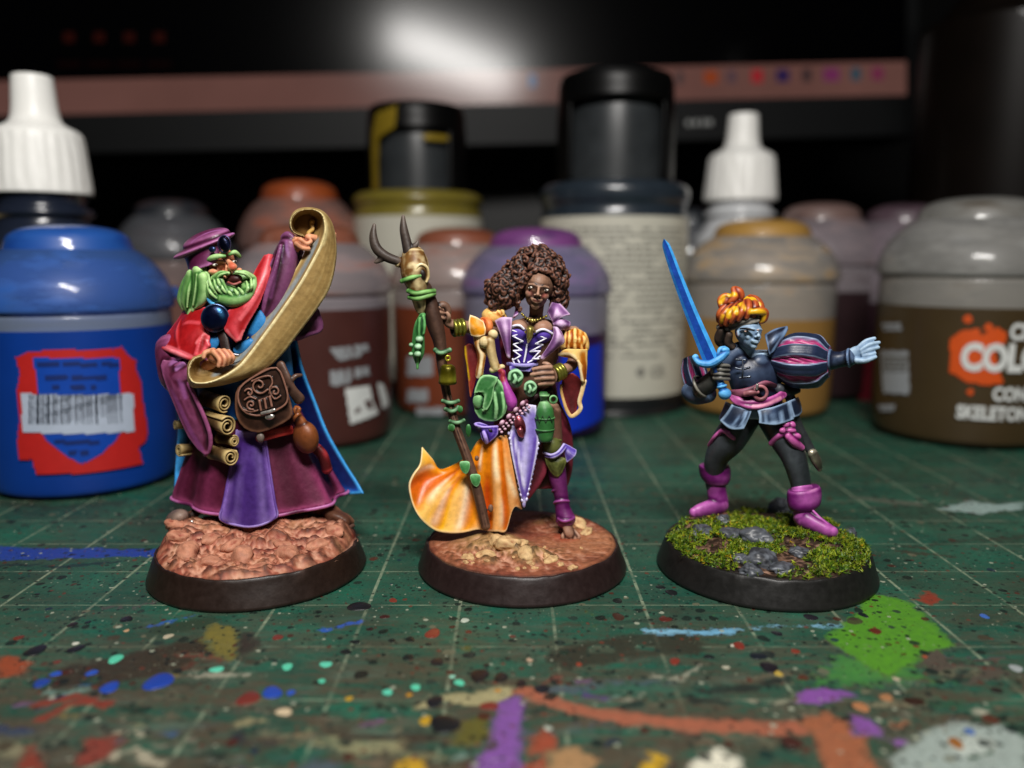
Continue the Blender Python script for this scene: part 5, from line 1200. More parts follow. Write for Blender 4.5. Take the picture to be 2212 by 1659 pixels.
rel += [tube(pl(A2, [(1010, 250, 87), (1100, 210, 89), (1190, 200, 88), (1210, 270, 89), (1180, 330, 89), (1230, 420, 88), (1290, 390, 87)]), 2.2, 7, 3), tube(pl(A2, [(940, 430, 86), (990, 400, 87), (1050, 420, 88)]), 2.2, 7, 3), tube(pl(A2, [(930, 520, 84), (1000, 545, 86), (1070, 530, 87)]), 2.0, 7, 3), slab(pl(A2, [(1070, 430), (1190, 385), (1220, 500), (1090, 540)]), 88, 8, 1, 2),
    tube(pl(A2, [(1085, 440, 94), (1100, 530, 94)]), 3), tube(pl(A2, [(1135, 420, 94), (1150, 510, 95)]), 3), tube(pl(A2, [(1185, 400, 93), (1205, 490, 94)]), 3)]
flap = W1.part('satchel_flap', rel, vox=1.05, sm=1, it=8, k=3.5, mat=SATIN, parent=bag, col='#301a10', hi='#80594a', lo='#100705')
W1.part('satchel_buckle', [tube(pl(A2, [(1110, 560, 92), (1175, 545, 95), (1230, 525, 94)]), 4.2), blob(A2(1185, 592, 90), (11, 7, 5), rot=-10)], '#77716c', '#d8d4cc', '#26201c', parent=bag, mat=METAL, vox=1.2, it=4, k=4)
W1.part('shoulder_strap', [tube(pl(A2, [(1290, 90, 52), (1350, 220, 56), (1400, 330, 54), (1470, 420, 46)]), [10, 10, 11, 13], up=(0, 0, 1), asp=.6), tube(pl(A2, [(1340, 330, 58), (1420, 210, 52), (1490, 190, 44)]), [5, 6, 4])], vox=1.6, it=8, k=6, mat=SATIN, col='#1d110d', hi='#5a4034', lo='#0a0504')
W1.part('pouch', [blob(A2(1535, 790, 34), (28, 36, 26), rot=-14), tube(pl(A2, [(1500, 680, 36), (1470, 610, 40), (1440, 590, 42)]), [16, 10, 9]), torus(A2(1450, 595, 42), (.6, .6, .3), 9, 4, 16), tube(pl(A2, [(1440, 500, 40), (1470, 520, 46), (1440, 560, 46), (1430, 520, 44)]), 5)], '#472010', '#8e5028', '#1a0c07', vox=1.5, sm=2, it=12, k=7, mat=SATIN, strokes=[(pl(A2, [(1440, 660, 60), (1500, 740, 64)]), 3, '#241009', .8), (pl(A2, [(1445, 640, 56), (1470, 740, 60)]), 3, '#c8a07c', .6)])
W1.part('sash', [tube(pl(A2, [(1080, 800, 40), (1200, 770, 46), (1300, 745, 44), (1390, 725, 30)]), 9, up=(0, 0, 1), asp=.5), tube(pl(A2, [(1090, 770, 42), (1210, 740, 48), (1300, 718, 46), (1390, 700, 32)]), 7, up=(0, 0, 1), asp=.5)], '#7e1414', '#c03a34', '#3a0808', vox=1.5, it=8, k=6)
W1.part('sash_tail', [tube(pl(A2, [(1640, 900, 0), (1700, 970, 0), (1740, 1100, -10)]), 12)], '#5a0f14', '#9a2a30', '#280508', it=6, k=6)
W1.part('tassel', [tube(pl(A2, [(1090, 740, 58), (1095, 800, 62), (1100, 850, 56)]), [6, 9, 3])], '#2a2020', '#6c6058', '#0c0808', it=5, k=5)
# rolled parchments at the hip
def rollup(c0, c1_, r, turns=2.2, ph=0.0):
    a, b_ = np.array(c0, float), np.array(c1_, float); ax_ = nrm(b_-a); t0 = np.array([0, 0, 1.0]) if abs(ax_[2]) < .9 else np.array([0, 1.0, 0]); e1 = nrm(t0-ax_*(t0@ax_)); e2 = np.cross(ax_, e1)
    rows = [[], [], []]
    for t in np.linspace(0, 1, 26):
        rr = r*(1-.72*t); an = ph+t*turns*2*pi; o_ = rr*(cos(an)*e1+sin(an)*e2)
        rows[0].append(a+o_); rows[1].append((a+b_)/2+o_*.93); rows[2].append(b_+o_*1.06)
    return sheet(rows, 3.0, 4, 2)
PC = dict(col='#6c5230', hi='#bca26c', lo='#2c1a0a')
for (c0, c1_, r_, ph) in (((440, 903, 10), (492, 921, 82), 21, .4), ((456, 975, 10), (499, 988, 78), 18, 2.0), ((440, 858, 10), (486, 872, 66), 19, 4.0), ((470, 946, 20), (507, 953, 62), 12, 1.0), ((452, 966, -70), (386, 972, -30), 13, 1.0), ((430, 915, -60), (378, 918, -36), 9, 2.0)):
    W1.part('rolled_parchment', [rollup(c0, c1_, r_, ph=ph), tube([c0, tuple((np.array(c0)+np.array(c1_))/2)], r_*.5)], it=8, k=5, **PC)
W1.part('toe_cap', [tube(pl(A3, [(290, 550, 30), (360, 520, 40), (430, 505, 40)]), 4.5)], '#8f8a86', '#d4d0cc', '#3a3432', mat=METAL, it=4, k=4)
W1.part('sandal', [tube(pl(A3, [(1760, 560, 20), (1850, 600, 26), (1960, 560, 10)]), 7, up=(0, 0, 1), asp=.6), tube(pl(A3, [(1820, 640, 24), (1900, 590, 26), (1990, 540, 0)]), 5), tube(pl(A3, [(1770, 700, 30), (1850, 650, 30), (1960, 600, 12)]), 5)], '#1c1210', '#5a4036', '#080404', vox=1.5, it=6, k=5)
W1.part('shoe', [blob(A3(290, 470, 14), (27, 19, 34), rot=-25), tube(pl(A3, [(200, 560, 20), (260, 590, 34), (360, 570, 40)]), 5)], '#2c211e', '#8a7468', '#0e0908', vox=1.6, it=10, k=7)
# ================================================================ figurine 2: staff bearer in orange
D2 = Fig('figurine', 1128, 9.83, 'curly-haired figurine in orange and purple holding an antlered skull staff', doff=-16)
SK2 = dict(col='#583a2c', hi='#a47e68', lo='#22120d')
def g2(x, y, r):
    p = np.stack([x, y, 0*x], 1)
    front = np.exp(-((y+.62)/.30)**2)*np.exp(-((x+.12)/.62)**2); back = np.exp(-((y-.55)/.35)**2-((x-.55)/.45)**2)
    l = np.clip(vnoise(p, 4.6, 52, 3)*.9+.40, 0, 1)
    mound = .17*np.exp(-((y+.18)/.26)**2-((x+.42)/.36)**2)*(.75+.5*vnoise(p, 5, 57, 2))
    h = .335+front*l*.17+back*l*.14+mound+.05*front*np.abs(vnoise(p, 9, 58, 2))+.012*vnoise(p, 9, 53, 3)+.012*np.abs(vnoise(p, 24, 54, 2))*(front*2+.2)
    return np.where(r > .93, h*(1-np.clip((r-.93)/.07, 0, 1))+.31*np.clip((r-.93)/.07, 0, 1), h)
def c2(x, y, z, r):
    p = np.stack([x, y, z], 1); t = np.clip(.5+1.0*vnoise(p, 2.2, 61, 3), 0, 1)[:, None]
    c = lin('#7c3c2a')*(1-t)+lin('#9c6444')*t
    e = np.clip((z-.36)*14, 0, 1)[:, None]; c = c*(1-e*.75)+lin('#a08252')*e*.75
    d_ = np.clip(1-np.hypot((x-.52)/.22, (y-.02)/.18), 0, 1)[:, None]; c = c*(1-d_)+lin('#8a3420')*d_
    return c
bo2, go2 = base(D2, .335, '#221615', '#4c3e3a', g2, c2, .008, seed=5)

_r2 = random.Random(9)
stones(D2, bo2, g2, [(-.18, -.55, .13), (.02, -.72, .11), (-.42, -.62, .10), (-.30, -.40, .13), (-.02, -.42, .09), (-.62, -.70, .08), (.30, -.80, .08), (.66, .42, .13), (.82, .22, .09), (.48, .58, .10)]+[(_r2.uniform(-.8, .7), _r2.uniform(-1.0, -.35), _r2.uniform(.02, .05)) for _k in range(26)], '#8a5838', '#c8a878')
# legs and feet, arms, hands, head: one body
HD, Ld = head((1161, 625, 26), 44, (.05, .06, 1), (.17, -1, .05), eye=.42, jaw=.92, nose=.72, brow=.55)
prims = HD+[tube([(1160, 650, 16), (1158, 680, 4), (1156, 705, -4)], [17, 15, 20]), blob((1158, 720, 0), (60, 34, 26)), blob(A5(1085, 400, 26), (22, 17, 18)), blob(A5(1425, 410, 26), (22, 17, 18)), blob(A5(1250, 360, 18), (34, 16, 16)),
    loft([ringsec(1158, 705, -8, 66, 26), ringsec(1158, 740, -6, 56, 32), ringsec(1154, 800, -6, 42, 28), ringsec(1150, 840, -8, 44, 30), ringsec(1150, 900, -8, 58, 34)], 3, 3),
    tube([(1075, 705, -6), (1040, 712, 6), (1010, 706, 22), (975, 700, 36), (962, 690, 40)], [16, 14, 13, 11, 9]),
    blob((955, 680, 42), (10, 14, 13), rot=-25), tube([(956, 668, 48), (944, 664, 56), (938, 672, 58)], [5.5, 5, 4.5]), tube([(958, 677, 50), (945, 674, 58), (938, 682, 58)], [5.5, 5, 4.5]), tube([(960, 687, 50), (948, 685, 57), (941, 692, 57)], [5.2, 4.8, 4.2]), tube([(966, 694, 46), (970, 684, 54), (966, 676, 56)], [5, 5, 4]),
    tube([(1238, 718, -10), (1244, 750, -16), (1236, 786, 2), (1215, 800, 24), (1196, 808, 40)], [16, 14, 13, 11, 9.5]),
    blob(A5(1545, 1110, 46), (15, 20, 10), rot=0)]
for a, b_, c_ in (((1540, 985, 52), (1420, 990, 58), (1285, 1012, 56)), ((1560, 1060, 53), (1410, 1066, 60), (1262, 1090, 58)), ((1570, 1135, 53), (1440, 1140, 60), (1322, 1150, 58)), ((1565, 1205, 50), (1460, 1215, 56), (1375, 1232, 54))):
    prims.append(tube([A5(*a), A5(*b_), A5(*c_)], [6.2, 5.6, 4.4]))
prims.append(tube(pl(A5, [(1560, 1000, 40), (1500, 940, 44), (1440, 925, 42)]), [6, 5.5, 4.5]))
# visible leg with bare foot, hidden leg under the skirt
prims += [tube([(1182, 890, 0), (1192, 960, 6), (1203, 1020, 6), (1212, 1085, 0), (1218, 1120, 2)], [30, 24, 18, 12, 11]), tube([(1218, 1118, 2), (1226, 1138, 8), (1231, 1152, 12)], [12, 14, 15], up=(0, 1, 0), asp=.7),
    tube([(1120, 890, -10), (1100, 970, -20), (1085, 1050, -30), (1080, 1130, -30)], [30, 24, 18, 14])]
for k_, (x, y) in enumerate(((1565, 1372), (1602, 1384), (1640, 1388), (1680, 1384), (1718, 1374))):
    prims.append(tube([A6(1600+k_*18, 1310, 10), A6(x, y-20, 16), A6(x, y, 17)], [6, 5.2-(.3*k_), 4.8-.3*k_], 8, 3))
eyesk = [Ld(-.40, .06, .74), Ld(.40, .06, .74)]
body = D2.part('body', prims, vox=1.45, sm=2, it=12, k=7, **SK2, strokes=[([tuple(Ld(-.45, -.18, .74)), tuple(Ld(-.36, -.24, .78))], 6, '#8a4a42', .6), ([tuple(Ld(.45, -.18, .74)), tuple(Ld(.36, -.24, .78))], 6, '#9c4f48', .7), ([tuple(Ld(-.16, -.52, .86)), tuple(Ld(.16, -.52, .86))], 2.6, '#5c2a24', .9),
    ([tuple(Ld(0, .1, .9)), tuple(Ld(0, -.18, 1.1))], 3.5, '#a87c62', .8), ([tuple(Ld(-.2, -.74, .7)), tuple(Ld(.2, -.74, .7))], 5, '#9a745c', .6), ([tuple(Ld(-.3, .5, .72)), tuple(Ld(.3, .5, .72))], 9, '#8a664f', .5), ([tuple(Ld(-.56, .30, .66)), tuple(Ld(-.30, .36, .80)), tuple(Ld(-.14, .28, .85))], 2.2, '#140a08', .9), ([tuple(Ld(.56, .30, .66)), tuple(Ld(.30, .36, .80)), tuple(Ld(.14, .28, .85))], 2.2, '#140a08', .9),
    ([tuple(Ld(-.54, .10, .62)), tuple(Ld(-.40, .15, .74)), tuple(Ld(-.24, .08, .78))], 1.8, '#100806', .8), ([tuple(Ld(.54, .10, .62)), tuple(Ld(.40, .15, .74)), tuple(Ld(.24, .08, .78))], 1.8, '#100806', .8), ([A5(1060, 330, 44), A5(1010, 350, 42)], 9, '#9a6c54', .6), ([A5(1400, 340, 46), A5(1460, 360, 42)], 9, '#9a6c54', .6), ([A6(1600, 1230, 20), A6(1640, 1330, 26)], 9, '#8c6754', .6)])
for sgn in (-1, 1):
    e = D2.part('eye', [blob(tuple(Ld(sgn*.40, .06, .715)), (4.8, 2.5, 2.6), rot=-12, n=12)], '#d8cfc4', parent=body)
    D2.part('pupil', [blob(tuple(Ld(sgn*.40-.03, .065, .79)), (1.9, 2.1, 1.2), n=10)], '#0a0606', parent=body)
# hair: a cast of tight curls
hr = [blob((1160, 588, -6), (44, 46, 36), n=18), blob((1092, 626, -2), (30, 30, 27)), blob((1118, 600, -8), (30, 28, 28)), blob((1208, 610, -4), (16, 39, 25)), blob((1076, 650, -8), (18, 22, 18)), blob((1216, 650, -12), (14, 20, 14))]
rr = random.Random(11)
def curl(c, r_):
    a = rr.uniform(0, 6.28); n_ = nrm((rr.uniform(-.6, .6), rr.uniform(-.6, .6), 1)); e1 = nrm(np.cross(n_, (0, 1, .2))); e2 = np.cross(n_, e1)
    return tube([np.array(c)+r_*(.9-.55*t)*(cos(a+t*7)*e1+sin(a+t*7)*e2)+n_*t*r_*.8 for t in np.linspace(0, 1, 6)], [r_*.42, r_*.45, r_*.45, r_*.42, r_*.4, r_*.3], 7, 2)
def onface(u, v): return ((u-1166-(628-v)*.12)/35.0)**2+((v-639)/42.0)**2 < 1
lob = [((1160, 586, -2), (51, 51, 43), 330), ((1118, 602, -2), (36, 36, 34), 120), ((1090, 626, 2), (36, 36, 33), 190), ((1204, 610, 0), (20, 44, 30), 130), ((1076, 655, -4), (24, 28, 24), 80), ((1208, 648, -4), (15, 24, 20), 46)]
for c, r3, cnt in lob:
    for k_ in range(cnt):
        d_ = nrm((rr.gauss(0, 1), rr.gauss(0, 1), abs(rr.gauss(0, 1))*1.0-.15)); p_ = np.array(c)+d_*np.array(r3)
        if p_[2] > 8 and onface(p_[0], p_[1]): continue
        if p_[1] > 668: continue
        hr.append(curl(p_, rr.choice((5, 6.5, 8, 9.5))*rr.uniform(.85, 1.15)) if rr.random() < .72 else blob(p_, rr.uniform(3.6, 7), n=8))
for q in ([(1132, 590, 40), (1125, 606, 44), (1123, 626, 38)], [(1154, 586, 50), (1141, 594, 52), (1129, 608, 46)], [(1174, 584, 50), (1190, 590, 47), (1200, 606, 38)], [(1150, 578, 46), (1166, 582, 50), (1182, 582, 48)], [(1146, 592, 54), (1136, 604, 52), (1128, 620, 44)], [(1202, 606, 36), (1207, 626, 30), (1205, 648, 22)], [(1121, 626, 36), (1118, 648, 28), (1124, 668, 20)]):
    for p_ in cr(q, 4): hr.append(curl(p_+np.array([rr.uniform(-2, 2), rr.uniform(-2, 2), rr.uniform(-1, 3)]), rr.uniform(4, 6)))
for q in ([(1160, 545, 0), (1166, 534, 0), (1170, 529, 0)], [(1190, 556, 10), (1192, 548, 12)], [(1128, 562, 26), (1120, 552, 26)]): hr.append(tube(q, [6, 4, 2][:len(q)] if len(q) == 3 else [6, 2.5], 8))
D2.part('hair', hr, '#2c1712', '#6a4536', '#0a0403', vox=1.3, sm=1, it=8, k=5, mat=PAINT)
# dark coat under the collar
coat = D2.part('coat', [loft([ringsec(1150, 700, -22, 78, 20), ringsec(1148, 740, -22, 70, 26), ringsec(1142, 800, -20, 58, 30), ringsec(1140, 860, -20, 66, 34), ringsec(1150, 930, -26, 84, 38), ringsec(1160, 1010, -34, 78, 36), ringsec(1168, 1060, -40, 60, 30)], 4, 3),
    slab(pl(A6, [(1320, 400), (1440, 500), (1400, 760), (1290, 930), (1215, 1010), (1180, 900)]), 6, 30, 2)], '#3a0e16', '#6c2030', '#16050a', vox=2.8, sm=3, it=14, k=9)
# bodice
bod = [blob(A5(1080, 478, 24), (22, 20, 22)), blob(A5(1430, 495, 24), (22, 20, 22)), blob(A5(1255, 560, 20), (26, 24, 20)), loft([ringsec(1149, 706, -4, 44, 28), ringsec(1148, 735, -2, 42, 34), ringsec(1143, 770, -2, 34, 31), ringsec(1136, 800, -2, 33, 29)], 4, 3)]
bodice = D2.part('bodice', bod, '#3a1f84', '#6a50b8', '#1c0c4c', vox=1.4, sm=2, it=10, k=8)
WL = dict(col='#b9b2d6', hi='#f0eefa', lo='#5c4a98')
zz = []
L1 = [(985, 445), (1115, 485), (990, 530), (1140, 605), (1000, 650), (1125, 735), (1000, 740), (1105, 815), (1010, 870)]
R1 = [(1500, 470), (1360, 520), (1480, 560), (1320, 640), (1430, 655), (1240, 755), (1390, 745), (1280, 860), (1370, 860)]
for q in (L1, R1):
    for a, b_ in zip(q[:-1], q[1:]): zz.append(tube([A5(*a, 40 if a[1] < 600 else 34), A5((a[0]+b_[0])/2, (a[1]+b_[1])/2, 44 if a[1] < 600 else 37), A5(*b_, 40 if a[1] < 600 else 34)], 1.9, 6, 2))
zz += [tube(pl(A5, [(965, 410, 34), (1010, 380, 44), (1090, 375, 48), (1150, 425, 44)]), 3.0), tube(pl(A5, [(1330, 470, 44), (1400, 435, 48), (1470, 440, 46), (1590, 510, 34)]), 3.0), tube(pl(A5, [(1200, 650, 36), (1180, 780, 36), (1155, 905, 34)]), 2.2), tube(pl(A5, [(990, 860, 32), (1010, 920, 32)]), 2), tube(pl(A5, [(1050, 850, 33), (1090, 915, 33)]), 2), tube(pl(A5, [(1390, 820, 32), (1210, 915, 33)]), 2)]
D2.part('lacing', zz, vox=.95, sm=1, it=5, k=4, parent=bodice, **WL)
D2.part('waistband', [tube(pl(A5, [(915, 930, 20), (1040, 945, 34), (1180, 955, 38), (1345, 935, 24)]), 4.5, up=(0, 0, 1), asp=.5), slab(pl(A5, [(940, 965), (1290, 965), (1240, 1050), (1100, 1040), (950, 1030)]), 26, 12)], '#5a48a8', '#a69bd8', '#2a1a68', vox=1.3, it=8, k=6, parent=bodice)
# collar lapels, lavender
LV = dict(col='#8a5c94', hi='#d2b0d4', lo='#46244e')
D2.part('lapel', [sheet([pl(A5, [(735, 310, 34), (840, 258, 44), (985, 262, 44)]), pl(A5, [(790, 430, 42), (880, 420, 52), (968, 420, 48)]), pl(A5, [(850, 600, 44), (905, 600, 50), (950, 600, 46)]), pl(A5, [(915, 820, 42), (930, 840, 44), (945, 850, 42)])], 4.5, 6, 6)], it=8, k=7, **LV)
D2.part('lapel', [sheet([pl(A5, [(1585, 390, 40), (1625, 400, 48), (1690, 470, 38)]), pl(A5, [(1590, 500, 48), (1660, 530, 54), (1735, 610, 40)]), pl(A5, [(1530, 640, 48), (1580, 680, 50), (1640, 690, 42)]), pl(A5, [(1400, 830, 44), (1400, 860, 44), (1420, 875, 42)])], 4.5, 6, 6)], it=8, k=7, **LV)
D2.part('collar', [sheet([pl(A5, [(1500, 180, 14), (1540, 90, 16), (1590, -5, 10)]), pl(A5, [(1530, 240, 26), (1610, 150, 34), (1660, 50, 20)]), pl(A5, [(1560, 300, 30), (1640, 210, 40), (1750, 140, 26)]), pl(A5, [(1575, 340, 26), (1700, 250, 36), (1825, 220, 26)])], 4.5, 6, 6)], it=8, k=7, **LV)
D2.part('collar', [sheet([pl(A5, [(1565, 300, 20), (1690, 280, 28), (1825, 335, 14)]), pl(A5, [(1585, 360, 28), (1700, 350, 40), (1820, 375, 20)]), pl(A5, [(1610, 395, 24), (1700, 430, 30), (1800, 420, 14)])], 5, 6, 6)], it=8, k=7, **LV)
D2.part('collar', [sheet([pl(A5, [(1000, 40, 0), (1045, 45, 6), (1085, 65, 10)]), pl(A5, [(1040, 130, 6), (1070, 140, 14), (1105, 150, 16)]), pl(A5, [(1000, 265, 14), (1030, 240, 20), (1065, 215, 20)])], 4.5, 6, 6)], it=8, k=7, **LV)
# gold: necklace, bird-skull pendant
GO = dict(col='#6e5c1e', hi='#cfc06a', lo='#2a2008')
neck = D2.part('necklace', [tube(pl(A5, [(1120, 200, 22), (1190, 265, 32), (1275, 300, 36), (1370, 285, 34), (1480, 235, 24)]), 1.6)], mat=METAL, it=4, k=4, **GO)
for t, r_ in zip(np.linspace(0, 1, 11), (3.2, 3.4, 3.4, 3.6, 4.2, 6.2, 4.2, 3.6, 3.4, 3.4, 3.2)):
    q = cr(pl(A5, [(1125, 205, 24), (1190, 268, 34), (1275, 305, 39), (1370, 288, 36), (1480, 240, 26)]), 10); i_ = int(t*(len(q)-1))
    D2.part('bead', [blob(q[i_], (r_*.8, r_, r_), n=10)], mat=METAL, it=3, k=3, parent=neck, **GO)
D2.part('bird_skull_pendant', [blob(A5(1245, 430, 50), (10, 8, 8)), tube(pl(A5, [(1245, 440, 54), (1235, 530, 56), (1215, 625, 46)]), [9, 7, 2]), blob(A5(1190, 470, 50), (5, 4, 4)), blob(A5(1300, 460, 50), (5, 4, 4))], mat=METAL, vox=1.1, it=6, k=5, strokes=[([A5(1200, 480, 58)], 3, '#1a1206', .9), ([A5(1285, 470, 58)], 3, '#1a1206', .9)] and (), **GO)
# sleeves, orange with cream hems and maroon lining
OR = dict(col='#c07010', hi='#f2c878', lo='#8a2c06')
puff = [blob((1068, 684, 4), (28, 20, 22), rot=12)]
for k_ in range(4): puff.append(tube(pl(A5, [(590+k_*70, 270-k_*40, 10), (660+k_*60, 200-k_*14, 20), (760+k_*34, 250-k_*12, 21)]), [3, 4.5, 3], 8, 4))
D2.part('sleeve_puff', puff, vox=1.4, sm=1, it=10, k=5, **OR)
D2.part('sleeve_band', [tube(pl(A5, [(560, 300, 10), (630, 330, 24), (650, 400, 28), (620, 470, 22)]), [8, 9, 9, 7]), blob(A5(560, 330, 24), (8, 6, 6), rot=40)], '#a83c10', '#e08a4a', '#5c1606', vox=1.3, it=6, k=5)
D2.part('sleeve_cuff', [sheet([pl(A5, [(375, 225, 28), (470, 260, 36), (565, 330, 38)]), pl(A5, [(355, 370, 36), (460, 400, 44), (600, 430, 44)]), pl(A5, [(395, 520, 34), (490, 540, 42), (590, 500, 42)])], 5, 7, 7)], '#d08a18', '#f6dcae', '#b85a0a', it=14, k=9, strokes=[(pl(A5, [(450, 310, 44), (480, 400, 48), (540, 440, 48)]), 8, '#e0900c', .9)])
hangL = D2.part('hanging_sleeve', [sheet([pl(A5, [(420, 500, 26), (500, 510, 36), (585, 500, 34)]), pl(A5, [(450, 640, 26), (500, 680, 36), (560, 660, 30)]), pl(A5, [(490, 780, 24), (535, 800, 36), (600, 760, 30)]), pl(A5, [(500, 900, 22), (530, 920, 34), (575, 900, 28)]), pl(A5, [(475, 1030, 20), (510, 1050, 32), (550, 1060, 26)]), pl(A5, [(470, 1120, 20), (490, 1140, 26), (540, 1100, 24)])], 6, 6, 6)], '#c98a3c', '#f2dcb0', '#a84a0c', it=12, k=8)
D2.part('sleeve_lining', [slab(pl(A5, [(285, 680), (420, 640), (500, 860), (480, 1080), (420, 1300), (375, 1440), (345, 1180), (320, 950)]), 4, 10, 2, 3)], '#5a0f12', '#8a2a26', '#2a0608', vox=1.5, it=10, k=7, parent=hangL, strokes=[(pl(A5, [(285, 690, 8), (310, 900, 8), (345, 1150, 8)]), 4.5, '#d0a814', .95), (pl(A5, [(345, 1150, 8), (370, 1420, 8)]), 3, '#c86a3a', .8)])
puff = [blob((1242, 735, 4), (26, 26, 22))]+[blob((1242+o_, 735+abs(o_)*.12, 14-abs(o_)*.38), (7.5, 27-abs(o_)*.25, 14), rot=-o_*.5) for o_ in (-23, -12, 0, 12, 23)]
for k_ in range(5): puff.append(tube(pl(A5, [(1760+k_*55, 440+k_*14, 14), (1765+k_*66+random.uniform(-15, 15), 560+k_*6, 26-abs(k_-2)*4), (1745+k_*60, 690, 16)]), [2.5, 5, 3], 8, 4))
D2.part('sleeve_puff', puff, vox=1.4, sm=1, it=10, k=5, **OR)
hangR = D2.part('hanging_sleeve', [sheet([pl(A5, [(1660, 790, 20), (1760, 720, 34), (1900, 720, 36), (2070, 720, 10)]), pl(A5, [(1680, 810, 22), (1800, 790, 36), (1920, 840, 38), (2065, 850, 12)]), pl(A5, [(1900, 860, 34), (1950, 900, 38), (2000, 960, 30), (2060, 960, 12)]), pl(A5, [(1960, 1000, 34), (1985, 1050, 36), (2020, 1080, 28), (2050, 1080, 14)]), pl(A5, [(1990, 1180, 30), (2010, 1190, 32), (2025, 1200, 26), (2040, 1190, 16)])], 5, 6, 6)], it=12, k=8, strokes=[(pl(A5, [(1660, 800, 26), (1800, 795, 42), (1910, 860, 44), (1960, 1000, 40), (2000, 1190, 36)]), 4, '#eed6a8', .95)], **OR)
D2.part('sleeve_lining', [slab([*pl(A5, [(1690, 1260), (1740, 1120), (1860, 1060), (2000, 1190), (1985, 1320), (1930, 1560)]), A6(1680, 180), A6(1640, 190), *pl(A5, [(1780, 1560), (1720, 1420)])], 10, 10, 2, -4)], '#5a0f12', '#7c2420', '#2a0608', vox=1.5, it=10, k=7, parent=hangR)
D2.part('sleeve_hem', [tube([A5(2035, 1180, 22), A5(1995, 1340, 22), A5(1960, 1480, 22), A6(1735, 120, 22), A6(1690, 175, 20), A6(1640, 192, 20), A6(1600, 130, 20), A5(1740, 1500, 20), A5(1700, 1350, 18), A5(1690, 1240, 16)], [5, 5, 5, 5, 5, 4.5, 4, 3.5, 3.2, 2.5], up=(0, 0, 1), asp=.7)], '#d8b478', '#f0dcb4', '#a8701c', it=6, k=6, parent=hangR)
# bracelets
def bangles(pts, axis, R_, nm='bracelet'):
    b_ = None
    for c in pts: 
        o = D2.part(nm if b_ is None else 'bangle', [torus(c, axis, R_, 5.2, 24)], '#3a3c10', '#8f8c3c', '#121204', mat=METAL, it=4, k=4, parent=b_); b_ = b_ or o
bangles([A4(815, 1045, 34), A4(850, 1040, 31), A4(885, 1035, 28)], (1, -.1, -.35), 14.5)
bangles([A5(1620, 1075, 38), A5(1660, 1055, 34), A5(1700, 1035, 30)], (.8, -.35, -.5), 14)
# bone
D2.part('bone', [tube(pl(A5, [(650, 600, 40), (690, 800, 42), (740, 990, 42)]), [12, 10, 10]), blob(A5(590, 620, 40), 14), blob(A5(705, 505, 40), (11, 11, 10)), blob(A5(700, 1020, 42), (8, 7, 8)), blob(A5(830, 975, 42), (8, 6, 8)), tube(pl(A5, [(690, 1040, 44), (770, 1010, 46), (850, 970, 44)]), 4)], '#a07f4c', '#dcc694', '#5a3c18', vox=1.2, sm=2, it=10, k=6)
# magenta sash with red knot
D2.part('sash', [tube(pl(A5, [(830, 1060, 40), (860, 1180, 52), (910, 1330, 58), (970, 1480, 60)]) + [A6(1060, 110, 56)], [9, 8, 11, 13, 10]), tube(pl(A5, [(800, 1030, 44), (850, 1060, 50), (840, 1140, 50)]), 6)], '#6e0f68', '#b44aa8', '#3a0638', vox=1.3, it=10, k=6, strokes=[(pl(A5, [(800, 1030, 52), (850, 1060, 58), (840, 1150, 58)]), 8, '#8a2424', .9)])
# green satchel, round pouches, flask
GR = dict(col='#2f6a32', hi='#8cc084', lo='#0c2a14')
sat = D2.part('satchel', [slab([(1031, 828), (1043, 810), (1072, 814), (1090, 840), (1096, 880), (1084, 903), (1062, 911), (1034, 903), (1022, 872)], 46, 36, 2, 8), tube([(1068, 850, 70), (1072, 880, 72), (1070, 902, 64)], 5), tube([(1084, 850, 66), (1088, 880, 66), (1082, 900, 60)], 4.5)], vox=1.5, sm=3, it=12, k=7, **GR)
D2.part('satchel_flap', [slab([(1024, 850), (1031, 826), (1044, 810), (1076, 815), (1068, 835), (1064, 862), (1052, 886), (1042, 880), (1046, 858), (1036, 846)], 74, 8, 2, 3), blob((1034, 866, 68), (13, 16, 9)), blob((1044, 886, 74), 3.5)], vox=1.2, sm=2, it=9, k=5, parent=sat, **GR)
for c, r_ in ((A5(1030, 1140, 52), 17), (A5(1245, 1290, 54), 14.5)):
    c = np.array(c)
    po = D2.part('pouch', [blob(c, (r_, r_*1.25, r_*.9)), tube([c+(-r_*.7, r_*.1, r_*.55), c+(-r_*.55, -r_*.65, r_*.6), c+(r_*.3, -r_*.85, r_*.6), c+(r_*.75, -r_*.2, r_*.55), c+(r_*.3, r_*.3, r_*.85)], r_*.3), tube([c+(-r_*.1, -r_*.35, r_*.85), c+(r_*.05, r_*.1, r_*1.0), c+(-r_*.15, r_*.55, r_*.85)], r_*.26)], vox=1.1, sm=1, it=9, k=4.5, col='#3c7240', hi='#98c89a', lo='#0e2c18')
def vlathe(pts, d_): return loft([ringsec(u, v, d_, r_, r_, 20) for u, v, r_ in pts], 3, 1)
fl = D2.part('flask', [vlathe([(1174, 838, 8), (1174, 843, 10), (1174, 848, 8.5), (1175, 856, 8), (1176, 864, 13), (1177, 874, 18), (1177, 886, 20.5), (1177, 900, 21), (1178, 915, 20), (1178, 930, 17.5), (1178, 944, 14)], 50)], it=8, k=6, sub=1, **GR)
for v_, r_ in ((845, 10), (893, 21.5), (917, 20.5)): D2.part('flask_band', [loft([ringsec(1177, v_-2, 50, r_, r_, 24), ringsec(1177, v_, 50, r_+1.4, r_+1.4, 24), ringsec(1177, v_+2, 50, r_, r_, 24)], 3, 1)], it=4, k=4, parent=fl, **GR)
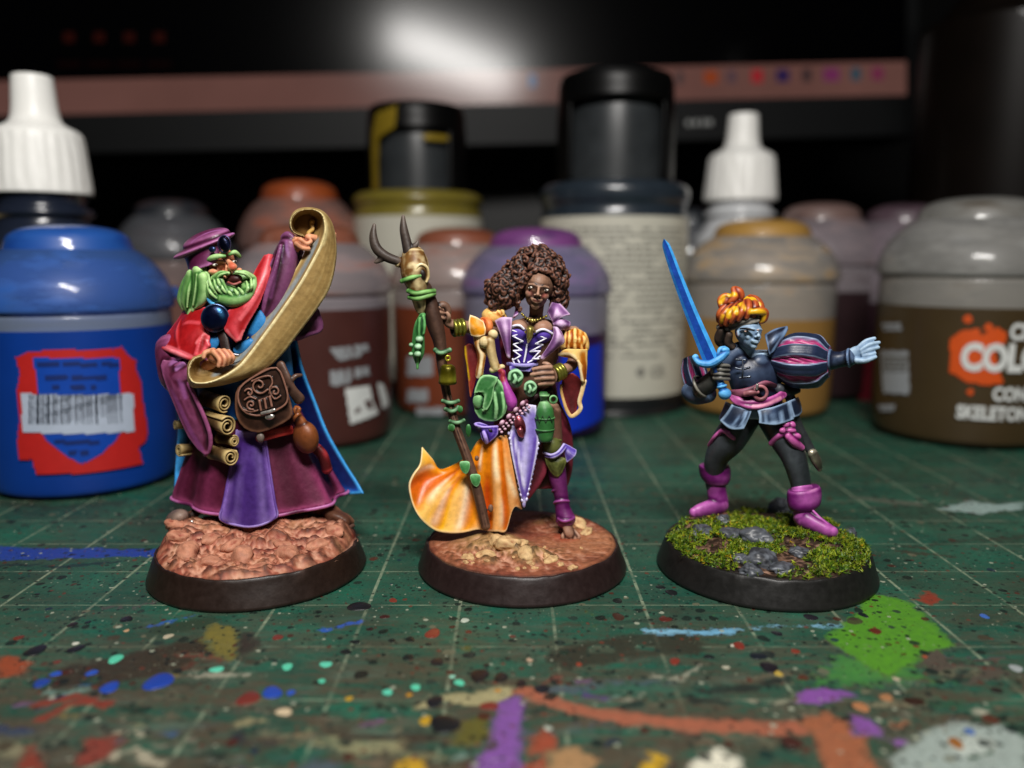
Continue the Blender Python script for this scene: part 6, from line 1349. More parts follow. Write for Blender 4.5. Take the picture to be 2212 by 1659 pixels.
D2.part('flask_zigzag', [tube([(1160, 897, 66), (1166, 913, 69), (1172, 898, 71), (1179, 913, 72), (1186, 898, 70), (1193, 912, 67)], 1.4, 6, 1)], '#0c2612', parent=fl)
D2.part('flask_handle', [torus(A5(1580, 1450, 50), (.3, 0, 1), 7, 3.0, 18)], it=4, k=4, parent=fl, **GR)
D2.part('flask_stopper', [blob(A5(1450, 1395, 60), (11, 4.5, 9))], it=4, k=4, parent=fl, **GR)
D2.part('belt', [tube([(1098, 905, 30), (1130, 880, 36), (1160, 855, 34), (1190, 840, 20)], 6, up=(0, 0, 1), asp=.5)], '#231214', '#4a2a2c', '#0c0506', it=5, k=6)
# skull mask at the hip
mk = D2.part('animal_mask', [slab(pl(A6, [(698, 268), (760, 250), (850, 285), (935, 290), (935, 370), (880, 425), (825, 460), (780, 420), (755, 330)]), 58, 14, 2, 6), tube(pl(A6, [(720, 280, 66), (800, 300, 70), (930, 295, 64)]), 3), tube(pl(A6, [(800, 350, 70), (815, 400, 74), (825, 445, 68)]), 5)], '#4a2c98', '#a690d8', '#1c0c48', vox=1.2, sm=2, it=9, k=5)
for x, y in ((752, 318), (858, 335)): D2.part('eye_hole', [blob(A6(x, y, 68), (7, 5.5, 3.5), rot=20)], '#0c0518', parent=mk)
# beaded belt, each bead a piece
bb = D2.part('bead_belt', [tube(pl(A6, [(930, 300, 60), (1060, 210, 66), (1210, 50, 62)]), 5, up=(0, 0, 1), asp=.4)], '#4a1428')
PK = dict(col='#a8748e', hi='#efd2de', lo='#4a1830')
for t in np.linspace(.12, .92, 4):
    q = np.array(A6(945+250*t, 285-235*t, 70)); D2.part('bead', [blob(q, (5.0, 7.4, 5), rot=40, n=12)], it=3, k=3, parent=bb, **PK)
for off in (1, 2):
    for t in np.linspace(0, 1, 9):
        q = np.array(A6(935+265*t+off*20*.9, 300-240*t+off*24, 68-off)); D2.part('bead', [blob(q, 3.5, n=9)], it=3, k=3, parent=bb, **PK)
D2.part('fish_charm', [blob(A6(1150, 285, 66), (12, 23, 9), rot=-14), tube(pl(A6, [(1150, 330, 72), (1165, 380, 68), (1160, 390, 66)]), [8, 7, 3])], '#5c141e', '#b4606a', '#22060a', mat=METAL, vox=1.2, it=7, k=5)
# loincloth with a row of studs along each edge
lc = D2.part('loincloth', [sheet([pl(A6, [(1160, 80, 48), (1230, 80, 52), (1300, 90, 46)]), pl(A6, [(1060, 330, 52), (1200, 330, 58), (1325, 330, 50)]), pl(A6, [(1060, 500, 56), (1200, 500, 62), (1320, 500, 54)]), pl(A6, [(1100, 700, 60), (1190, 700, 66), (1280, 700, 58)]), pl(A6, [(1145, 880, 62), (1190, 885, 66), (1235, 880, 60)]), pl(A6, [(1180, 1030, 60), (1188, 1045, 62), (1198, 1035, 60)])], 5, 7, 7)], '#8576bc', '#cfc8ea', '#4a3690', it=9, k=7, strokes=[(pl(A6, [(1080, 400, 58), (1130, 650, 64), (1190, 960, 66)]), 4, '#5a3fa0', .85), (pl(A6, [(1300, 400, 56), (1260, 650, 62), (1200, 960, 64)]), 4, '#5a3fa0', .85), (pl(A6, [(1100, 420, 60), (1150, 680, 68), (1188, 870, 68)]), 3.2, '#cfc9ea', .9)])
WS = dict(col='#a79cd0', hi='#eceaf8', lo='#5a48a0')
for a, b_ in ((A6(1042, 360, 54), A6(1172, 1010, 62)), (A6(1338, 410, 52), A6(1212, 1000, 62))):
    for t in np.linspace(0, 1, 13):
        q = np.array(a)+(np.array(b_)-np.array(a))*t; ang = math.degrees(math.atan2(b_[1]-a[1], b_[0]-a[0]))
        D2.part('stud', [blob(q, (4.6, 3.6, 3.8), rot=ang, n=10)], it=3, k=3, parent=lc, **WS)
D2.part('loincloth_point', [blob(A6(1188, 1040, 61), (4, 9, 4))], parent=lc, it=3, k=3, **WS)
# orange skirt sweeping to the left
cols = [[(1020, 380, 44), (1070, 650, 52), (1120, 900, 46), (1165, 1095, 34)], [(985, 380, 48), (1020, 680, 58), (1060, 940, 56), (1085, 1080, 50)], [(950, 385, 48), (980, 700, 54), (1000, 1000, 50), (1015, 1300, 46)], [(905, 390, 50), (920, 700, 60), (930, 1000, 58), (925, 1310, 54)], [(860, 390, 47), (850, 700, 52), (850, 1000, 44), (850, 1310, 42)],
        [(820, 390, 46), (790, 680, 48), (770, 980, 46), (745, 1290, 50)], [(780, 400, 42), (730, 680, 42), (670, 980, 44), (600, 1320, 54)], [(750, 430, 38), (670, 690, 40), (550, 980, 52), (460, 1325, 60)], [(730, 460, 34), (620, 710, 34), (440, 980, 46), (320, 1295, 52)], [(715, 490, 30), (570, 730, 32), (350, 960, 48), (190, 1190, 58)],
        [(705, 520, 26), (530, 735, 24), (250, 915, 34), (110, 1050, 54)], [(700, 540, 20), (500, 735, 14), (225, 810, 22), (75, 880, 52)], [(690, 560, 14), (450, 725, 8), (245, 710, 24), (110, 770, 50)], [(680, 575, 10), (410, 722, 4), (275, 640, 24), (180, 660, 42)], [(670, 585, 8), (390, 715, 0), (290, 600, 20), (200, 495, 30)]]
rows = [[A6(*c[i]) for c in cols] for i in range(4)]
def skirt_fn(co, st):
    s_, t_ = st[:, :1], st[:, 1:2]
    c = lin('#d06c04')*(1-s_)+lin('#ee9c06')*s_
    y = np.clip((t_-.45)/.5, 0, 1)*np.clip((s_-.35)/.2, 0, 1); c = c*(1-y)+lin('#f4b40a')*y
    for sc, sw, t0, am, hx in ((.30, .045, .35, .85, '#b23404'), (.72, .07, .15, .6, '#c04a06'), (.13, .035, .45, .5, '#b85406'), (.80, .07, .45, .75, '#c84606')):
        w_ = np.exp(-((s_-sc)/sw)**2)*np.clip((t_-t0)/.2, 0, 1)*am; c = c*(1-w_)+lin(hx)*w_
    for sc, sw, t0, t1, am in ((.06, .02, .35, .8, .6), (.20, .022, .05, .5, .8), (.20, .02, .6, .95, .5), (.47, .022, .45, 1, .9), (.60, .022, .5, 1, .8), (.68, .02, .35, .8, .7), (.90, .025, .5, 1, .7), (.37, .016, .1, .4, .8)):
        w_ = np.exp(-((s_-sc-.02*np.sin(t_*6))/sw)**2)*np.clip((t_-t0)/.12, 0, 1)*np.clip((t1-t_)/.1+.05, 0, 1)*am; w_ = np.clip(w_, 0, 1); c = c*(1-w_)+lin('#fbeac4')*w_
    e = np.clip((t_-.965)/.03, 0, 1)*.8; c = c*(1-e)+lin('#f0dcb0')*e
    e = np.clip((s_-.985)/.01, 0, 1)*.7; return c*(1-e)+lin('#f0d090')*e
sk = D2.part('skirt', [sheet(rows, 5, 14, 6)], '#cf7e0a', '#fbe2a0', '#b83c04', fn=skirt_fn, it=22, k=16, mat=SATIN, hiamt=.3, loamt=.45)
# leg wear
D2.part('legging', [tube([(1199, 985, 8), (1205, 1030, 8), (1212, 1070, 4), (1215, 1092, 4)], [20, 19, 15.5, 16]), tube([(1213, 1080, 4), (1216, 1100, 4), (1222, 1122, 6)], [16, 17, 22]), torus((1213, 1085, 4), (.1, 1, .2), 16, 3, 20), torus((1208, 1060, 4), (.1, 1, .2), 16.5, 1.6, 20), tube([(1206, 1120, 18), (1216, 1126, 28), (1230, 1124, 26), (1240, 1118, 14)], 3.2)], '#4e0c4a', '#97488e', '#220520', vox=1.4, sm=2, it=10, k=7, mat=SATIN)
kn = D2.part('knee_guard', [blob(A6(1460, 490, 18), (21, 24, 22)), slab(pl(A6, [(1385, 590), (1480, 580), (1590, 600), (1585, 680), (1520, 785), (1440, 730)]), 18, 26, 2, 8), torus((1192, 954, 10), (.1, 1, .1), 20, 3.2, 22)], '#3b401a', '#6d7238', '#14160a', vox=1.4, sm=2, it=10, k=7)
D2.part('knee_ribbon', [tube(pl(A6, [(1375, 545, 28), (1450, 570, 46), (1520, 540, 44), (1575, 470, 26)]), 3.4), tube(pl(A6, [(1400, 580, 32), (1470, 590, 47), (1540, 550, 42), (1590, 490, 26)]), 3.2), sheet([pl(A6, [(1560, 455, 22), (1575, 480, 26), (1580, 510, 22)]), pl(A6, [(1620, 480, 20), (1620, 540, 28), (1590, 580, 22)]), pl(A6, [(1695, 525, 18), (1680, 580, 26), (1600, 645, 20)])], 5, 4, 4)], '#5c46a8', '#b8aee0', '#281860', vox=1.1, sm=1, it=7, k=5, parent=kn)
# staff
WD = dict(col='#301c15', hi='#765746', lo='#0c0605')
path = [(918, 620, 52), (930, 665, 52), (941, 705, 52), (950, 740, 52), (956, 795, 52), (965, 850, 54), (976, 890, 56), (988, 932, 60), (1008, 985, 64), (1030, 1055, 68), (1049, 1137, 66)]
stf = [tube(path, [14, 19, 18, 14, 11, 9.5, 9.5, 10, 10.5, 11, 10.5], 14)]
for k_ in range(6):
    a = k_*1.05; stf.append(tube([(p[0]+9*cos(a+i*.12)*(1.3 if i < 3 else .8), p[1], p[2]+9*abs(sin(a+i*.12))) for i, p in enumerate(path)], 2.4, 6, 3))
stf += [tube([(940, 672, 50), (955, 660, 46), (966, 668, 44), (966, 690, 44)], [9, 10, 9, 7]), blob((1060, 1098, 66), (6, 9, 6)), blob((1030, 990, 66), (5, 6, 5))]
staff = D2.part('staff', stf, vox=1.2, sm=1, it=8, k=4.5, **WD)
D2.part('stag_skull', [tube(pl(A4, [(460, 420, 56), (470, 560, 64), (500, 720, 66), (520, 860, 62), (530, 910, 60)]), [26, 30, 20, 13, 8], 14), blob(A4(545, 470, 56), (11, 26, 14), rot=-16), tube(pl(A4, [(490, 530, 82), (530, 490, 80), (575, 520, 72), (585, 580, 68), (560, 625, 70)]), 4.5), tube(pl(A4, [(470, 790, 72), (500, 860, 70), (510, 905, 66)]), 3.5), tube(pl(A4, [(550, 790, 72), (555, 850, 70), (530, 905, 66)]), 3.5), blob(A4(330, 470, 58), (10, 12, 10))], '#6e4a20', '#e2cf9c', '#2c1606', vox=1.2, sm=2, it=12, k=6, rnd=.8, parent=staff, strokes=[([A4(530, 560, 84), A4(535, 600, 82)], 8, '#170a04', .95), ([A4(500, 820, 76), A4(515, 860, 74)], 4, '#170a04', .8)])
ss = D2.part('eye_socket', [blob(A4(535, 575, 86), (8.5, 12, 5), rot=-14)], '#160a04', '#2c1608', parent=staff, it=3, k=5)
D2.part('socket_rim', [tube(pl(A4, [(490, 610, 88), (480, 540, 90), (520, 490, 88), (575, 520, 80), (590, 590, 76), (570, 640, 78)]), 3.4)], '#c9b27c', '#f0e4bc', '#6a4a20', parent=staff, it=3, k=4)
D2.part('antler', [tube(pl(A4, [(430, 430, 64), (400, 300, 62), (375, 180, 60), (370, 70, 58)]), [13, 11, 9, 4]), tube(pl(A4, [(440, 350, 64), (480, 320, 66), (498, 290, 66)]), [8, 6, 3])], '#241a16', '#5c5048', '#0c0806', vox=1.2, it=8, k=6, parent=staff)
D2.part('antler', [tube(pl(A4, [(320, 460, 60), (220, 420, 62), (140, 350, 62), (110, 250, 60), (118, 145, 58)]), [10, 11, 11, 9, 4]), tube(pl(A4, [(180, 440, 62), (140, 465, 64), (125, 470, 64)]), [8, 5, 3])], '#241a16', '#5c5048', '#0c0806', vox=1.2, it=8, k=6, parent=staff)
for q in ([(360, 635, 84), (440, 605, 92), (520, 585, 86)], [(415, 720, 80), (480, 740, 90), (560, 730, 88), (640, 720, 70)], [(425, 775, 76), (500, 785, 88), (580, 765, 84), (640, 745, 68)]): D2.part('cord_wrap', [tube(pl(A4, q), 5.5)], '#34662a', '#80b264', '#12320f', it=6, k=5, parent=staff)
D2.part('tassel', [tube(pl(A4, [(540, 930, 66), (520, 1010, 68), (505, 1100, 66), (500, 1250, 62), (495, 1340, 58)]), [7, 12, 13, 14, 6], up=(0, 0, 1), asp=.6), tube(pl(A4, [(545, 940, 70), (555, 1020, 72), (545, 1090, 70)]), 4), tube(pl(A4, [(515, 960, 72), (510, 1050, 74), (510, 1100, 72)]), 3.5), tube(pl(A4, [(495, 1300, 66), (495, 1395, 62)]), [4, 3])], '#1f5a26', '#5ea05c', '#0a2410', vox=1.2, sm=1, it=8, k=5, parent=staff)
for x, y, r_ in ((512, 1140, 10), (500, 1205, 9.5), (497, 1270, 9), (440, 1190, 6), (437, 1270, 6)): D2.part('bead', [blob(A4(x, y, 76 if x > 450 else 68), r_*.85)], '#5f9464', '#b4dcb4', '#1c4424', it=4, k=4, parent=staff)
bl = D2.part('bell', [loft([ringsec(967, 778, 72, 8, 8, 20), ringsec(967, 782, 72, 15, 15, 20), ringsec(967, 790, 72, 18, 18, 20), ringsec(967, 808, 72, 19, 19, 20), ringsec(967, 816, 72, 20, 20, 20), ringsec(967, 819, 72, 17, 17, 20)], 3, 2), torus(A4(760, 1305, 72), (.2, .1, 1), 5, 2, 14)], '#6c6410', '#c8c040', '#2a2604', mat=METAL, it=6, k=6, parent=staff)
D2.part('bell_clapper', [blob((974, 823, 74), 5)], '#8a7a50', '#d0c090', '#3a3010', parent=bl, it=3, k=3)
for q, r_ in (([(940, 756, 66), (952, 762, 72), (972, 756, 66)], 5.5), ([(956, 866, 64), (974, 870, 70), (990, 866, 62)], 4.6), ([(962, 884, 66), (978, 888, 72), (990, 880, 66)], 5), ([(972, 910, 68), (988, 913, 74), (1002, 908, 66)], 4.4)): D2.part('vine', [tube(q, r_)], '#2c5232', '#7eac80', '#0e2614', it=4, k=4, parent=staff)
for c, s_ in (((994, 884, 70), (6, 8, 4)), ((975, 924, 72), (8, 9, 4)), ((1012, 930, 64), (6, 14, 4))): D2.part('bud', [blob(c, s_)], '#2c6a30', '#78b078', '#0c2c12', it=4, k=4, parent=staff)
for c in (A6(612, 690, 76), A6(715, 815, 80)):
    c = np.array(c); D2.part('leaf', [slab([c+(-11, -11, 0)-(0, 0, c[2]), c+(-2, -14, 0)-(0, 0, c[2]), c+(11, -12, 0)-(0, 0, c[2]), c+(11, 4, 0)-(0, 0, c[2]), c+(3, 15, 0)-(0, 0, c[2]), c+(-8, 5, 0)-(0, 0, c[2])], c[2], 5, 2, 3)], '#357a3c', '#8cc88c', '#123a1a', vox=1.1, it=6, k=5, parent=staff)
# ================================================================ figurine 3: swordswoman
S3 = Fig('figurine', 1650, 9.74, 'blue-skinned red-haired figurine with a bright blue sword on a mossy base', doff=-38)
def g3(x, y, r):
    p = np.stack([x, y, 0*x], 1)
    h = .345+.08*np.exp(-((y-.15)/.6)**2-(x/.9)**2)+.05*vnoise(p, 3.0, 72, 3)+.02*np.abs(vnoise(p, 10, 73, 3))+.09*np.exp(-((y-.5)/.3)**2-((x+.62)/.34)**2)+.05*np.exp(-((y-.0)/.25)**2-((x-.55)/.3)**2)
    return np.where(r > .9, h*(1-np.clip((r-.9)/.1, 0, 1))+.325*np.clip((r-.9)/.1, 0, 1), h)
def c3(x, y, z, r):
    p = np.stack([x, y, z], 1); t = np.clip(.5+1.0*vnoise(p, 6, 75, 3), 0, 1)[:, None]
    return lin('#1c110c')*(1-t)+lin('#3e2a1c')*t
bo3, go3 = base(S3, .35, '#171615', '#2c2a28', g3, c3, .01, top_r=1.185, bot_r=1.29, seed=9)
def gz3(x, y): return g3(np.atleast_1d(x), np.atleast_1d(y), np.hypot(np.atleast_1d(x), np.atleast_1d(y))/1.2)
# rocks
for (uu, vv, rx, rz) in ((1690, 1092, .20, .17), (1520, 1156, .17, .10), (1500, 1160, .10, .08), (1578, 1160, .18, .10), (1632, 1168, .22, .13), (1560, 1140, .12, .09), (1640, 1212, .20, .14), (1622, 1228, .13, .09), (1690, 1225, .16, .07), (1600, 1205, .14, .07), (1730, 1195, .15, .07), (1835, 1150, .10, .09), (1548, 1118, .08, .10)):
    gxy = G(uu, vv, .38); bm_ = bmesh.new(); bmesh.ops.create_icosphere(bm_, subdivisions=4, radius=1)
    pv = np.array([v.co[:] for v in bm_.verts]); q = 1+.45*vnoise(pv+uu, 1.3, 77, 3)-.28*np.abs(vnoise(pv+uu, 2.2, 78, 3))+.06*vnoise(pv+uu, 7, 80, 2)
    zg_ = float(gz3(gxy[0]-S3.x0, gxy[1]-S3.Y0)[0])
    for v_, m_ in zip(bm_.verts, q): v_.co = Vector((gxy[0]+v_.co.x*rx*m_, gxy[1]+v_.co.y*rx*.8*m_, zg_+v_.co.z*rz*m_))
    me_ = bpy.data.meshes.new('rock'); bm_.to_mesh(me_); bm_.free(); me_.polygons.foreach_set('use_smooth', [True]*len(me_.polygons))
    n_ = len(me_.vertices); t = np.clip(.35+.8*vnoise(pv+uu, 3, 79, 3), 0, 1)[:, None]; setcol(me_, lin('#25262a')*(1-t)+lin('#6b7078')*t)
    link('rock', me_, SATIN, bo3)
# static-grass flock: thousands of tiny star tufts, one mass
rg = np.random.default_rng(5)
a_ = rg.uniform(0, 2*pi, 9000); r_ = 1.17*np.sqrt(rg.uniform(0, 1, 9000)); mx_, my_ = r_*np.cos(a_), r_*np.sin(a_); pn = np.stack([mx_, my_, 0*mx_], 1)
keep = ((vnoise(pn, 2.2, 81, 3) > -.12) & ~((my_ < -.72) & (np.abs(mx_+.25) < .42) & (rg.random(9000) < .8))) | (rg.random(9000) < .03)
pn = pn[keep][:4300]; nt = len(pn); spill = np.where(rg.random(nt) < .006, 1.05, 1.0); pn = pn*spill[:, None]
z_ = gz3(pn[:, 0], pn[:, 1])+rg.uniform(0, .03, nt)+.07*np.clip(vnoise(pn, 5.0, 83, 2), 0, 1)
tc_ = np.stack([S3.x0+pn[:, 0], S3.Y0+pn[:, 1], z_], 1)
pal = np.array([lin('#83981a'), lin('#5c8016'), lin('#a0ae28'), lin('#3a5c1a'), lin('#c8aa22')])
mc_ = pal[rg.choice(5, nt, p=[.36, .27, .2, .13, .04])]*(rg.uniform(.55, .95, nt)*(.85+.35*vnoise(pn, 3.0, 84, 2)))[:, None]
tc_ = np.repeat(tc_, 5, 0); mc_ = np.repeat(np.repeat(mc_, 5, 0), 3, 0)
d_ = rg.normal(size=tc_.shape)+np.array([0, -.15, .3]); d_ /= np.linalg.norm(d_, axis=1)[:, None]; s_ = np.cross(d_, rg.normal(size=tc_.shape)); s_ /= np.linalg.norm(s_, axis=1)[:, None]
l_ = rg.uniform(.034, .062, len(tc_))[:, None]; w_ = .0095
VV = np.stack([tc_-s_*w_, tc_+s_*w_, tc_+d_*l_], 1).reshape(-1, 3); FF = np.arange(len(VV)).reshape(-1, 3).tolist(); CC = mc_
me_ = np_mesh('moss', VV, FF, False); setcol(me_, np.array(CC)); mo = link('moss', me_, PAINT, bo3); mo['kind'] = 'stuff'
# body: head, hand, legs under the clothes
HS, Ls = head((1618, 721, 38), 36, (.56, -.06, .80), (.04, -1, .0), jaw=.86, nose=.85, brow=.7, cheek=.8)
hnd = [blob(A7(1790, 1095, 40), (22, 17, 10), rot=-28), tube(pl(A7, [(1820, 1040, 40), (1880, 985, 42), (1955, 958, 40)]), [7, 6, 4.5]), tube(pl(A7, [(1840, 1060, 46), (1910, 1015, 50), (1995, 992, 48)]), [6.5, 6, 4.2]), tube(pl(A7, [(1850, 1085, 48), (1920, 1055, 52), (1990, 1035, 52)]), [6.2, 5.6, 4]), tube(pl(A7, [(1800, 1150, 50), (1880, 1150, 56), (1965, 1118, 56)]), [7.5, 6, 4.2]), tube(pl(A7, [(1860, 1110, 50), (1920, 1100, 54), (1960, 1085, 54)]), [5.5, 5, 3.6])]
prims = HS+[tube([(1612, 745, 20), (1618, 775, 4), (1628, 810, -6)], [17, 19, 30]), loft([ringsec(1636, 760, -6, 52, 34), ringsec(1630, 800, -4, 55, 38), ringsec(1634, 850, -6, 48, 36), ringsec(1642, 900, -10, 58, 42)], 3, 3), tube([(1680, 762, 0), (1735, 775, 8), (1790, 778, 24), (1830, 775, 34)], [26, 26, 18, 15])]+hnd
prims += [tube([(1605, 905, -20), (1580, 945, -22), (1548, 985, -40), (1544, 1030, -64), (1548, 1075, -74)], [28, 26, 22, 19, 15]), tube([(1672, 905, -10), (1690, 945, 6), (1712, 990, 18), (1727, 1040, 10), (1735, 1085, 14)], [30, 27, 23, 20, 16])]
FC = dict(col='#7690ac', hi='#a8c0d4', lo='#44586f')
body = S3.part('body', prims, vox=1.45, sm=2, it=10, k=8, loamt=.4, hiamt=.7, flat=True, **FC, strokes=[([A7(935, 930, 80), A7(930, 960, 82)], 5, '#8a5a6c', .7), ([A7(790, 930, 66), A7(770, 950, 60)], 6, '#7c6a80', .5), (pl(A7, [(800, 882, 64), (860, 884, 72), (925, 890, 75)]), 1.6, '#1a2030', .7), (pl(A7, [(880, 1000, 70), (920, 1008, 74), (950, 1000, 70)]), 2.6, '#1c1c2c', .9), ([A7(740, 910, 52), A7(755, 950, 52)], 5, '#6c2c1c', .9),
    (pl(A7, [(870, 1020, 66), (900, 1050, 62)]), 5, '#90a8bc', .5), ([(1605, 905, -20), (1580, 945, -22), (1548, 985, -40), (1544, 1030, -64)], 40, '#15181a', 1), ([(1672, 905, -10), (1690, 945, 6), (1712, 990, 18), (1727, 1040, 10)], 40, '#15181a', 1)])
S3.part('eye', [blob(A7(838, 893, 68), (4.8, 2.8, 2.6), rot=-8, n=12)], '#c9a898', parent=body); S3.part('pupil', [blob(A7(846, 893, 71.5), (2.0, 2.3, 1.2), n=8)], '#120808', parent=body)
S3.part('eye', [blob(A7(938, 884, 73), (3.2, 2.2, 2.0), n=12)], '#b09890', parent=body)
S3.part('eyebrow', [tube(pl(A7, [(785, 872, 62), (845, 872, 72), (905, 888, 76)]), [1.5, 2.6, 1.8])], '#0c0e14', parent=body)
# hosiery painted over the legs
BK = dict(col='#15171a', hi='#50565c', lo='#050506')
S3.part('stocking', [tube([(1610, 900, -20), (1576, 948, -18), (1549, 988, -34), (1543, 1030, -62), (1547, 1060, -70)], [34, 36, 26, 22, 19], 16)], vox=1.8, sm=2, it=16, k=12, mat=SATIN, **BK)
S3.part('stocking', [tube([(1672, 900, -10), (1700, 950, 8), (1716, 992, 20), (1729, 1040, 12), (1733, 1070, 12)], [38, 36, 27, 23, 20], 16)], vox=1.8, sm=2, it=16, k=12, mat=SATIN, **BK)
# garters
MG = dict(col='#6a1254', hi='#bc5c9c', lo='#2e0824')
S3.part('garter', [tube(pl(A8, [(500, 205, -14), (585, 95, 18), (660, 140, 20), (745, 205, 0)]), 5.5, up=(0, 0, 1), asp=.7), tube(pl(A8, [(480, 215, -20), (520, 150, 6), (580, 90, 14)]), 4), tube(pl(A8, [(600, 100, 18), (640, 110, 22)]), 5)], vox=1.3, it=8, k=5, mat=SATIN, **MG)
S3.part('garter', [tube(pl(A8, [(985, 200, 22), (1050, 140, 40), (1110, 120, 45), (1170, 130, 45)]), 6.5, up=(0, 0, 1), asp=.7), blob(A8(1120, 50, 42), (11, 8, 8)), blob(A8(1160, 55, 42), (8, 10, 8)), blob(A8(1150, 95, 46), (12, 7, 8)), blob(A8(1190, 145, 46), (12, 9, 8)), tube(pl(A8, [(1130, 140, 48), (1180, 190, 48), (1240, 235, 38)]), [9, 10, 7]), blob(A8(1085, 95, 46), (9, 7, 7))], vox=1.3, it=8, k=5, mat=SATIN, **MG)
# boots
BT = dict(col='#641560', hi='#b860ac', lo='#2a0826')
bt = S3.part('boot', [tube([(1546, 1032, -64), (1548, 1060, -70), (1552, 1085, -72)], [22, 21, 22], 14), tube([(1556, 1090, -70), (1535, 1098, -62), (1510, 1105, -52), (1499, 1108, -48)], [20, 19, 16, 12], 14)], vox=1.6, sm=2, it=14, k=9, mat=SATIN, **BT)
S3.part('boot_cuff', [loft([ringsec(1544, 1022, -64, 31, 29, 22, rot=.05), ringsec(1544, 1030, -64, 35, 32, 22, rot=.12), ringsec(1545, 1050, -66, 33, 30, 22, rot=.12), ringsec(1547, 1062, -68, 26, 25, 22, rot=.1)], 4, 3)], it=12, k=8, parent=bt, mat=SATIN, strokes=[(pl(A8, [(410, 500, -30), (470, 540, -28), (540, 550, -28), (645, 490, -34)]), 3.5, '#c47ab8', .9)], **BT)
S3.part('boot_sole', [tube([(1560, 1112, -66), (1530, 1118, -52), (1496, 1120, -42)], [14, 13, 10], up=(0, 1, 0), asp=.35)], '#2a120e', '#5c3a30', parent=bt, it=5, k=6)
bt = S3.part('boot', [tube([(1733, 1062, 12), (1735, 1090, 14), (1738, 1118, 16)], [26, 23, 25], 14), tube([(1740, 1122, 18), (1762, 1134, 32), (1786, 1146, 46), (1799, 1150, 52)], [24, 21, 17, 13], 14), tube(pl(A8, [(1320, 740, 34), (1390, 810, 44), (1450, 860, 52)]), 3)], vox=1.6, sm=2, it=14, k=9, mat=SATIN, strokes=[(pl(A8, [(1310, 790, 56), (1340, 840, 58)]), 7, '#b45cb4', .7), (pl(A8, [(1470, 880, 76), (1490, 900, 76)]), 6, '#c068b8', .7)], **BT)
S3.part('boot_cuff', [loft([ringsec(1736, 1050, 12, 33, 29, 22, rot=-.12), ringsec(1737, 1060, 12, 38, 33, 22, rot=-.12), ringsec(1738, 1086, 14, 36, 32, 22, rot=-.12), ringsec(1738, 1094, 15, 27, 25, 22, rot=-.1)], 4, 3)], it=12, k=8, parent=bt, mat=SATIN, strokes=[(pl(A8, [(1120, 590, 30), (1180, 615, 46), (1280, 600, 48), (1370, 560, 30)]), 4, '#c884b4', .9)], **BT)
S3.part('boot_sole', [tube([(1735, 1146, 24), (1765, 1160, 44), (1800, 1166, 58)], [17, 17, 13], up=(0, 1, 0), asp=.35)], '#33180f', '#6c4a38', parent=bt, it=5, k=6)
# doublet
NV = dict(col='#181f34', hi='#5e7494', lo='#070912')
S3.part('doublet', [loft([ringsec(1634, 760, -8, 40, 28), ringsec(1634, 776, -4, 58, 40), ringsec(1630, 800, 0, 62, 46), ringsec(1632, 830, 0, 56, 44), ringsec(1636, 856, -2, 52, 42), ringsec(1640, 882, -4, 56, 44)], 4, 3), blob(A7(960, 1185, 14), (28, 27, 26)), blob(A7(800, 1165, 12), (24, 25, 25)), tube([(1600, 760, 10), (1580, 775, 10), (1560, 790, 6)], [24, 22, 18])], vox=1.8, sm=6, it=16, k=12, mat=SATIN, hiamt=.6, **NV)
S3.part('shoulder_flange', [sheet([pl(A7, [(1000, 930, 24), (1090, 880, 22), (1195, 858, 10)]), pl(A7, [(1020, 1010, 40), (1090, 960, 40), (1190, 895, 26)]), pl(A7, [(1040, 1100, 44), (1060, 1080, 44), (1075, 1060, 40)])], 6, 6, 6)], it=9, k=7, mat=SATIN, strokes=[(pl(A7, [(1195, 862, 14), (1150, 950, 40), (1075, 1060, 46)]), 3.5, '#6a84a4', .9)], **NV)
for q in ([(745, 1215, 66), (800, 1225, 70), (865, 1210, 70)], [(750, 1140, 62), (830, 1145, 68)], [(780, 1300, 60), (870, 1290, 64)]): S3.part('clasp', [tube(pl(A7, q), 2.6)], '#2a2f3a', '#9aa4b0', '#0a0c10', mat=METAL, it=4, k=4)
S3.part('lacing_cord', [tube(pl(A7, [(805, 1150, 70), (810, 1220, 74), (800, 1300, 66)]), 2.0)], '#0a0b10', '#4a5260', it=4, k=4)
# belt
blt = S3.part('belt', [tube(pl(A7, [(705, 1440, 30), (760, 1500, 44), (870, 1530, 52), (1000, 1515, 52), (1100, 1480, 44), (1160, 1440, 28)]), 9.5, up=(0, 0, 1), asp=.45), tube(pl(A7, [(720, 1490, 38), (860, 1555, 54), (1010, 1540, 54), (1150, 1470, 34)]), 5)], vox=1.4, it=9, k=6, mat=SATIN, strokes=[(pl(A7, [(900, 1550, 60), (1010, 1535, 60), (1140, 1475, 44)]), 4, '#d88aa8', .9)], **MG)
S3.part('waist_sash', [tube(pl(A7, [(715, 1430, 34), (800, 1430, 46), (900, 1400, 50), (1000, 1350, 50), (1090, 1370, 40)]), [7, 9, 8, 7, 5], up=(0, 0, 1), asp=.5)], '#3c1626', '#84485c', '#180a10', it=6, k=6)
bk = S3.part('buckle', [torus(A7(960, 1430, 60), (0, .1, 1), 14, 4.2, 24), tube(pl(A7, [(830, 1440, 58), (880, 1430, 62), (940, 1425, 64)]), [7, 7, 4])], '#4c1c24', '#b07078', '#18080a', it=5, k=5, vox=1.2, mat=SATIN)
S3.part('buckle_pin', [tube(pl(A7, [(935, 1360, 66), (930, 1400, 68)]), 3)], '#8f8c88', '#e0dcd4', '#3a3634', mat=METAL, it=3, k=3, parent=bk)
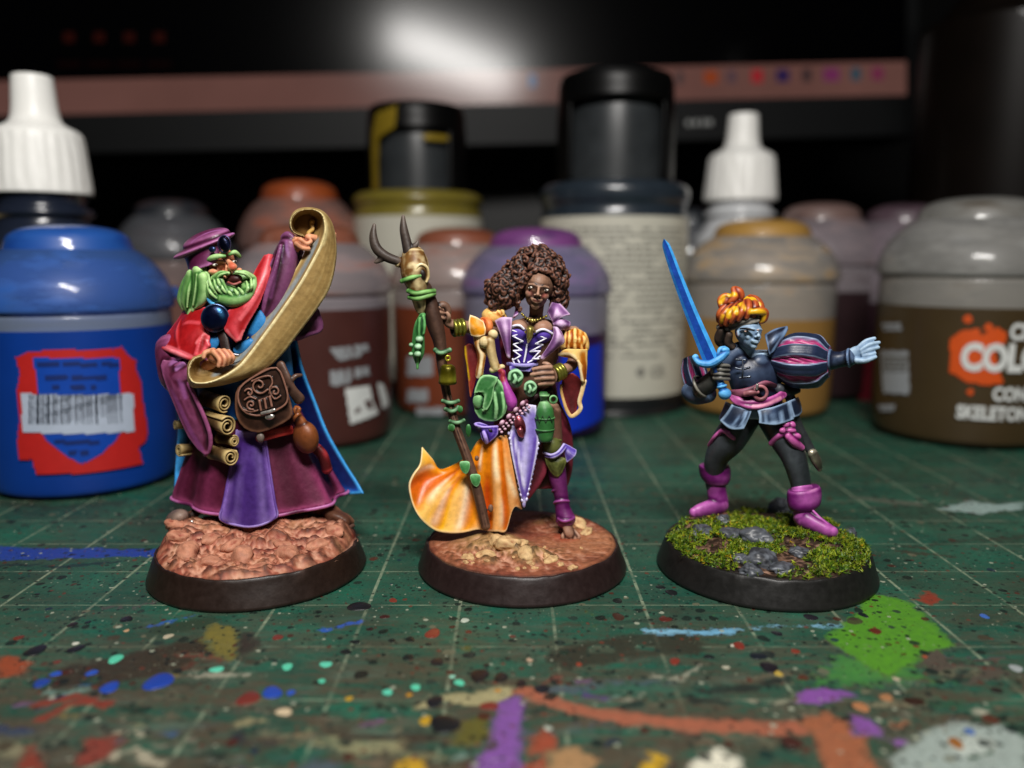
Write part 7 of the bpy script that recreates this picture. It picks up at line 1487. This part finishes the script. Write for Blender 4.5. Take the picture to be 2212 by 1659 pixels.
# peplum panels
PE = dict(col='#2c3c58', hi='#8aa2be', lo='#0d1424')
def panel(rows, **k): return S3.part('skirt_panel', [sheet(rows, 6, 6, 6)], it=12, k=8, mat=SATIN, **PE, **k)
panel([[(1583, 872, 34), (1605, 880, 46), (1625, 884, 50)], [(1570, 892, 34), (1596, 902, 50), (1618, 903, 52)], [(1556, 909, 30), (1578, 927, 46), (1607, 927, 52)]], strokes=[([(1612, 890, 54), (1600, 925, 54)], 3, '#8aa4c4', .9), ([(1596, 895, 54), (1585, 920, 52)], 2.5, '#7a94b4', .7)])
panel([[(1636, 886, 52), (1670, 880, 52), (1706, 866, 34)], [(1640, 900, 56), (1672, 896, 58), (1710, 886, 38)], [(1640, 914, 56), (1676, 918, 60), (1714, 906, 40)]], strokes=[([(1655, 890, 60), (1656, 914, 62)], 2.5, '#8aa4c4', .8), ([(1685, 880, 56), (1690, 910, 58)], 2.5, '#8aa4c4', .8), ([(1638, 890, 58), (1640, 913, 60)], 2.5, '#9ab2cc', .9)])
panel([[(1570, 868, 0), (1578, 872, 18), (1586, 874, 30)], [(1562, 888, -4), (1568, 894, 14), (1574, 898, 28)], [(1556, 902, -6), (1556, 908, 10), (1560, 912, 24)]])
panel([[(1704, 866, 30), (1714, 862, 14), (1722, 858, -8)], [(1708, 884, 34), (1720, 880, 14), (1728, 874, -8)], [(1714, 902, 34), (1724, 898, 14), (1730, 890, -8)]])
# puffed and slashed sleeves
def pumpkin(name, c, ax, rad, prof, slits, ph, **kw):
    c = np.array(c, float); ax = nrm(ax); e1 = nrm(np.array([0, -1.0, 0])-ax*(np.array([0, -1.0, 0])@ax)); e2 = np.cross(ax, e1)
    n, m = 168, 30; V = []; cl = []; T = np.linspace(0, 1, m); Lh_ = kw.get('L', 120)
    pr = cr(np.array(prof), 8); pr_r = np.interp(T, np.linspace(0, 1, len(pr)), pr[:, 0])
    for i, t in enumerate(T):
        for j in range(n):
            a = 2*pi*j/n; w_ = ((a-ph)/(2*pi)*slits) % 1.0; x = abs(w_-.5)*2          # 0 in the slit, 1 mid-panel
            sw = .34*math.sin(pi*min(max(t, .02), .98))**.6; s_ = np.clip((x-sw)/.10, 0, 1)
            crease = .02*math.sin(t*26+w_*30)
            rr_ = pr_r[i]*rad*((.885+crease)*(1-s_)+s_*(1.0+.035*math.cos((x-.65)*3)))
            V.append(c+ax*((t-.5)*Lh_)+rr_*(cos(a)*e1+sin(a)*e2))
            edge_ = np.clip(1-abs(x-sw-.12)/.10, 0, 1)*(s_ > .3)
            pk = lin('#a8326e')*(.55+.6*(.5+25*crease)); nv = lin('#1d2740')*(1-edge_)+lin('#8fa6c4')*edge_
            cl.append(np.clip(pk*(1-s_)+nv*s_, 0, 1))
    Fc = [(i*n+j, i*n+(j+1) % n, (i+1)*n+(j+1) % n, (i+1)*n+j) for i in range(m-1) for j in range(n)]
    Fc += [tuple(range(n))[::-1], tuple((m-1)*n+j for j in range(n))]
    cl = np.array(cl)
    return S3.part(name, [(np.array(V), Fc)], '#1d2740', fn=lambda co, st: cl.copy(), mat=SATIN)
pumpkin('puffed_sleeve', (1732, 779, 12), (1, .03, .18), 60, [(.55,), (.80,), (.96,), (1.0,), (.98,), (.90,), (.55,)], 8, .42, L=122)
S3.part('sleeve_cuff', [tube([(1786, 776, 26), (1800, 778, 28), (1818, 776, 32), (1836, 772, 36)], [24, 20, 17, 19], 16), torus((1793, 777, 27), (1, .03, .2), 20, 4, 22), torus((1834, 773, 36), (1, -.05, .2), 19, 3, 22)], vox=1.5, sm=2, it=10, k=7, mat=SATIN, **NV)
pumpkin('puffed_sleeve', (1502, 812, -6), (.28, .92, .2), 28, [(.6,), (.92,), (1.0,), (.95,), (.6,)], 7, .2, L=84)
S3.part('sleeve_cuff', [tube([(1490, 845, 0), (1505, 853, 12), (1530, 850, 26)], [20, 21, 20])], vox=1.5, sm=2, it=10, k=7, mat=SATIN, **NV)
# gauntlet
gl_ = [tube(pl(A7, [(450, 1400, 30), (520, 1340, 44), (600, 1260, 56)]), [22, 20, 18]), blob(A7(600, 1240, 58), (20, 20, 14), rot=10)]
for k_, y in enumerate((1195, 1232, 1270, 1308)): gl_.append(tube(pl(A7, [(560, y-6, 70), (620, y-4, 77), (675, y, 70), (685, y+6, 60)]), [5.5, 5, 4.6, 4.2]))
gl_ += [tube(pl(A7, [(560, 1290, 62), (545, 1240, 70), (570, 1185, 70)]), 5.5)]
gau = S3.part('gauntlet', gl_, '#121314', '#6c6a64', '#040404', vox=1.2, sm=1, it=9, k=5, mat=SATIN)
S3.part('gauntlet_cuff', [torus(A7(445, 1375, 34), (.75, -.5, .45), 24, 3.5, 26)], '#1a1b1c', '#7c786e', '#060606', it=5, k=5, parent=gau, mat=SATIN)
# sword
tip, b0 = np.array([1434, 516, 92.0]), np.array([1536, 778, 78.0]); ax = nrm(b0-tip); sd = nrm(np.array([ax[1], -ax[0], 0])); sd = -sd if sd[0] < 0 else sd
Lb = np.linalg.norm(b0-tip); nn = np.array([0, 0, 1.0])
secs = []
for t, wl, wr in ((0, .6, .6), (.03, 6, 5), (.08, 9, 9), (.3, 11, 12), (.6, 13, 14.5), (.85, 15.5, 16.5), (1, 17, 17)):
    c = tip+ax*Lb*t+sd*(-4*sin(pi*t)); fl_ = .52
    secs.append([c-sd*wl, c-sd*wl*fl_+nn*4, c+nn*3.2, c+sd*wr*fl_*.9+nn*4, c+sd*wr, c+sd*wr*fl_-nn*4, c-nn*3.2, c-sd*wl*fl_-nn*4])
V, Fc = loft(secs, 5, 1)
def bl_fn(co, st):
    n_ = len(co); c = np.tile(lin('#0b4fb4'), (n_, 1)); j = np.arange(n_) % 8
    lt = np.isin(j, (4,)); c[lt] = lin('#5cb8f2'); c[np.isin(j, (0,))] = lin('#2a86d8'); return c
V2, F2 = [], []
# each facet keeps its own painted edge: split the section ring into flat strips
ns = len(V)//8; ring = V.reshape(ns, 8, 3)
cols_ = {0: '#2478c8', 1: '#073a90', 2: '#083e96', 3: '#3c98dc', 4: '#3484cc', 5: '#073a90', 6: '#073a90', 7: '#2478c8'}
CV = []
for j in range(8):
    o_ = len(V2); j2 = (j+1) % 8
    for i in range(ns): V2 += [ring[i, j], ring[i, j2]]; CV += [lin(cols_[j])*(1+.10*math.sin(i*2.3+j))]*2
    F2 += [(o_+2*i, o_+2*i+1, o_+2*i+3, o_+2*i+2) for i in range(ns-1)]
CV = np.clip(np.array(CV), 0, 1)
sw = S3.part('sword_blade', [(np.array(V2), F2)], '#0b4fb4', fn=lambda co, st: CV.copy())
SB = dict(col='#1c66ae', hi='#62b0e6', lo='#082c60')
S3.part('sword_guard', [tube(pl(A7, [(385, 1120, 78), (430, 1170, 82), (520, 1180, 84), (600, 1140, 84), (665, 1080, 80)]), [6, 8, 9, 9, 8]), blob(A7(395, 1120, 78), 7), blob(A7(650, 1060, 80), (11, 8, 8)), tube(pl(A7, [(600, 1110, 80), (610, 1055, 80), (650, 1045, 78)]), 6)], vox=1.2, sm=1, it=8, k=5, **SB)
S3.part('sword_pommel', [tube(pl(A7, [(615, 1350, 66), (630, 1400, 66)]), 9), blob(A7(650, 1440, 66), (14.5, 13, 13)), torus(A7(625, 1375, 66), (.25, 1, 0), 9, 3, 16)], vox=1.2, sm=1, it=8, k=5, **SB)
S3.part('sword_grip', [tube(pl(A7, [(545, 1150, 74), (580, 1250, 70), (615, 1360, 66)]), 8)], '#123a78', '#2f7cc4', '#061838', it=5, k=5)
# hair, headband
def A7h(x, y, d=0.0): return A7(x, y, d-17)
OH = dict(col='#86301a', hi='#b4582a', lo='#3c0e06')
hr = [blob((1602, 676, 6), (44, 25, 34), rot=-8), blob((1622, 668, 10), (28, 20, 26), rot=10)]
for q in ([(620, 830, 50), (640, 760, 60), (700, 690, 54), (760, 650, 40)], [(660, 830, 62), (690, 760, 70), (740, 690, 62), (790, 640, 46)], [(710, 810, 72), (740, 750, 78), (780, 690, 70), (810, 640, 50)], [(770, 790, 78), (800, 730, 82), (820, 670, 72), (830, 620, 52)], [(840, 770, 80), (860, 710, 82), (860, 650, 70), (845, 605, 50)], [(900, 760, 76), (920, 690, 74), (900, 630, 60), (860, 595, 44)], [(950, 770, 60), (965, 690, 56), (930, 620, 44), (870, 590, 34)], [(600, 800, 30), (610, 740, 40), (660, 680, 40), (730, 640, 30)]):
    hr.append(tube(pl(A7h, q), [7, 9, 8, 5], 9))
hr += [tube(pl(A7h, [(880, 730, 84), (950, 720, 84), (1000, 730, 74), (990, 790, 70), (960, 820, 68)]), [7, 9, 9, 8, 4]), blob(A7h(690, 640, 30), (20, 16, 18)), blob(A7h(640, 655, 26), (12, 15, 13)), tube(pl(A7h, [(620, 680, 36), (610, 620, 34), (660, 585, 36), (720, 610, 40)]), 7), tube(pl(A7h, [(700, 640, 44), (740, 590, 44), (730, 530, 36)]), [8, 9, 8]), tube(pl(A7h, [(740, 525, 34), (780, 550, 38), (790, 600, 38), (750, 630, 40)]), [7, 9, 8, 6])]
YL = '#e0ac1c'
hair = S3.part('hair', hr, vox=1.2, sm=3, it=9, k=5, mat=SATIN, strokes=[(pl(A7h, [(680, 700, 70), (688, 760, 78)]), 6, YL, .95), (pl(A7h, [(735, 680, 74), (750, 730, 84)]), 5.5, YL, .95), (pl(A7h, [(785, 650, 68), (815, 700, 84)]), 5.5, YL, .95), (pl(A7h, [(830, 600, 56), (890, 612, 64), (945, 655, 62)]), 5.5, YL, .95), (pl(A7h, [(885, 722, 92), (950, 725, 94), (985, 745, 84), (970, 800, 78)]), 7, YL, .95), (pl(A7h, [(690, 575, 44), (740, 572, 52)]), 5, YL, .9), (pl(A7h, [(615, 640, 42), (640, 590, 44)]), 5, YL, .85), (pl(A7h, [(635, 760, 66), (622, 810, 60)]), 4.5, YL, .8)], **OH)
S3.part('headband', [tube(pl(A7h, [(680, 862, 50), (760, 835, 68), (850, 800, 78), (930, 770, 76)]), 6.5, up=(0, 0, 1), asp=.5), tube(pl(A7h, [(690, 880, 52), (780, 850, 70), (870, 820, 80), (940, 800, 78)]), 4, up=(0, 0, 1), asp=.6), tube(pl(A7h, [(600, 860, 20), (640, 880, 36), (690, 870, 50)]), [7, 8, 6])], '#2c2a28', '#8f8a80', '#0c0b0a', vox=1.2, sm=1, it=7, k=5)
S3.part('nape_hair', [tube(pl(A7, [(640, 890, 20), (620, 960, 10), (640, 1010, 10)]), [14, 16, 12]), tube(pl(A7, [(690, 920, 34), (680, 990, 26), (720, 1030, 26)]), [8, 10, 8])], '#17120f', '#4a3c34', '#060404', vox=1.4, it=7, k=6)
# scabbard
sc_ = S3.part('scabbard', [tube([A7(1180, 1400, 6), A7(1230, 1500, 0), A8(1190, 20, -6), A8(1270, 180, -4), A8(1330, 290, 0)], [11, 11.5, 11.5, 11, 10], up=(0, 0, 1), asp=.7)], '#2b2e30', '#6c7072', '#0c0d0e', sub=1, it=8, k=7, mat=SATIN)
S3.part('scabbard_tip', [tube([A8(1325, 280, 2), A8(1360, 350, 2), A8(1385, 410, 2)], [11, 11, 6])], '#7a7464', '#d4ccb4', '#2c2a22', mat=METAL, it=5, k=5, parent=sc_)
S3.part('dagger_hilt', [tube(pl(A7, [(1130, 1400, 20), (1200, 1420, 10), (1290, 1410, 0)]), [14, 12, 6])], '#0e0f12', '#3c4048', it=6, k=6)
